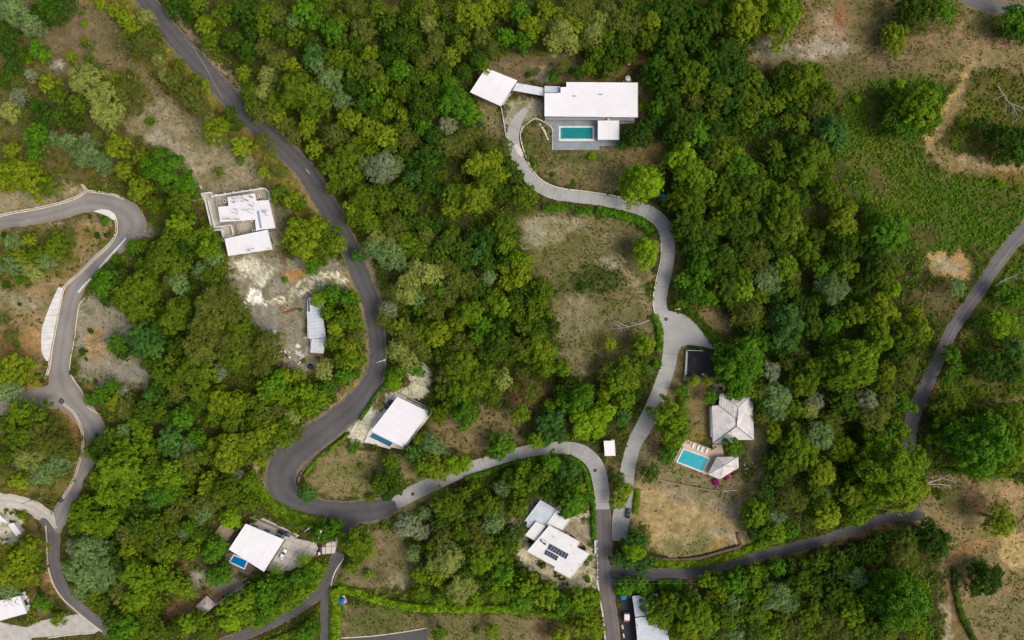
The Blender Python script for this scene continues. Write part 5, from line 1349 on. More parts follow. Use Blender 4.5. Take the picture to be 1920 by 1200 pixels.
def metal_sheets(root, quad, zs, n, mat, name='roof_sheet'):
    """quad (px) split along its first edge into n profiled sheets; zs heights of the corners"""
    c = [Vector((*XY(q[0], q[1], z), z)) for q, z in zip(quad, zs)]
    for k in range(n):
        t0, t1 = k / n, (k + 1) / n - 0.004
        p0, p1, p2, p3 = c[0].lerp(c[1], t0), c[0].lerp(c[1], t1), c[3].lerp(c[2], t1), c[3].lerp(c[2], t0)
        mb = MB(); m = 4; vs_ = []
        dz = rng.uniform(0, 0.03)
        for i in range(m + 1):
            for (h, tt) in ((0, i / m), (0.05, i / m + 0.06), (0.05, i / m + 0.1), (0, i / m + 0.16)):
                if tt > 1.0: continue
                a, b = p0.lerp(p1, tt), p3.lerp(p2, tt)
                vs_.append(((a.x, a.y, a.z + h + dz), (b.x, b.y, b.z + h + dz)))
        V = [v for pr in vs_ for v in pr]; q = len(vs_)
        F = [(2 * i, 2 * i + 1, 2 * i + 3, 2 * i + 2) for i in range(q - 1)]
        lo = [(x, y, z - 0.09) for x, y, z in (tuple(p0), tuple(p1), tuple(p2), tuple(p3))]
        mb.add(V, F).add(lo, [(0, 1, 2, 3)])
        child(mb, name, mat, root)

def solid_roof(root, faces, z_low, mat, name='roof'):
    mb = MB()
    for f in faces:
        f2 = f if area2([(p[0], p[1]) for p in f]) > 0 else f[::-1]
        mb.add([(p[0], p[1], p[2] - 0.22) for p in f2], [tuple(range(len(f2)))])
        mb.add([(p[0], p[1], p[2] - 0.45) for p in f2[::-1]], [tuple(range(len(f2)))])
    return child(mb, name, mat, root)

def build_houses():
    # ---- big villa above
    r = house('villa', 'big white flat roofed villa above the teal pool', 'house', 1110, 190)
    z = 6.0
    o, w = flat_roof(r, [(1062,154),(1196,155),(1196,220),(1021,218),(1021,175),(1051,174),(1051,163.5),(1062,163)], z, M['white_roof'], 0.4, 0.08)
    walls(r, w, z - 0.4, M['wall_grey'], 0.9)
    flat_roof(r, [(1021,161.5),(1050,162.5),(1050,173),(1021,174)], 4.4, M['blue_roof'], 0.3, 0.25, 'lower_roof', M['wall_white'])
    walls(r, W([(1022,162.5),(1049,163.5),(1049,173),(1022,173)], 4.4), 4.1, M['wall_white'], 0.3, False)
    flat_roof(r, [(1022,219.5),(1190,221),(1190,226),(1022,224)], 3.1, M['wall_grey'], 0.25, 0, 'canopy')
    for x, y in ((1076, 181), (1125, 178)):
        p = P(x, y, z)
        child(MB().tube([(p.x, p.y, z - 0.02), (p.x, p.y, z + 0.7)], 0.12, 8).tube([(p.x - 0.3, p.y, z + 0.75), (p.x + 0.9, p.y, z + 0.75)], 0.12, 6), 'roof_vent', M['frame'], r)
    o2, w2 = flat_roof(r, [(1121,226),(1161,226),(1161,262),(1121,262)], 4.0, M['white_roof'], 0.3, 0.1, 'pool_pavilion_roof')
    for q in offset(w2, 0.5): child(MB().box((q[0], q[1], 1.85), (0.3, 0.3, 3.7)), 'column', M['wall_white'], r)
    child(MB().prism(W([(1139,222),(1143,222),(1143,226),(1139,226)], 4.1), 3.8, 4.2), 'gutter_box', M['blue_roof'], r)
    deck = tag(empty('pool_deck', P(1078, 262)), 'grey boarded deck round the teal pool', 'deck', None)
    dz = 0.42
    for poly in ([(1021,222),(1190,224),(1190,231),(1161,232),(1161,236.5),(1035,236.5),(1021,229)], [(1036,236.8),(1047.5,236.8),(1047.5,266),(1036,266)], [(1114,236.8),(1161,236.8),(1161,266),(1114,266)], [(1036,266.3),(1161,266.3),(1156,272.5),(1124,274),(1124,281),(1037,281)]):
        planks('deck_board', W(poly, dz), dz, M['deck_grey'], (1, 0), 0.75, deck, 0.02, 0.5)
    pool('swimming_pool', 'long teal pool sunk in the grey deck below the big villa', [(1051,239.5),(1111,239.5),(1111,260),(1051,260)], 0.5, water_mat('teal_water', lin((14, 142, 144)), 0.3), plain('teal_tiles', lin((40, 156, 158)), 0.5), 0.75, M['white_conc'], (1081, 250))
    o = kerb('pool_overflow_wall', [(1048,264.4),(1114,264.4)], 2.6, M['white_conc'], 0.0, 0.6); tag(o, 'white overflow wall along the lower side of the teal pool', 'wall')
    t = tag(empty('water_tank', P(1176, 149)), 'round white water tank behind the big villa', 'water tank')
    child(MB().lathe([(1.15, 0), (1.2, 1.5), (0.9, 1.9), (0.3, 2.1)], 18, tuple(t.location)), 'tank', M['white_plastic'], t)
    child(MB().box(tuple(t.location + Vector((0, -0.4, 0.1))), (3.6, 1.2, 0.2)), 'plinth', M['wall_grey'], t)
    child(MB().lathe([(0.4, 2.0), (0.4, 2.25)], 12, tuple(t.location)), 'lid', M['wall_beige'], t)
    t = tag(empty('water_tank', P(1179, 121)), 'tiny white tank on the brown track behind the big villa', 'water tank')
    child(MB().lathe([(0.55, 0), (0.55, 0.9), (0.2, 1.1)], 14, tuple(t.location)), 'tank', M['white_plastic'], t)
    child(MB().lathe([(0.2, 1.1), (0.2, 1.2)], 10, tuple(t.location)), 'lid', M['wall_grey'], t)
    # carport and covered walk
    r = house('carport', 'square white carport turned at an angle left of the big villa', 'carport', 925, 163)
    o, w = flat_roof(r, [(911,127),(970,151),(939,199),(881,173)], 5.0, M['white_roof'], 0.3, 0.08)
    for q in offset(w, 0.6): child(MB().box((q[0], q[1], 2.3), (0.3, 0.3, 4.8)), 'column', M['wall_grey'], r)
    child(MB().prism(W([(884,174),(937,198),(936,196.6),(885,172.8)], 2.4), -0.2, 2.4), 'wall', M['wall_grey'], r)
    r = house('covered_walkway', 'narrow white roofed walk linking the carport and big villa', 'walkway', 993, 168)
    o, w = flat_roof(r, [(969,155.5),(1020,164.5),(1020,180),(961,169.5)], 3.6, M['metal_roof'], 0.2, 0.06)
    for k in range(4):
        for e in ((0, 1), (3, 2)):
            q = Vector(w[e[0]]).lerp(Vector(w[e[1]]), 0.1 + 0.26 * k) if len(w) == 4 else Vector(w[0])
            child(MB().box((q.x, q.y, 1.6), (0.15, 0.15, 3.6)), 'post', M['frame'], r)
    # ---- unfinished house
    r = house('unfinished_house', 'unfinished white concrete house with rebar sticking from its roof', 'house', 450, 415)
    child(MB().prism(W([(379,364),(394,361),(398,368),(494,354),(503,360),(516,427),(502,430),(500,445),(425,449),(415,431),(397,433),(384,377)], 0.6), -0.3, 0.6), 'floor_slab', M['site_conc'], r)
    z = 5.0
    A = [(426,369.5),(478,362.5),(481,376.5),(504,375),(516.5,427.5),(492,430),(480,433),(478,411.5),(471,412.5),(413,416.5),(408.5,388),(428.5,386)]
    o, w = flat_roof(r, A, z, M['white_roof'], 0.3, 0)
    walls(r, w, z - 0.3, M['site_conc'], 0.35, False)
    o, w = flat_roof(r, [(421,447.5),(502,430.6),(510.5,467.5),(428,480)], z, M['white_roof'], 0.3, 0.06, 'lower_roof')
    walls(r, w, z - 0.3, M['site_conc'], 0.4)
    def lowwall(pts, wd, zt, mat=M['white_conc']):
        for a, b in zip(pts[:-1], pts[1:]):
            d = Vector((b[0] - a[0], b[1] - a[1])).normalized() * (wd * 0.6)
            L, R = [(a[0] - d.y, a[1] + d.x), (b[0] - d.y, b[1] + d.x)], [(a[0] + d.y, a[1] - d.x), (b[0] + d.y, b[1] - d.x)]
            child(MB().prism(W(L + R[::-1], zt), -0.2, zt + rng.uniform(-0.02, 0.02)), 'parapet_wall', mat, r)
    lowwall([(376.5,363),(395,360.5)], 1.9, 3.0); lowwall([(397.5,368),(494,353)], 2.2, 3.0); lowwall([(495,353),(503.5,359),(505.5,374)], 1.8, 3.0)
    lowwall([(377,364),(384.5,377),(397.5,432)], 1.8, 2.2); lowwall([(398.5,431.5),(415,430.5),(418.5,446)], 1.8, 2.2)
    lowwall([(389.5,375.5),(402,426.5)], 1.6, 2.4); lowwall([(403,426),(433,421.5),(437.5,441.5),(419,445)], 1.6, 2.4); lowwall([(404.5,371.5),(412.5,416)], 1.4, 2.6, M['site_conc']); lowwall([(395,361.5),(397.5,371)], 1.5, 2.6); lowwall([(361,376),(384,373)], 2.4, 0.9)
    for k in range(4): lowwall([(437 + k * 2.4, 420 - k * 0.5), (441 + k * 2.4, 442 - k * 0.6)], 1.0, 1.4 + 0.5 * k, M['site_conc'])
    for k in range(8): lowwall([(419 + k * 3.0, 417.5 - k * 0.4), (419.6 + k * 3.0, 421 - k * 0.4)], 0.9, 3.4, M['site_conc'])
    for (x, y) in ((455,413),(471,412.5),(475,434),(421,377),(484,368)):
        child(MB().prism(W([(x-2.5,y-3),(x+2.5,y-3.6),(x+3.2,y+3),(x-1.8,y+3.6)], 3.6), 0.5, 3.6), 'block_column', M['cream'], r)
        child(MB().prism(W([(x-1.2,y-1.5),(x+1.2,y-1.8),(x+1.7,y+1.5),(x-0.7,y+1.8)], 3.62), 3.5, 3.64), 'column_opening', M['black'], r)
    child(MB().prism(W([(481.5,396),(485.5,395.5),(491.5,427.5),(487.5,428.5)], z + 0.05), z + 0.03, z + 0.12), 'roof_channel', plain('blue_grey_sheet', lin((128, 160, 178)), 0.5), r)
    for k in range(6):
        x, y = 404 + k * 16.5, 367 - k * 2.55
        child(MB().prism(W([(x-1.6,y-2.4),(x+1.6,y-2.9),(x+1.9,y-0.2),(x-1.3,y+0.3)], 3.4), 2.5, 3.4), 'pilaster', M['white_conc'], r)
    rb = random.Random(4); pts = []
    for k in range(56):
        u = rb.random()
        if u < 0.72: pts.append((rb.uniform(436, 478), rb.uniform(366, 402)))
        elif u < 0.88: pts.append((rb.uniform(494, 503), rb.uniform(395, 405)))
        else: pts.append((rb.uniform(418, 450), 411.5 + rb.uniform(-1, 1)))
    pts += [(466 + k * 2.2, 470.5 - k * 0.9 if k % 3 else 471) for k in range(0, 6)] + [(504, 466), (507, 465.8)]
    for x, y in pts:
        p = P(x, y, z); h = rb.uniform(2.4, 3.8)
        child(MB().tube([(p.x, p.y, z - 0.1), (p.x + rb.uniform(-0.12, 0.12), p.y + rb.uniform(-0.12, 0.12), z + h)], 0.065, 5), 'rebar', M['frame'], r)
    # ---- metal shed
    r = house('shed', 'long low shed of pale corrugated sheets in the gravel yard', 'shed', 593, 610)
    metal_sheets(r, [(579,557.5),(581.5,586),(608,580),(604,556)], [2.9,2.9,3.3,3.3], 4, M['metal_roof'])
    metal_sheets(r, [(575,584),(579,635.5),(590.5,635.5),(588.5,584)], [2.6,2.6,2.85,2.85], 8, M['metal_roof'])
    metal_sheets(r, [(588.7,584),(590.8,635),(611.5,633),(604,583)], [2.95,2.95,3.2,3.2], 8, M['metal_roof'])
    metal_sheets(r, [(584.5,636),(581.5,661),(606.5,663),(611.5,634)], [2.8,2.8,3.0,3.0], 5, M['metal_roof'])
    walls(r, W([(578,560),(603,560),(609,616),(609,634),(604,660),(584,659),(584,636),(578,634)], 0), 2.55, M['metal'], 0.3, False)
    child(MB().prism(W([(576.5,661),(605,663),(605,666),(577,664)], 0.3), -0.1, 0.3), 'step', M['timber'], r)
    # ---- villa with the narrow pool
    r = house('villa', 'white flat roofed villa with a long narrow blue pool', 'house', 748, 790)
    z = 5.2
    child(MB().prism(W([(741,739),(813,771),(777,818),(757,843),(682,829),(692,806)], 0.35), -0.3, 0.35), 'floor_slab', M['terrace_white'], r)
    o, w = flat_roof(r, [(745,744),(805,773),(756,839),(696,808)], z, M['white_roof'], 0.35, 0.06)
    walls(r, w, z - 0.35, M['wall_beige'], 0.7)
    child(MB().prism(W([(748,736),(812,768),(811,769.4),(747,737.4)], 1.4), -0.2, 1.4), 'garden_wall', M['wall_grey'], r)
    flat_roof(r, [(694,806),(700,809.5),(699,811),(737,830),(731,842),(700,834),(684,826)], 0.62, M['terrace_white'], 0.5, 0, 'pool_terrace')
    pool('swimming_pool', 'long narrow blue pool on the lower edge of a white villa', [(699,811.5),(736,830),(731,837.5),(693,819)], 0.75, water_mat('deep_blue_water', lin((0, 104, 150)), 0.25), plain('blue_tiles', lin((10, 110, 156)), 0.5), 0.4, M['terrace_white'], (715, 824))
    for k, (x, y) in enumerate(((777, 757), (783, 760))):
        t = tag(empty('air_conditioner', P(x, y)), ['air conditioner box by the garden wall, upper one of two', 'air conditioner box by the garden wall, lower one of two'][k], 'air conditioner', 'air conditioner boxes')
        child(MB().box(tuple(t.location + Vector((0, 0, 0.75))), (0.9, 0.5, 0.8), -0.45), 'casing', M['white_plastic'], t)
        child(MB().lathe([(0.28, 1.15), (0.3, 1.2)], 12, tuple(t.location)), 'fan_grille', M['black'], t)
    # ---- villa with the small pool
    r = house('villa', 'white roofed villa with a small bright blue pool and a carport drive', 'house', 482, 1027)
    z = 5.0
    o, w = flat_roof(r, [(460.6,982),(533,1012),(495,1072),(429,1030)], z, M['white_roof'], 0.35, 0.06)
    walls(r, w, z - 0.35, M['wall_white'], 0.8)
    child(MB().prism(W([(424,1036),(440,1036),(470,1056),(478,1066),(466,1080),(420,1056)], 0.3), -0.3, 0.3), 'pool_platform', M['deck_dark'], r)
    pool('swimming_pool', 'small bright blue pool beside the white villa near the gate', [(438.5,1042),(463,1051.5),(457.5,1065),(432,1053)], 0.7, water_mat('bright_blue_water', lin((0, 128, 200)), 0.3), plain('sky_tiles', lin((20, 150, 215)), 0.5), 0.55, M['white_conc'], (448, 1053))
    d = tag(empty('deck', P(421, 999)), 'weathered board deck left of the small pool villa', 'deck')
    wv = Vector(XY(441, 993)) - Vector(XY(414, 984)); wv.normalize()
    planks('deck_board', W([(401,1000),(414,984),(441,994),(426,1015)], 0.5), 0.5, M['deck_wood'], (wv.x, wv.y), 0.6, d, 0.015, 0.5)
    d = tag(empty('stairs', P(437, 1006)), 'dark narrow steps between the board deck and the villa', 'stairs')
    planks('step', W([(443,993),(449,995),(433,1018),(428,1016)], 0.35), 0.35, M['deck_dark'], (wv.x, wv.y), 0.9, d, 0.03, 0.4)
    drv = pad('paved_driveway', [(534,1011),(548,1008),(592,1017),(597,1028),(592,1041),(574,1052),(545,1070),(497,1070)], M['joint'], 0.05)
    U, Vv = Vector((25, 9)) / 26.6, Vector((-38, 60)) / 71
    for i in range(7):
        for j in range(-2, 5):
            o0 = Vector((536, 1012)) + U * (i * 14.5) + Vv * (j * 16)
            q = [o0, o0 + U * 14.5, o0 + U * 14.5 + Vv * 16, o0 + Vv * 16]
            poly = [(a.x, a.y, 0) for a in q]
            edge = [(534,1011),(548,1008),(592,1017),(597,1028),(592,1041),(574,1052),(545,1070),(497,1070)]
            for a, b in zip(edge, edge[1:] + edge[:1]):
                nx, ny = -(b[1] - a[1]), b[0] - a[0]
                if poly: poly = clip(poly, nx, ny, nx * a[0] + ny * a[1])
            if len(poly) > 2 and abs(area2(poly)) > 12:
                pw = offset([XY(p[0], p[1]) for p in poly], 0.06)
                MB().prism(pw, -0.1, 0.1 + rng.uniform(-0.006, 0.006)).build('paving_slab', M['paving'], drv)
    pad('parking_strip', [(484,975),(494,971),(562,1004),(548,1013),(533,1011),(470,985)], M['paving'], 0.06)
    gate = pad('gate_paving', [(598,1024),(612,1018),(612,1012),(628,1007),(640,1002),(645,1007),(634,1020),(629,1038),(603,1040)], M['joint'], 0.05)
    for q in ([(599,1027),(609,1025.5),(610,1038),(603,1039)], [(610.5,1025),(621,1024.5),(620,1037.5),(611,1038)], [(622,1024.5),(630.5,1024),(628,1037),(621,1037.5)], [(612.5,1019),(621,1016),(621,1023.5),(611,1024)], [(622,1015.5),(633,1011.5),(631,1023),(622,1023.5)], [(629,1008.5),(640,1004),(635,1010.5),(630,1012)]):
        MB().prism([XY(*p) for p in q], -0.1, 0.11).build('paving_slab', M['paving_pale'], gate)
    g = tag(empty('sliding_gate', P(601, 1030)), 'dark narrow sliding gate at the end of the paved drive', 'gate')
    child(MB().prism(W([(600.5,1025.5),(602,1025.3),(603.4,1039.6),(601.8,1039.8)], 1.3), 0.12, 1.5), 'gate_panel', M['frame'], g)
    child(MB().prism(W([(596,1036),(599.5,1035.5),(600,1040.5),(596.5,1041)], 1.8), -0.1, 1.8), 'gate_post', M['wall_white'], g)
    # ---- solar house
    r = house('modern_house', 'white house of stepped flat roofs carrying solar panels', 'house', 1045, 1012)
    o, w = flat_roof(r, [(1013,937.5),(1044,955),(1022,985),(1005,977.5),(992.5,989.5),(979,982.5)], 3.5, M['blue_roof'], 0.3, 0.12, 'roof', M['wall_white'])
    walls(r, w, 3.2, M['wall_white'], 0.5)
    o, w = flat_roof(r, [(1044.3,955.2),(1071,971),(1055,994),(1035,985.5),(1022.5,985)], 3.8, M['white_roof_stained'], 0.3, 0.12)
    walls(r, w, 3.5, M['wall_white'], 0.5, False)
    o, w = flat_roof(r, [(1005,977.8),(1023,986.6),(1004,1015),(984.5,1003)], 4.4, M['white_roof_stained'], 0.3, 0.12)
    walls(r, w, 4.1, M['wall_white'], 0.4)
    z = 5.4
    o, w = flat_roof(r, [(1030,984.6),(1088,1016),(1082,1026),(1106,1038.7),(1070,1085),(1038,1067.5),(1041,1062.5),(988,1034)], z, M['white_roof_stained'], 0.35, 0.14)
    walls(r, w, z - 0.35, M['wall_white'], 0.6)
    ux, uy = 35 / 40.0, 19.4 / 40.0
    def panel(x, y, wd, ln):
        q = [(x, y), (x + ux * wd, y + uy * wd), (x + ux * wd - uy * ln * 0.8, y + uy * wd + ux * ln * 0.8), (x - uy * ln * 0.8, y + ux * ln * 0.8)]
        a = W(q, z + 0.3)
        zz = [z + 0.42, z + 0.42, z + 0.22, z + 0.22]
        if area2(a) < 0: a = a[::-1]; zz = zz[::-1]
        f = child(MB().prism(a, [v - 0.05 for v in zz], zz), 'solar_panel', M['metal'], r)
        i2 = offset(a, 0.03)
        mb = MB()
        for s in range(2):
            for t in range(3):
                c = [Vector(i2[0]), Vector(i2[1]), Vector(i2[2]), Vector(i2[3])]
                zc = zz
                def bl(u, v):
                    p = c[0].lerp(c[1], u).lerp(c[3].lerp(c[2], u), v)
                    h = (zc[0] + (zc[1] - zc[0]) * u) * (1 - v) + (zc[3] + (zc[2] - zc[3]) * u) * v
                    return (p.x, p.y, h + 0.012)
                e = 0.008
                mb.add([bl(s / 2 + e, t / 3 + e), bl((s + 1) / 2 - e, t / 3 + e), bl((s + 1) / 2 - e, (t + 1) / 3 - e), bl(s / 2 + e, (t + 1) / 3 - e)], [(0, 1, 2, 3)])
        cc = mb.build('solar_cells', M['panel']); cc.parent = f
    for k in range(7): panel(1031.5 + ux * 5.75 * k, 1019.5 + uy * 5.75 * k, 5.55, 14.0)
    for k in range(5): panel(1024.6 + ux * 5.3 * k, 1030.6 + uy * 5.3 * k, 5.1, 12.0)
    q = W([(1012.5,1014),(1016,1012.5),(1025,1019),(1023,1023)], z + 0.5)
    child(MB().prism(q, z + 0.1, z + 0.5), 'solar_heater_panel', M['panel'], r)
    p0, p1 = P(1015.5, 1013, z + 0.8), P(1027, 1019.5, z + 0.8)
    child(MB().tube([p0, p1], 0.32, 10), 'solar_heater_tank', M['white_plastic'], r)
    for x, y in ((1038,1006.5),(1050,997.5),(1071,1022),(1086,1058),(1074,1070)):
        p = P(x, y, z); child(MB().tube([(p.x, p.y, z - 0.05), (p.x, p.y, z + 0.5)], 0.14, 8), 'roof_vent', M['wall_grey'], r)
    # ---- tiled villa
    r = house('tiled_house', 'house with a grey tiled hip roof above the turquoise pool', 'house', 1375, 785)
    ze, zr = 3.6, 5.5
    E = lambda x, y, zz=ze: (*XY(x, y, zz), zz)
    TL, TR, BR, S1, S2, BL, N2, N1 = E(1349.6,738), E(1411,738), E(1413.6,825), E(1374,825), E(1374,832), E(1337,832), E(1335,761), E(1348,760)
    R1, R2, VM = E(1384.6,763,zr), E(1381,799.5,zr), E(1384.4,788,5.2)
    faces = [[TR, R1, R2, BR], [TL, R1, TR], [TL, N1, VM, R1], [N1, N2, BL, R2, VM], [BL, S2, S1, BR, R2]]
    faces[0] = [TR, BR, R2, VM, R1]; faces[0] = [BR, TR, R1, R2]
    solid_roof(r, faces, ze, M['tile_roof'])
    tiles_on(r, faces, None, M['tile_roof'], 0.95, 0.13)
    for a, b in ((TL, R1), (TR, R1), (BR, R2), (BL, R2), (R1, R2), (N1, VM)): ridge(r, a, b)
    walls(r, [(p[0], p[1]) for p in (TL, N1, N2, BL, S2, S1, BR, TR)], ze - 0.15, M['wall_white'], 0.8)
    child(MB().prism(W([(1332.5,763),(1334.5,763),(1335.5,820),(1333.5,820)], 2.9), -0.1, 2.9), 'side_wall', M['wall_white'], r)
    r = house('pavilion', 'five-sided pavilion with a pale tiled roof beside the turquoise pool', 'pavilion', 1358, 877)
    ze = 3.0
    rim_ = [E(1343.6,857,ze), E(1384.6,856,ze), E(1385,877,ze), E(1349,898.5,ze), E(1327,889,ze)]
    ap = E(1357,873,5.0)
    faces = [[rim_[i], rim_[(i + 1) % 5], ap] for i in range(5)]
    solid_roof(r, faces, ze, M['tile_roof'])
    tiles_on(r, faces, None, M['tile_roof'], 0.8, 0.09)
    for q in rim_:
        ridge(r, q, ap, 0.11)
        m = Vector(q).lerp(Vector(ap), 0.12)
        child(MB().box((m.x, m.y, 1.45), (0.3, 0.3, 2.9)), 'column', M['wall_white'], r)
    child(MB().prism([(p[0], p[1]) for p in rim_], -0.2, 0.22), 'floor', M['terrace'], r)
    ter = pad('pool_terrace', [(1284,823),(1335,842),(1336,833),(1353,833),(1358,856),(1343,857),(1326,889),(1317,889),(1330,860),(1282,841),(1268,865),(1263,865)], M['terrace'], 0.2)
    pool('swimming_pool', 'bright turquoise pool with sun loungers along its upper edge', [(1282,843),(1328,860),(1317,883),(1271,865.5)], 0.56, water_mat('turquoise_water', lin((0, 172, 186)), 0.14), plain('turquoise_tiles', lin((10, 190, 205)), 0.5), 0.6, M['white_conc'], (1299, 863))
    o = kerb('pool_wall', [(1268,865.5),(1316,885)], 2.2, M['white_conc'], -0.2, 0.7); tag(o, 'white low wall along the lower side of the turquoise pool', 'wall')
    # sun loungers
    proto = None
    for k, (x, y) in enumerate(((1300,834.5),(1309,838.8),(1316,841.6),(1325,844.6))):
        lab = f"white sun lounger above the turquoise pool, {['first', 'second', 'third', 'fourth'][k]} from its umbrella stand"
        if proto is None:
            L = empty('sun_lounger'); proto = L
            MB().box((0, 0.35, 0.36), (0.72, 1.3, 0.12)).build('seat', M['white_plastic'], L)
            MB().prism([(-0.36, -0.85), (0.36, -0.85), (0.36, -0.3), (-0.36, -0.3)], [0.62, 0.62, 0.32, 0.32], [0.74, 0.74, 0.44, 0.44]).build('backrest', M['white_plastic'], L)
            for sx in (-0.3, 0.3):
                for sy in (-0.2, 0.9): MB().box((sx, sy, 0.15), (0.07, 0.07, 0.3)).build('leg', M['frame'], L)
            o = L
        else:
            o = proto.copy(); COL.objects.link(o)
            for c in list(proto.children):
                d = c.copy(); COL.objects.link(d); d.parent = o
        o.location = P(x, y, 0.2) ; o.location.z = 0.2; o.rotation_euler = (0, 0, math.radians(160)); o.scale = (1.25, 1.15, 1)
        tag(o, lab, 'sun lounger', 'loungers by the turquoise pool')
    u = tag(empty('closed_parasol', P(1290.5, 829.5)), 'closed parasol on a dark cross stand left of the loungers', 'parasol')
    b = u.location
    child(MB().box((b.x, b.y, 0.27), (2.4, 0.16, 0.08), 0.5).box((b.x, b.y, 0.29), (2.4, 0.16, 0.08), -0.9), 'cross_foot', M['frame'], u)
    child(MB().tube([(b.x, b.y, 0.2), (b.x, b.y, 2.6)], 0.04, 8), 'pole', M['frame'], u)
    child(MB().lathe([(0.06, 1.1), (0.2, 1.3), (0.14, 2.2), (0.03, 2.65)], 10, tuple(b)), 'canopy', M['wall_beige'], u)
    # parking area rails
    f = tag(empty('rail_fence', P(1285, 680)), 'white post and rail fence round the black parking area', 'fence')
    def rail(a, b, n):
        pa, pb = P(*a), P(*b)
        for h in (0.55, 0.95, 1.3):
            child(MB().tube([pa + Vector((0, 0, h)), pb + Vector((0, 0, h))], 0.13, 6), 'rail', M['white_paint'], f)
        for k in range(n + 1):
            q = pa.lerp(pb, k / n); child(MB().box((q.x, q.y, 0.65), (0.3, 0.3, 1.5)), 'post', M['white_paint'], f)
    rail((1286, 656.5), (1316, 657.5), 5); rail((1286, 656.5), (1282.5, 712), 9)
    o = kerb('kerb', [(1288.5,660),(1286.5,703)], 1.6, M['white_conc'], -0.2, 0.3); tag(o, 'white kerb along the left edge of the black parking area', 'kerb')
    # ---- hut
    r = house('hut', 'small square white roofed hut between two concrete roads', 'hut', 1143, 840)
    o, w = flat_roof(r, [(1132,826.5),(1152.5,826),(1154,854.6),(1134,855)], 3.0, M['white_roof'], 0.25, 0.06)
    walls(r, w, 2.75, M['wall_white'], 0.3)
    # ---- metal roofed house below
    r = house('metal_roofed_house', 'house with a pale blue metal roof half hidden by trees', 'house', 1215, 1165)
    metal_sheets(r, [(1185.5,1118),(1191,1157),(1244,1152),(1232,1113)], [4.0,4.0,4.6,4.6], 8, M['metal_roof'])
    metal_sheets(r, [(1191,1158.5),(1197,1222),(1258,1216),(1246,1153)], [4.5,4.5,5.3,5.3], 12, M['metal_roof'])
    walls(r, W([(1186.5,1119),(1232,1114.5),(1256,1216),(1197,1221)], 0), 3.9, M['wall_beige'], 0.6)
    for x, y in ((1196,1172.5),(1203,1128)):
        p = P(x, y, 4.6); child(MB().lathe([(0.22, -0.2), (0.22, 0.45), (0.34, 0.5), (0.1, 0.62)], 10, tuple(p)), 'roof_vent', M['metal'], r)
    # ---- gazebo
    r = house('gazebo', 'small square gazebo with a grey thatched pyramid roof', 'gazebo', 386, 1134)
    ze = 2.6
    c4 = [E(387,1117.5,ze), E(405.5,1133,ze), E(385,1151.5,ze), E(366.5,1137,ze)]; ap = E(386,1134.5,4.4)
    faces = [[c4[i], c4[(i + 1) % 4], ap] for i in range(4)]
    solid_roof(r, faces, ze, M['thatch'])
    tiles_on(r, faces, None, M['thatch'], 0.4, 0.09).name = 'thatch_layers'
    for q in c4:
        m = Vector(q).lerp(Vector(ap), 0.15); child(MB().tube([(m.x, m.y, -0.1), (m.x, m.y, 2.7)], 0.12, 8), 'post', M['timber'], r)
    child(MB().prism([(p[0], p[1]) for p in c4], -0.2, 0.15), 'floor', M['deck_wood'], r)
    for pts, lab in (([(396,1128),(420,1110),(463,1084)], 'brown'), ([(404,1134),(428,1116),(468,1090)], 'grey')):
        st = tag(empty('garden_steps', P(*pts[1])), f'long {lab} edged garden steps from the villa down to the gazebo', 'steps')
        L, R_ = polyline_band(pts, 3.4); n = 26
        for k in range(n):
            i0, i1 = k / n, (k + 0.9) / n
            a = Vector(pts[0]).lerp(Vector(pts[2]), i0); b = Vector(pts[0]).lerp(Vector(pts[2]), i1)
            dd = (b - a).normalized() * 1.7
            quad = [(a.x - dd.y, a.y + dd.x), (b.x - dd.y, b.y + dd.x), (b.x + dd.y, b.y - dd.x), (a.x + dd.y, a.y - dd.x)]
            child(MB().prism([XY(*q) for q in quad], -0.2, 0.12 + 0.01 * (k % 2)), 'step', M['timber'] if lab == 'brown' else M['paving'], st)
    # ---- west edge
    r = house('white_house', 'white roof corners of a house at the pale gravel road', 'house', 18, 985)
    o, w = flat_roof(r, [(-30,958),(0,966),(17,982),(0,977),(-30,968)], 3.0, M['white_roof'], 0.25, 0.06, 'upper_roof')
    o, w = flat_roof(r, [(15,984),(25,980),(40,1000),(30,1005)], 3.4, M['white_roof'], 0.25, 0.06)
    walls(r, w, 3.15, M['wall_white'], 0.3, False)
    r = house('corner_house', 'white flat roofed house beside the concrete forecourt at the corner', 'house', 10, 1142)
    o, w = flat_roof(r, [(-50,1138),(37.5,1117),(50,1150),(-50,1178)], 4.0, M['white_roof'], 0.3, 0.06)
    walls(r, w, 3.7, M['wall_white'], 0.5)
    child(MB().prism(W([(38,1118),(43,1117),(54,1147),(49,1149)], 0.4), -0.2, 0.4), 'side_terrace', M['wall_grey'], r)
    rb = random.Random(8)
    for k in range(44):
        p = P(rb.uniform(0, 36), rb.uniform(1122, 1136), 4.0)
        child(MB().box((p.x, p.y, 4.05), (rb.uniform(0.08, 0.26), rb.uniform(0.1, 0.34), 0.05), rb.uniform(0, 3)), 'fallen_leaf', M['black'], r)
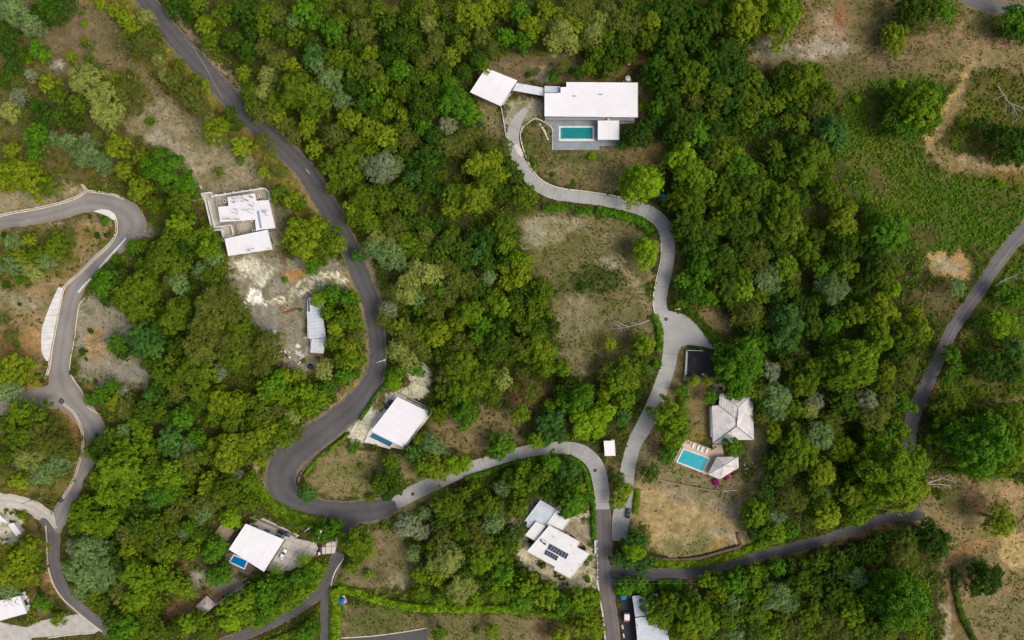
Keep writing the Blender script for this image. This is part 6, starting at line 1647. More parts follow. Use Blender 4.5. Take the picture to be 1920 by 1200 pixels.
    for k, (x, y, s, mname) in enumerate(((46,1112,1.5,'white_plastic'),(51,1118,1.3,'metal'),(53,1124,1.2,'white_plastic'),(56,1136,1.4,'frame'),(50,1131,1.1,'metal'))):
        b = tag(empty('storage_box', P(x, y)), ['white box at the top of the row beside the corner house', 'second metal box beside the corner house', 'white box midway down the row by the corner house', 'dark box at the bottom of the row by the corner house', 'small metal box against the corner house wall'][k], 'box', 'boxes beside the corner house')
        child(MB().box(tuple(b.location + Vector((0, 0, 0.45))), (s, s * 0.8, 0.9), 0.35), 'casing', M[mname], b)
        child(MB().box(tuple(b.location + Vector((0, 0, 0.94))), (s * 1.06, s * 0.86, 0.08), 0.35), 'lid', M['metal'] if mname != 'metal' else M['white_plastic'], b)
# ------------------------------------------------------------------ kerbs, walls, poles, cars and other things
def wall_thing(name, pts, w, mat, z1, label, cat, group=None, pieces=None):
    """a wall or kerb; with pieces it is cast in lengths, each a part"""
    if not pieces:
        return kerb(name, pts, w, mat, -0.3, z1, label, cat, group)
    root = tag(empty(name, P(*pts[len(pts) // 2][:2])), label, cat, group)
    rows = catmull([(x, y) for x, y in pts], 4)
    per = max(2, int(pieces / 4)); i = 0
    while i < len(rows) - 1:
        seg = rows[i:i + per + 1]
        if len(seg) < 2: break
        L, R = ribbon_outline([(q[0], q[1], w) for q in seg], 400, 0.0)
        poly = offset([XY(*q) for q in L] + [XY(*q) for q in R[::-1]], 0.02)
        child(MB().prism(poly, -0.3, z1 + rng.uniform(-0.015, 0.015)), 'cast_length', mat, root)
        i += per
    return root

def build_walls():
    K = 'kerb'; G = 'cream drain kerbs of the gravel road'
    def drain(pts, w, label):
        root = wall_thing('drain_kerb', pts, w, M['cream'], 0.2, label, K, G, 22)
        rows = catmull([(x, y) for x, y in pts], 4)
        L, R = ribbon_outline([(q[0], q[1], w * 0.3) for q in rows], 400, 0.0)
        child(MB().prism([XY(*q) for q in L] + [XY(*q) for q in R[::-1]], 0.19, 0.235), 'silt_line', M['mud_stone'], root)
    drain([(-20,409),(30,398),(60,393),(105,383),(140,372),(163,358)], 5.2, 'cream drain kerb along the upper side of the gravel road at the edge')
    drain([(163,358),(190,361),(215,366),(232,373)], 4.6, 'short cream drain kerb under the trees above the gravel hairpin')
    drain([(150,341),(157,350),(163,357)], 4.6, 'stub of cream drain running uphill from the kerb joint')
    drain([(216,408),(219,422),(216,442),(201,463),(177,485),(150,512),(122,537),(113,568),(105,610),(97,653),(92,690),(85,711)], 5.0, 'long cream drain kerb inside the gravel hairpin down to a black grate')
    drain([(119,757),(140,776),(152,802),(156,832),(148,870),(133,910),(117,934)], 4.6, 'curved cream drain kerb below the gravel road junction')
    root = tag(empty('concrete_apron', P(205, 402)), 'white crescent of concrete in the gravel hairpin', 'apron')
    child(MB().prism([XY(*q) for q in [(176,396),(190,392),(205,394),(215,401),(219,410),(214,413),(203,406),(188,400)]], -0.2, 0.26), 'slab', M['white_conc'], root)
    root = tag(empty('concrete_apron', P(95, 610)), 'big white sloped apron of ribbed concrete beside the gravel road', 'apron')
    Ls = catmull([(110,538),(97,567),(86,595),(79,620),(78,655),(82,668),(88,677)], 3); Rs = catmull([(119,540),(112,575),(104,612),(99,640),(95,655),(93,668),(90,677)], 3)
    n = 13
    for k in range(n):
        def at(S_, t): 
            i = min(int(t * (len(S_) - 1)), len(S_) - 2); f = t * (len(S_) - 1) - i
            return S_[i] * (1 - f) + S_[i + 1] * f
        q = [at(Ls, k / n), at(Rs, k / n), at(Rs, (k + 1) / n), at(Ls, (k + 1) / n)]
        poly = offset([XY(*p) for p in q], 0.04)
        child(MB().prism(poly, -0.2, 0.3 + 0.05 * (k % 2) + rng.uniform(0, 0.03)), 'concrete_strip', M['white_conc'], root)
    wall_thing('retaining_wall', [(237.5,447),(214,473),(187,503)], 3.0, M['white_conc'], 0.7, 'upper white retaining wall below the gravel hairpin', 'wall', 'white walls below the gravel hairpin', 24)
    wall_thing('retaining_wall', [(172.5,522),(160,534),(148,548)], 3.4, M['white_conc'], 0.7, 'lower white retaining wall below the gravel hairpin', 'wall', 'white walls below the gravel hairpin', 24)
    wall_thing('edging', [(162,556),(149,571),(144,600),(139,640),(133,670),(131,695),(138,712),(150,728),(157,741)], 1.3, M['cream'], 0.12, 'thin pale edging line right of the gravel road', K)
    wall_thing('edging', [(164,763),(176,771),(190,778)], 1.3, M['cream'], 0.12, 'short pale edging piece below the gravel road shrubs', K)
    for k, (x, y, a) in enumerate(((79.5,713.5,0.6),(116,752,-0.5),(114.5,937,0.5))):
        d = tag(empty('drain_grate', P(x, y)), ['black drain box where the long cream kerb ends', 'black drain box at the gravel road junction', 'black drain box by the pale gravel road'][k], 'drain', 'black drain boxes')
        c = d.location
        fr = MB()
        co, si = math.cos(a), math.sin(a)
        for (ox, oy, sx, sy) in ((0, 0.75, 1.7, 0.2), (0, -0.75, 1.7, 0.2), (0.75, 0, 0.2, 1.3), (-0.75, 0, 0.2, 1.3)):
            fr.box((c.x + ox * co - oy * si, c.y + ox * si + oy * co, 0.12), (sx, sy, 0.4), a)
        child(fr, 'frame', M['black'], d)
        br = MB()
        for i in range(5): 
            o = -0.5 + 0.25 * i; br.box((c.x - o * si, c.y + o * co, 0.16), (1.3, 0.1, 0.06), a)
        child(br, 'grate', M['frame'], d)
    # driveway kerbs
    wall_thing('kerb', [(1036,281),(1036,262),(1034.5,240),(1020,229),(1004,222.5),(994,228),(981,238),(976,250),(977,264),(984,288),(993,309),(1008,331),(1030,346),(1057,354),(1090,358),(1120,362),(1150,367),(1178,374)], 2.0, M['cream'], 0.4, 'pale kerb wall curving inside the driveway below the big villa', K, None, 26)
    wall_thing('wall', [(940,203),(944,226),(949,259)], 1.3, M['white_conc'], 1.0, 'thin white wall running down from the carport', 'wall', None, 30)
    wall_thing('sloped_slab', [(943,197),(951,183),(958,176)], 3.4, M['pale_road'], 0.2, 'sloping pale slab at the corner of the carport', 'slab')
    wall_thing('kerb', [(1239.5,456),(1239,485),(1233,513),(1226,545),(1224.5,572),(1228,588)], 1.9, M['cream'], 0.35, 'pale kerb left of the driveway beside the clearing', K, None, 24)
    o = kerb('path_slab', [(1012,232),(1020,244),(1028,262)], 3.2, M['paving_pale'], -0.1, 0.14); tag(o, 'pale wedge shaped path slab on the lawn left of the deck', 'slab')
    o = pad('mound', [(963,272),(970,270.5),(977,278),(982,291),(978,295),(969,287)], M['paving_pale'], 0.22, None); tag(o, 'beige heap of sand on the edge of the driveway', 'sand heap')
    wall_thing('kerb', [(644.5,1047),(637,1058),(629,1071),(624,1084),(621,1097)], 2.0, M['cream'], 0.3, 'pale kerb right of the asphalt below the gate paving', K, None, 20)
    wall_thing('kerb', [(1120,1087),(1123,1110),(1127,1135),(1131,1160),(1135,1205)], 3.0, M['cream'], 0.25, 'cream kerb left of the asphalt road running off the lower edge', K, None, 20)
    wall_thing('kerb', [(86,985),(88,1010),(89,1040),(92,1068),(101,1096),(118,1122),(140,1142),(165,1163),(192,1184)], 2.0, M['cream'], 0.3, 'pale kerb on the outer side of the steep corner road', K, None, 20)
    wall_thing('kerb', [(90,1196),(135,1190),(178,1187)], 1.8, M['cream'], 0.25, 'straight pale kerb below the concrete forecourt', K, None, 20)
    wall_thing('kerb', [(640,1196),(700,1192),(760,1184),(800,1177)], 1.8, M['cream'], 0.3, 'pale kerb above the asphalt at the bottom edge', K, None, 20)
    wall_thing('retaining_wall', [(1217,1043),(1235,1046.5),(1256,1048.5),(1290,1047.5),(1318,1043.5),(1354,1033),(1386,1023.5),(1385,1010),(1382,998)], 5.0, M['dark_stone'], 1.0, 'brown retaining wall along the lower edge of the tan field', 'wall', None, 30)
    o = kerb('wall_capping', [(1217,1039.5),(1252,1043.5)], 1.2, M['black'], 0, 1.15); tag(o, 'dark railing on the left part of the brown retaining wall', 'railing')
    o = kerb('wall_capping', [(1272,1046),(1310,1041.5),(1352,1030.5),(1381,1021)], 1.2, M['black'], 0, 1.15); tag(o, 'dark railing on the right part of the brown retaining wall', 'railing')
    wall_thing('garden_wall', [(1232,898),(1248,902),(1275,908),(1300,913),(1330,918),(1347,920)], 2.4, M['mud_stone'], 0.8, 'low earth coloured wall between the lawn and the tan field', 'wall', None, 26)
    o = kerb('pipe', [(1356,921),(1381,919)], 0.9, M['white_plastic'], 0, 0.3); tag(o, 'white pipe lying past the end of the low earth wall', 'pipe')
    # walls and fences of the solar house
    wall_thing('wall', [(1115.5,1011),(1116,1038)], 3.2, M['white_conc'], 0.9, 'white wall piece at the entrance of the solar panel house', 'wall')
    wall_thing('wall', [(1057,988),(1075,1003),(1092,1016),(1108,1035)], 1.6, M['wall_beige'], 0.9, 'cream wall between the solar house and its court', 'wall', None, 26)
    f = tag(empty('fence', P(1117, 1060)), 'white post fence along the asphalt below the entrance wall', 'fence')
    for k in range(6):
        q = P(1118.5 + k * 0.3, 1012 + k * 13.5); child(MB().box((q.x, q.y, 0.8), (0.5, 0.5, 1.8)), 'post', M['white_conc'], f)
    for k in range(5):
        a, b = P(1118.5 + k * 0.3, 1013 + k * 13.5), P(1118.8 + k * 0.3, 1024.5 + k * 13.5)
        for h in (0.5, 1.0): child(MB().tube([a + Vector((0, 0, h)), b + Vector((0, 0, h))], 0.06, 5), 'rail', M['metal'], f)
    for k, (x, y) in enumerate(((1042,1074.5),(1042,1080.5),(1048.5,1080.5),(1050.5,1086.5),(1058,1086),(1056,1095),(1064,1095.5))):
        sp = plant(x, y, 3.4, 'D' if k % 2 else 'F', f"round dark garden shrub on the pale gravel, {['first','second','third','fourth','fifth','sixth','seventh'][k]} from the solar house corner", 'shrubs in the pale gravel bed', 'shrub', 60 + k)
    # railing of the bend
    f = tag(empty('railing', P(600, 845)), 'green railing along the inner edge of the wide bend', 'railing')
    rows = catmull([(714,726),(695,752),(676,780),(660,804),(640,823),(622,838),(590,861),(570,884),(564,903)], 9)
    for i in range(len(rows) - 1):
        a, b = P(*rows[i]), P(*rows[i + 1])
        for h in (0.5, 1.0): child(MB().tube([a + Vector((0, 0, h)), b + Vector((0, 0, h))], 0.06, 5), 'rail', M['green_metal'], f)
        child(MB().box((a.x, a.y, 0.5), (0.12, 0.12, 1.1)), 'post', M['green_metal'], f)
    wall_thing('retaining_wall', [(656,812),(630,832),(600,853),(575,874),(562,895),(560,906)], 4.5, M['mud_stone'], 0.25, 'earthy retaining strip inside the wide bend of the main road', 'wall', None, 26)
    wall_thing('bridge_slab', [(668,792),(663,801),(656,808)], 5, M['paving_pale'], 0.14, 'pale concrete crossing from the main road to the narrow pool villa', 'slab')
    wall_thing('retaining_wall', [(470,968),(490,976),(515,987),(545,1001),(556,1006)], 2.6, M['mud_stone'], 1.1, 'long low wall above the dark pickup and the villa roof', 'wall', None, 26)
    wall_thing('garden_wall', [(528,1074),(538,1066),(548,1059)], 1.6, M['cream'], 0.7, 'short pale wall slanting below the paved drive', 'wall')
    wall_thing('garden_wall', [(575,1052),(586,1045),(596,1041)], 1.8, M['brick_red'], 0.6, 'short reddish wall at the corner of the paved drive', 'wall')

# ---- poles and cables
def utility_pole(px, py, h, label, lamp=False, ang=0.0, pale=True):
    r = tag(empty('utility_pole', P(px, py)), label, 'utility pole')
    b = r.location
    child(MB().tube([(b.x, b.y, -0.3), (b.x, b.y, h)], [0.2, 0.13], 9), 'pole', M['pole_pale'] if pale else M['pole'], r)
    c, s = math.cos(ang), math.sin(ang)
    child(MB().box((b.x, b.y, h - 0.5), (2.4, 0.16, 0.16), ang), 'crossarm', M['pole'] if not pale else M['metal'], r)
    for k in (-1, 0, 1):
        child(MB().lathe([(0.06, 0), (0.11, 0.12), (0.07, 0.28)], 8, (b.x + c * 1.0 * k, b.y + s * 1.0 * k, h - 0.42)), 'insulator', M['white_plastic'], r)
    if lamp:
        e = Vector((b.x + c * 2.0, b.y + s * 2.0, h + 0.1))
        child(MB().tube([(b.x, b.y, h - 0.2), tuple(e)], 0.06, 6), 'lamp_arm', M['metal'], r)
        child(MB().box(tuple(e + Vector((c * 0.3, s * 0.3, 0))), (0.95, 0.42, 0.18), ang), 'lamp_head', M['white_plastic'], r)
    child(MB().lathe([(0.3, 0), (0.32, 0.7), (0.28, 0.8)], 10, (b.x + c * 0.45, b.y + s * 0.45, h - 2.0)), 'transformer', M['metal'], r)
    return Vector((b.x, b.y, h - 0.2))
def cable(a, b, label, sag=1.2, rad=0.032):
    pts = []
    for k in range(13):
        t = k / 12; p = a.lerp(b, t); p.z -= sag * 4 * t * (1 - t); pts.append(p)
    o = MB().tube(pts, rad, 4).build('power_cable', M['cable'])
    tag(o, label, 'cable', 'power cables')

def build_poles():
    a = utility_pole(718, 676, 9, 'pale street lamp pole at the outer edge of the main road', True, 0.3)
    b = utility_pole(609, 994, 9, 'pale utility pole rising from the trees near the gate paving', True, 1.2)
    c = utility_pole(1115, 1078, 9, 'pale utility pole beside the asphalt left of the junction', False, 1.4)
    d = utility_pole(1380, 1080, 9, 'pale utility pole in the trees below the long road', True, 0.5)
    e = utility_pole(77, 931, 11, 'dark leaning looking pole beside the pale gravel road', False, 0.3, False)
    f = utility_pole(1265, 580, 7, 'white topped pole by the driveway above the turning area', False, 0.1)
    g = utility_pole(1143, 821, 7, 'thin pole beside the small square hut', False, 0.2)
    h = utility_pole(584, 985, 7, 'second pale pole left of the gate paving', False, 0.6)
    cable(a, Vector((*XY(693, 640), 7)), 'thin cable from the street lamp across the asphalt going uphill', 0.5)
    cable(a, b, 'long cable from the street lamp to the pole near the gate', 2.0)
    cable(b, h, 'short cable between the two poles near the gate', 0.4)
    cable(c + Vector((0, 0.6, 0)), d + Vector((0, 0.6, 0)), 'upper long cable beside the junction and the field road', 1.5)
    cable(c - Vector((0, 0.6, 0)), d - Vector((0, 0.8, 0)), 'lower long cable beside the junction and the field road', 1.9)
    cable(f, Vector((*XY(1262, 540), 6)), 'short cable above the pole by the turning area', 0.3)

# ---- vehicles
def car(px, py, heading, paint, label, kind='car', L=4.4, Wd=1.85, z0=0.1):
    """heading: direction of the nose, degrees in the picture, counter-clockwise from the right"""
    r = tag(empty('parked_pickup' if kind == 'pickup' else 'parked_car', P(px, py)), label, 'pickup' if kind == 'pickup' else 'car', 'parked vehicles')
    r.location.z = z0
    r.rotation_euler = (0, 0, math.radians(heading))
    h = Wd / 2; l = L / 2
    def slab(stations):      # stations: (x, z_low, z_high, half width low, half width high)
        mb = MB(); V = []
        for x, a, b, wl, wh in stations:
            V += [(x, -wl, a), (x, wl, a), (x, wh * 1.0, (a + b) * 0.55), (x, wh * 0.92, b), (x, -wh * 0.92, b), (x, -wh, (a + b) * 0.55)]
        F = []
        for i in range(len(stations) - 1):
            for k in range(6): F.append((i * 6 + k, (i + 1) * 6 + k, (i + 1) * 6 + (k + 1) % 6, i * 6 + (k + 1) % 6))
        F += [tuple(range(6)), tuple(len(V) - 6 + k for k in (5, 4, 3, 2, 1, 0))]
        return mb.add(V, F)
    slab([(-l, 0.45, 0.75, h * 0.8, h * 0.82), (-l + 0.12, 0.3, 0.92, h * 0.92, h * 0.95), (-l * 0.6, 0.28, 0.98, h * 0.97, h), (l * 0.3, 0.28, 0.96, h * 0.97, h), (l * 0.75, 0.28, 0.86, h * 0.95, h * 0.96), (l - 0.12, 0.3, 0.76, h * 0.86, h * 0.88), (l, 0.42, 0.62, h * 0.72, h * 0.74)]).build('body', paint, r, True)
    cab0, cab1 = (-l * 0.72, l * 0.42) if kind == 'car' else (-l * 0.12, l * 0.5)
    t0, t1 = cab0 + 0.45, cab1 - 0.75
    zt = 1.48 if kind == 'car' else 1.75
    zb = 0.93
    MB().prism([(cab0, -h * 0.9), (cab1, -h * 0.9), (cab1, h * 0.9), (cab0, h * 0.9)], zb, zt - 0.05, [(t0, -h * 0.72), (t1, -h * 0.72), (t1, h * 0.72), (t0, h * 0.72)]).build('windows', M['glass'], r)
    MB().prism([(t0 - 0.06, -h * 0.75), (t1 + 0.06, -h * 0.75), (t1 + 0.06, h * 0.75), (t0 - 0.06, h * 0.75)], zt - 0.06, zt, [(t0 + 0.08, -h * 0.66), (t1 - 0.04, -h * 0.66), (t1 - 0.04, h * 0.66), (t0 + 0.08, h * 0.66)]).build('roof', paint, r)
    if kind == 'pickup':
        MB().box((-l * 0.57, 0, 1.0), (l * 0.78, Wd * 0.78, 0.1)).build('load_bed', M['black'], r)
        for y in (-1, 1): MB().box((-l * 0.57, y * h * 0.9, 1.08), (l * 0.84, 0.12, 0.28)).build('bed_side', paint, r)
        MB().box((-l + 0.1, 0, 1.05), (0.12, Wd * 0.86, 0.3)).build('tailgate', paint, r)
    for x in (-l * 0.62, l * 0.64):
        for y in (-1, 1):
            w = MB().tube([(x, y * h * 0.98, 0.34), (x, y * h * 0.74, 0.34)], 0.34, 14).build('wheel', M['tyre'], r)
            MB().tube([(x, y * h * 1.0, 0.34), (x, y * h * 0.97, 0.34)], 0.2, 10).build('rim', M['metal'], w)
    for y in (-1, 1):
        MB().box((l - 0.16, y * h * 0.62, 0.66), (0.2, 0.36, 0.14)).build('headlight', M['lamp_glass'], r)
        MB().box((-l + 0.06, y * h * 0.62, 0.78), (0.12, 0.34, 0.14)).build('tail_light', M['red_paint'], r)
        MB().box((cab1 - 0.25, y * (h + 0.08), 0.98), (0.16, 0.2, 0.14)).build('mirror', paint, r)
    return r

def build_vehicles():
    car(729.5, 758, 52, M['navy_paint'], 'dark blue car half under the roof of the narrow pool villa', L=4.6)
    car(532, 1038, 64, M['white_paint'], 'white car with black windows on the paved drive', L=4.5)
    car(534, 998.5, -22, M['pickup_paint'], 'dark blue pickup truck above the villa with the small pool', 'pickup', 5.4, 1.95)
    car(1177, 961.5, 86, M['dark_paint'], 'dark car parked at the lower end of the concrete driveway', L=4.1)
    # small red and white truck
    r = tag(empty('small_truck', P(1174, 1157)), 'small white box truck with a red cab on the dark yard', 'truck', 'parked vehicles')
    r.location.z = 0.08
    MB().prism([(-1.1, -0.3), (1.1, -0.3), (1.1, 2.2), (-1.1, 2.2)], 0.75, 2.5, [(-1.06, -0.26), (1.06, -0.26), (1.06, 2.16), (-1.06, 2.16)]).build('cargo_box', M['white_paint'], r)
    MB().prism([(-1.05, -1.5), (1.05, -1.5), (1.1, -0.34), (-1.1, -0.34)], 0.4, 1.9, [(-0.95, -1.15), (0.95, -1.15), (1.0, -0.38), (-1.0, -0.38)]).build('cab', M['red_paint'], r)
    MB().prism([(-0.85, -1.47), (0.85, -1.47), (0.85, -1.40), (-0.85, -1.40)], 1.0, 1.8, [(-0.8, -1.24), (0.8, -1.24), (0.8, -1.14), (-0.8, -1.14)]).build('windscreen', M['glass'], r)
    MB().box((0, -1.6, 0.55), (2.0, 0.16, 0.22)).build('bumper', M['white_paint'], r)
    MB().box((0, 0.4, 0.6), (1.9, 3.4, 0.2)).build('chassis', M['black'], r)
    for x in (-0.95, 0.95):
        for y in (-0.95, 1.4): 
            MB().tube([(x * 1.05, y, 0.36), (x * 0.8, y, 0.36)], 0.36, 12).build('wheel', M['tyre'], r)

# ---- loose things
def loose(name, label, cat, group=None, px=0, py=0): return tag(empty(name, P(px, py)), label, cat, group)

def build_things():
    # water tanks, parasols
    for k, (x, y, rr, lab) in enumerate(((1243.5,369,1.25,'round blue water tank at the upper bend of the driveway'), (641.5,1124.5,1.25,'round blue water tank between the bright hedges'))):
        t = loose('water_tank', lab, 'water tank', 'blue water tanks', x, y); l = tuple(t.location)
        child(MB().lathe([(rr, 0), (rr * 1.02, 0.5), (rr * 0.97, 0.55), (rr * 1.02, 1.1), (rr * 0.97, 1.15), (rr, 1.7), (rr * 0.6, 2.1)], 20, l), 'tank', M['blue_plastic'], t)
        child(MB().lathe([(rr * 0.36, 2.05), (rr * 0.38, 2.25), (rr * 0.1, 2.3)], 14, l), 'lid', M['blue_plastic'], t)
        child(MB().box((l[0], l[1], 0.06), (3.2, 3.2, 0.16), 0.3), 'plinth', M['paving'], t)
    o = kerb('gate_bar', [(1224,384),(1237,391),(1254,400)], 1.4, M['dark_stone'], 0.0, 0.9); tag(o, 'brown bar gate beside the round blue tank', 'gate')
    p = loose('parasol', 'turquoise parasol at the top of the dark yard', 'parasol', None, 1167.5, 1115.5); l = p.location
    child(MB().lathe([(1.25, 2.3), (0.7, 2.6), (0.05, 2.85)], 8, tuple(l)), 'canopy', M['sky_plastic'], p)
    child(MB().tube([tuple(l), (l.x, l.y, 2.8)], 0.04, 6), 'pole', M['metal'], p)
    c = loose('crate', 'small blue crate against the metal roofed house', 'crate', None, 1182, 1118.5)
    child(MB().box(tuple(c.location + Vector((0, 0, 0.4))), (1.0, 0.8, 0.7)), 'box', M['blue_plastic'], c)
    child(MB().box(tuple(c.location + Vector((0, 0, 0.78))), (1.06, 0.86, 0.06)), 'lid', M['blue_plastic'], c)
    o = kerb('planter', [(1166,1171),(1168,1178)], 3.2, M['paving_pale'], 0, 0.6); tag(o, 'pale block at the left edge of the dark yard', 'block')
    o = kerb('trough', [(1168,1187),(1170,1194)], 2.6, M['metal'], 0, 0.7); tag(o, 'grey metal trough left of the dark yard', 'trough')
    # manholes
    for k, (x, y, a, lab) in enumerate(((1248.5,598.5,0.4,'dark manhole cover on the concrete turning area'), (1115.5,882,0.1,'dark ring manhole on the bend of the concrete road'), (774,926,0.3,'small dark cover near the start of the concrete road'), (1150,1030,0,'dark spot cover on the brown asphalt'), (1318,702,0,'pale round cover on the black parking area'))):
        m = loose('manhole_cover', lab, 'manhole', 'covers in the roads', x, y); l = m.location
        child(MB().lathe([(0.75, 0.0), (0.75, 0.165), (0.55, 0.167)], 14, tuple(l)), 'frame', M['black'], m)
        child(MB().lathe([(0.54, 0.0), (0.54, 0.172)], 14, tuple(l)), 'cover', M['frame'] if k != 4 else M['paving_pale'], m)
    # yard of the shed
    s = loose('steel_beam', 'rusty steel beam lying in the gravel yard beside the shed', 'beam', None, 547, 582)
    a, b = P(530, 587, 0.35), P(563, 577.5, 0.35)
    d = (b - a).normalized(); ang = math.atan2(d.y, d.x); mid = (a + b) / 2; L = (b - a).length
    child(MB().box((mid.x, mid.y, 0.3), (L, 0.12, 0.5), ang), 'web', M['rust'], s)
    child(MB().box((mid.x, mid.y, 0.09), (L, 0.5, 0.08), ang).box((mid.x, mid.y, 0.52), (L, 0.5, 0.08), ang), 'flange', M['rust'], s)
    w = loose('drum', 'rusty red drum beside the steel beam', 'drum', None, 530.5, 578)
    child(MB().lathe([(0.75, 0), (0.75, 0.5), (0.7, 0.55), (0.75, 0.6), (0.75, 1.1)], 16, tuple(w.location)), 'barrel', M['rust'], w)
    child(MB().lathe([(0.62, 1.1), (0.6, 1.13)], 14, tuple(w.location)), 'lid', M['brick_red'], w)
    for k, (x, y, sx, sy, an, mt, lab) in enumerate(((514.5,624,1.6,2.4,-0.4,'metal','pale bluish sheet lying alone in the gravel yard'), (559,649,2.0,1.6,-0.7,'white_plastic','white board nearest the shed corner'), (561.5,664,4.4,1.3,-0.5,'metal','long white sheet below the white board'), (572.5,633,1.4,0.8,0,'wall_beige','small beige block against the shed'), (520,666,2.6,2.0,0.4,'metal','light grey sheet on the left of the debris heap'), (513,672,1.8,0.8,-0.6,'white_plastic','short white plank left of the debris heap'))):
        t = loose('board', lab, 'board', 'sheets and boards by the shed', x, y)
        child(MB().box(tuple(t.location + Vector((0, 0, 0.2))), (sx, sy, 0.12), an), 'sheet', M[mt], t)
        child(MB().box(tuple(t.location + Vector((0, 0, 0.07))), (sx * 0.9, 0.12, 0.14), an), 'batten', M['timber'], t)
    t = loose('pallet', 'pale slatted pallet beside the shed wall', 'pallet', None, 577.5, 653.5); l = t.location
    for k in range(5): child(MB().box((l.x - 0.72 + 0.36 * k, l.y, 0.2), (0.16, 1.7, 0.06)), 'slat', M['white_plastic'], t)
    for k in (-1, 0, 1): child(MB().box((l.x, l.y + 0.75 * k, 0.08), (1.7, 0.14, 0.16)), 'bearer', M['timber'], t)
    t = loose('bucket', 'red bucket below the end of the shed', 'bucket', None, 605, 669)
    child(MB().lathe([(0.45, 0), (0.62, 0.8), (0.66, 0.85), (0.55, 0.82)], 14, tuple(t.location)), 'pail', M['red_paint'], t)
    child(MB().tube([t.location + Vector((-0.6, 0, 0.85)), t.location + Vector((0, 0, 1.1)), t.location + Vector((0.6, 0, 0.85))], 0.03, 5), 'handle', M['metal'], t)
    t = loose('tarp', 'navy tarp bundle near the lower end of the shed', 'tarp', None, 582, 687)
    child(MB().lathe([(1.2, 0), (1.25, 0.3), (0.9, 0.75), (0.4, 0.95)], 7, tuple(t.location)), 'cover', M['navy_tarp'], t)
    child(MB().tube([t.location + Vector((-1.2, -0.1, 0.5)), t.location + Vector((0, 0, 0.98)), t.location + Vector((1.2, 0.1, 0.5))], 0.04, 5), 'rope', M['metal'], t)
    rb = random.Random(12)
    mats = ['metal', 'white_plastic', 'timber', 'rust', 'brick_red', 'wall_beige', 'navy_tarp', 'paving_pale']
    words_ = ['grey', 'white', 'brown', 'rusty', 'reddish', 'beige', 'navy', 'pale']
    oo = ['first', 'second', 'third', 'fourth', 'fifth']
    cnt = {}
    for k in range(30):
        x, y = rb.gauss(531, 9), rb.gauss(662, 5)
        if k > 20: x, y = rb.gauss(552, 6), rb.gauss(679, 3.5)
        if k > 27: x, y = rb.gauss(596, 6), rb.gauss(670, 3)
        q = k % 8; place = 'the main debris heap by the shed' if k <= 20 else 'the lower scrap pile below the shed'
        cnt[(q, place)] = cnt.get((q, place), 0) + 1
        t = MB()
        l = P(x, y, 0.15 + rb.uniform(0, 0.4))
        pts = [(rb.uniform(0.3, 0.9) * math.cos(a), rb.uniform(0.25, 0.7) * math.sin(a)) for a in np.linspace(0, 6.28, 6)[:-1]]
        t.prism([(l.x + p[0], l.y + p[1]) for p in pts], 0.0, l.z + rb.uniform(0.05, 0.3), [(l.x + p[0] * 0.85, l.y + p[1] * 0.85) for p in pts])
        o = t.build('scrap_piece', M[mats[q]])
        tag(o, f"{oo[cnt[(q, place)] - 1]} {words_[q]} scrap lump in {place}", 'scrap', 'scrap pieces by the shed')
    for k in range(2):
        a, b = P(478 + k * 4, 616 - k * 1, 0.3), P(493 + k * 5, 649 - k * 1.5, 0.3)
        o = MB().tube([a, a.lerp(b, 0.5) + Vector((0.1, 0, 0.05)), b], [0.2, 0.17, 0.14], 7).build('log', M['timber'])
        tag(o, ['long pole lying at the left edge of the gravel yard, outer one', 'long pole lying at the left edge of the gravel yard, inner one'][k], 'log', 'poles lying in the yard')
    for k in range(5):
        a, b = P(523 + k * 2.2, 471 + (k % 2) * 2, 0.25), P(527 + k * 2.6, 496 + (k % 3), 0.25)
        o = MB().tube([a, b], [0.13, 0.11], 6).build('timber_pole', M['timber' if k % 2 else 'rust'])
        tag(o, f"{oo[k]} from the left of the timber poles below the unfinished house", 'timber', 'timber poles below the unfinished house')
    o = MB().tube([P(374,347.5,0.2), P(378,354,0.2)], 0.3, 6).build('board', M['white_plastic']); tag(o, 'short white post lying above the unfinished house', 'post')
    # limestone spill: broken blocks
    rb = random.Random(5)
    for k in range(46):
        t = rb.random()
        x = 486 - 18 * t + rb.gauss(0, 4); y = 545 + 26 * t + rb.gauss(0, 3)
        if k > 28: x, y = rb.gauss(474, 12), rb.gauss(508, 7)
        l = P(x, y); s = rb.uniform(0.25, 0.75)
        pts = [(s * rb.uniform(0.7, 1.2) * math.cos(a), s * rb.uniform(0.6, 1.1) * math.sin(a)) for a in np.linspace(0, 6.28, 7)[:-1]]
        o = MB().prism([(l.x + p[0], l.y + p[1]) for p in pts], -0.2, s * 0.5 + gz(x, y), [(l.x + p[0] * 0.7, l.y + p[1] * 0.7) for p in pts]).build('limestone_block', M['lime'])
        tag(o, 'white limestone lump in the lower spill beside the gravel yard' if k <= 28 else 'white limestone lump in the upper spill below the unfinished house', 'stone', 'limestone of the lower spill' if k <= 28 else 'limestone of the upper spill')
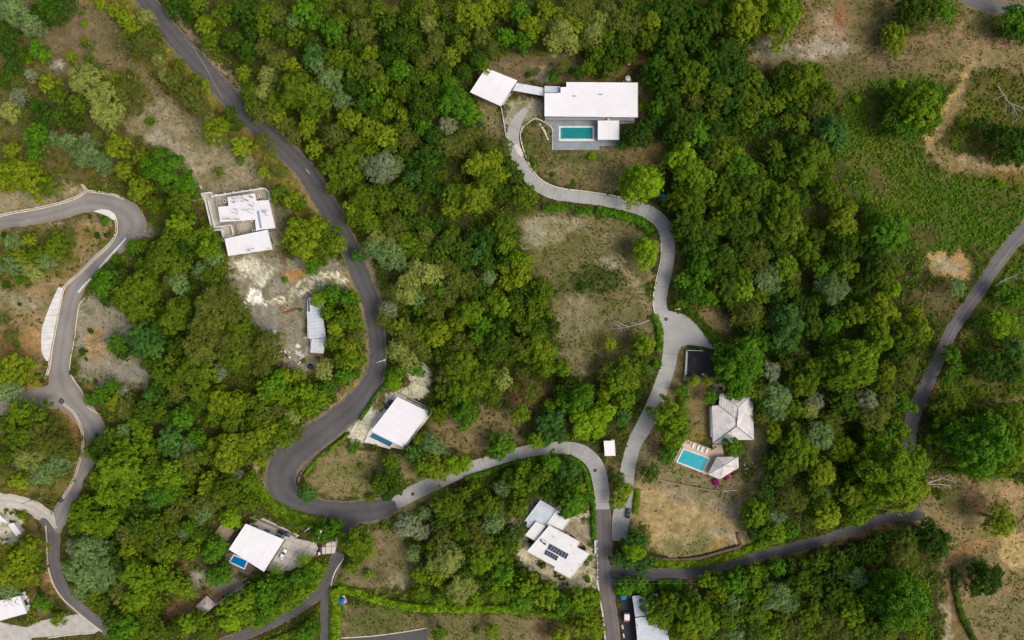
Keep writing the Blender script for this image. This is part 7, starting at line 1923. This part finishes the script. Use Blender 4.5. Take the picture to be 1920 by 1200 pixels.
    # rocks at the gravel road and elsewhere
    for area, n, mu, sg, lab in (('road', 34, (112, 417), (17, 2.6), 'pale rock in the row along the gravel road below the crescent'), ('hairpin', 26, (262, 440), (14, 5), 'grey rock on the outer shoulder of the gravel hairpin'), ('hill', 18, (306, 270), (14, 6), 'pale rock on the bare hilltop patch'), ('villa', 16, (1208, 222), (5, 14), 'pale rock right of the big villa'), ('garden', 18, (1400, 868), (7, 12), 'pale stone right of the five-sided pavilion'), ('bank', 12, (1195, 278), (12, 6), 'pale rock on the bank below the big villa')):
        for k in range(n):
            x, y = rb.gauss(mu[0], sg[0]), rb.gauss(mu[1], sg[1])
            if area == 'road': y = 425 - (x - 80) * 0.2 + rb.gauss(0, 1.5)
            l = P(x, y); s = rb.uniform(0.15, 0.55)
            pts = [(s * rb.uniform(0.7, 1.2) * math.cos(a), s * rb.uniform(0.6, 1.1) * math.sin(a)) for a in np.linspace(0, 6.28, 7)[:-1]]
            o = MB().prism([(l.x + p[0], l.y + p[1]) for p in pts], -0.2, s * 0.8 + gz(x, y), [(l.x + p[0] * 0.6, l.y + p[1] * 0.6) for p in pts]).build('rock', M['rock'])
            tag(o, lab, 'rock', 'rocks: ' + lab[lab.index(' '):].strip())
    # dead trees
    def dead(px, py, limbs, label, mat='dead_wood', z=0.4):
        rd = random.Random(int(px * 7 + py))
        r = tag(empty('dead_tree', P(px, py)), label, 'dead tree', 'bleached dead trees')
        for k, (pts, r0) in enumerate(limbs):
            q = [P(x, y, zz if zz is not None else z) for x, y, zz in pts]
            child(MB().tube(q, list(np.linspace(r0, r0 * 0.3, len(q))), 6), 'trunk' if k == 0 else 'branch', M[mat], r)
            tw = MB()
            for s in range(5):
                i = rd.randrange(len(q) - 1); p = q[i].lerp(q[i + 1], rd.uniform(0.3, 1.0))
                dd = (q[i + 1] - q[i]).normalized(); sd = Vector((-dd.y, dd.x, 0)) * rd.choice((-1, 1))
                L = rd.uniform(0.8, 2.4)
                m1 = p + (dd * 0.6 + sd * 0.7) * L * 0.5 + Vector((0, 0, rd.uniform(-0.1, 0.4))); m2 = p + (dd * 1.1 + sd * rd.uniform(0.5, 1.1)) * L
                tw.tube([p, m1, m2], [r0 * 0.28, r0 * 0.2, 0.02], 4); tw.tube([m1, m1 + (dd * 0.2 + sd) * L * 0.4], [r0 * 0.16, 0.015], 4)
            child(tw, 'twigs', M[mat], r)['kind'] = 'stuff'
    dead(1180, 608, [([(1218,600,.5),(1195,608,.5),(1176,613,.5),(1165,615,.5)], .3), ([(1178,612,.6),(1160,607,.9),(1147,597,.8)], .18), ([(1166,615,.5),(1158,612,.9),(1152,604,.6)], .14), ([(1195,608,.6),(1185,604,.8)], .12), ([(1160,611,.7),(1146,606,.9),(1140,596,.6)], .1), ([(1168,615,.6),(1152,617,.8),(1143,614,.5)], .1)], 'fallen bleached tree lying in the dry clearing')
    dead(1760, 902, [([(1737,906,3.2),(1752,901,3.4),(1768,897,3.2),(1780,889,2.6)], .34), ([(1738,908,3),(1760,908,2.8),(1774,909,2.4),(1784,914,2)], .24), ([(1768,897,3),(1782,901,2.6),(1792,905,2)], .16), ([(1780,889,2.6),(1788,900,2.2),(1795,904,1.8)], .12), ([(1774,909,2.4),(1785,911,2),(1790,908,1.6)], .1)], 'forked white dead tree at the top of the sandy lot')
    dead(1890, 195, [([(1871,162,1),(1882,178,1.2),(1891,192,1),(1908,199,.8),(1924,205,.6)], .26), ([(1882,178,1.2),(1870,184,1),(1862,188,.6)], .13), ([(1895,194,1),(1905,210,.8),(1912,226,.5)], .16), ([(1903,197,.9),(1900,215,.7),(1902,230,.4)], .1), ([(1884,182,1),(1887,200,.7),(1885,212,.4)], .1)], 'grey dead tree spread over the meadow inside the track loop')
    dead(1890, 525, [([(1863,541,1),(1872,532,1.2),(1885,524,1),(1900,518,.8),(1918,510,.6)], .24), ([(1872,532,1.2),(1878,526,1),(1888,528,.7)], .12), ([(1900,518,.9),(1908,524,.6)], .1)], 'pale dead branch beside the upper east road')
    dead(1640, 1035, [([(1642,1045,6.5),(1645,1036,6.8),(1640,1026,6.5)], .3), ([(1644,1034,6.7),(1636,1030,6.4)], .16)], 'short white snag in the forest below the long road')
    dead(800, 985, [([(795,958,2),(806,975,2.6),(812,992,2),(810,1004,1)], .22), ([(804,972,2.4),(798,962,2.8),(790,955,2.4)], .12), ([(810,992,2),(800,1003,1.4),(788,1010,1)], .14), ([(806,975,2.4),(812,966,2.6)], .1)], 'dry grey tree with white tips above the dry plot')
    dead(865, 1050, [([(853,1042,3),(862,1047,3.2),(870,1053,3),(878,1056,2.6)], .2), ([(866,1050,3),(868,1044,2.8)], .1)], 'small white branch in the wood above the lime hedge')
    dead(840, 440, [([(820,445,5),(838,440,5.4),(858,436,5)], .18), ([(838,440,5.4),(846,445,5)], .1)], 'thin pale trunk in the dark valley forest')
    dead(1860, 912, [([(1800,907,.3),(1812,910,.3),(1829,915,.3)], .22)] + [([(1812,910,.3),(1806,905,.5)], .1)], 'dark fallen log on the sandy lot', 'bark')  # low dark tube with a short side piece, laid along a dark line
    # palms
    pp = palm_proto()
    for x, y, R, h, lab in ((367,1006,4.6,6.0,'palm at the path left of the board deck'), (569,1054,4.4,5.5,'tall feathery palm below the paved drive'), (516,1078,4.4,5.0,'palm under the lower corner of the small pool villa'), (352,1112,4.4,5.0,'palm beside the path above the gazebo'), (1087,918,3.8,5.0,'yellowing palm beside the curved hedge'), (1058,880,3.4,5.0,'palm in the garden inside the concrete bend')):
        px, py = XY(x, y, h)
        r = tag(empty('palm_tree', (px, py, 0)), lab, 'palm', 'palms in the gardens')
        rz = rng.uniform(0, 6.28)
        obj('crown', pp['crown'], r, (0, 0, h), rz, (R, R, R))
        obj('trunk', pp['trunk'], r, (0, 0, h), rz, (h / 1.4,) * 3 if h < 1 else (2.2, 2.2, h / 1.4 + 0.15))
    # agaves by the tiled house
    for k, (x, y) in enumerate(((1291,722),(1290,746),(1288,768),(1292,790),(1282,818))):
        r = np.random.default_rng(k); V = []; T = []
        for q in range(34):
            t = q * 2.4; el = 0.25 + 0.035 * q; L = r.uniform(0.9, 1.2)
            d = np.array([math.cos(t) * math.cos(el), math.sin(t) * math.cos(el), math.sin(el)]); s = np.array([-math.sin(t), math.cos(t), 0]) * 0.13
            V += [d * 0.05 - s * 0.5, d * L * 0.5 - s, d * L, d * L * 0.5 + s]; T.append(r.random())
        root = tag(empty('agave', P(x, y)), f"pale blue agave in the bed left of the tiled house, {oo[k]} from the parking area", 'agave', 'agaves left of the tiled house')
        c = obj('leaves', soup('leaves', np.array(V), 4, M['leafS'], tone=np.array(T)), root, (0, 0, 0.15), 0, (1.5, 1.5, 1.2))
        MB().lathe([(0.22, -0.1), (0.2, 0.35)], 8).build('stem', M['bark'], root)

build_houses()
build_walls()
build_poles()
build_vehicles()
build_things()
build_hedges()
build_trees()
build_undergrowth()
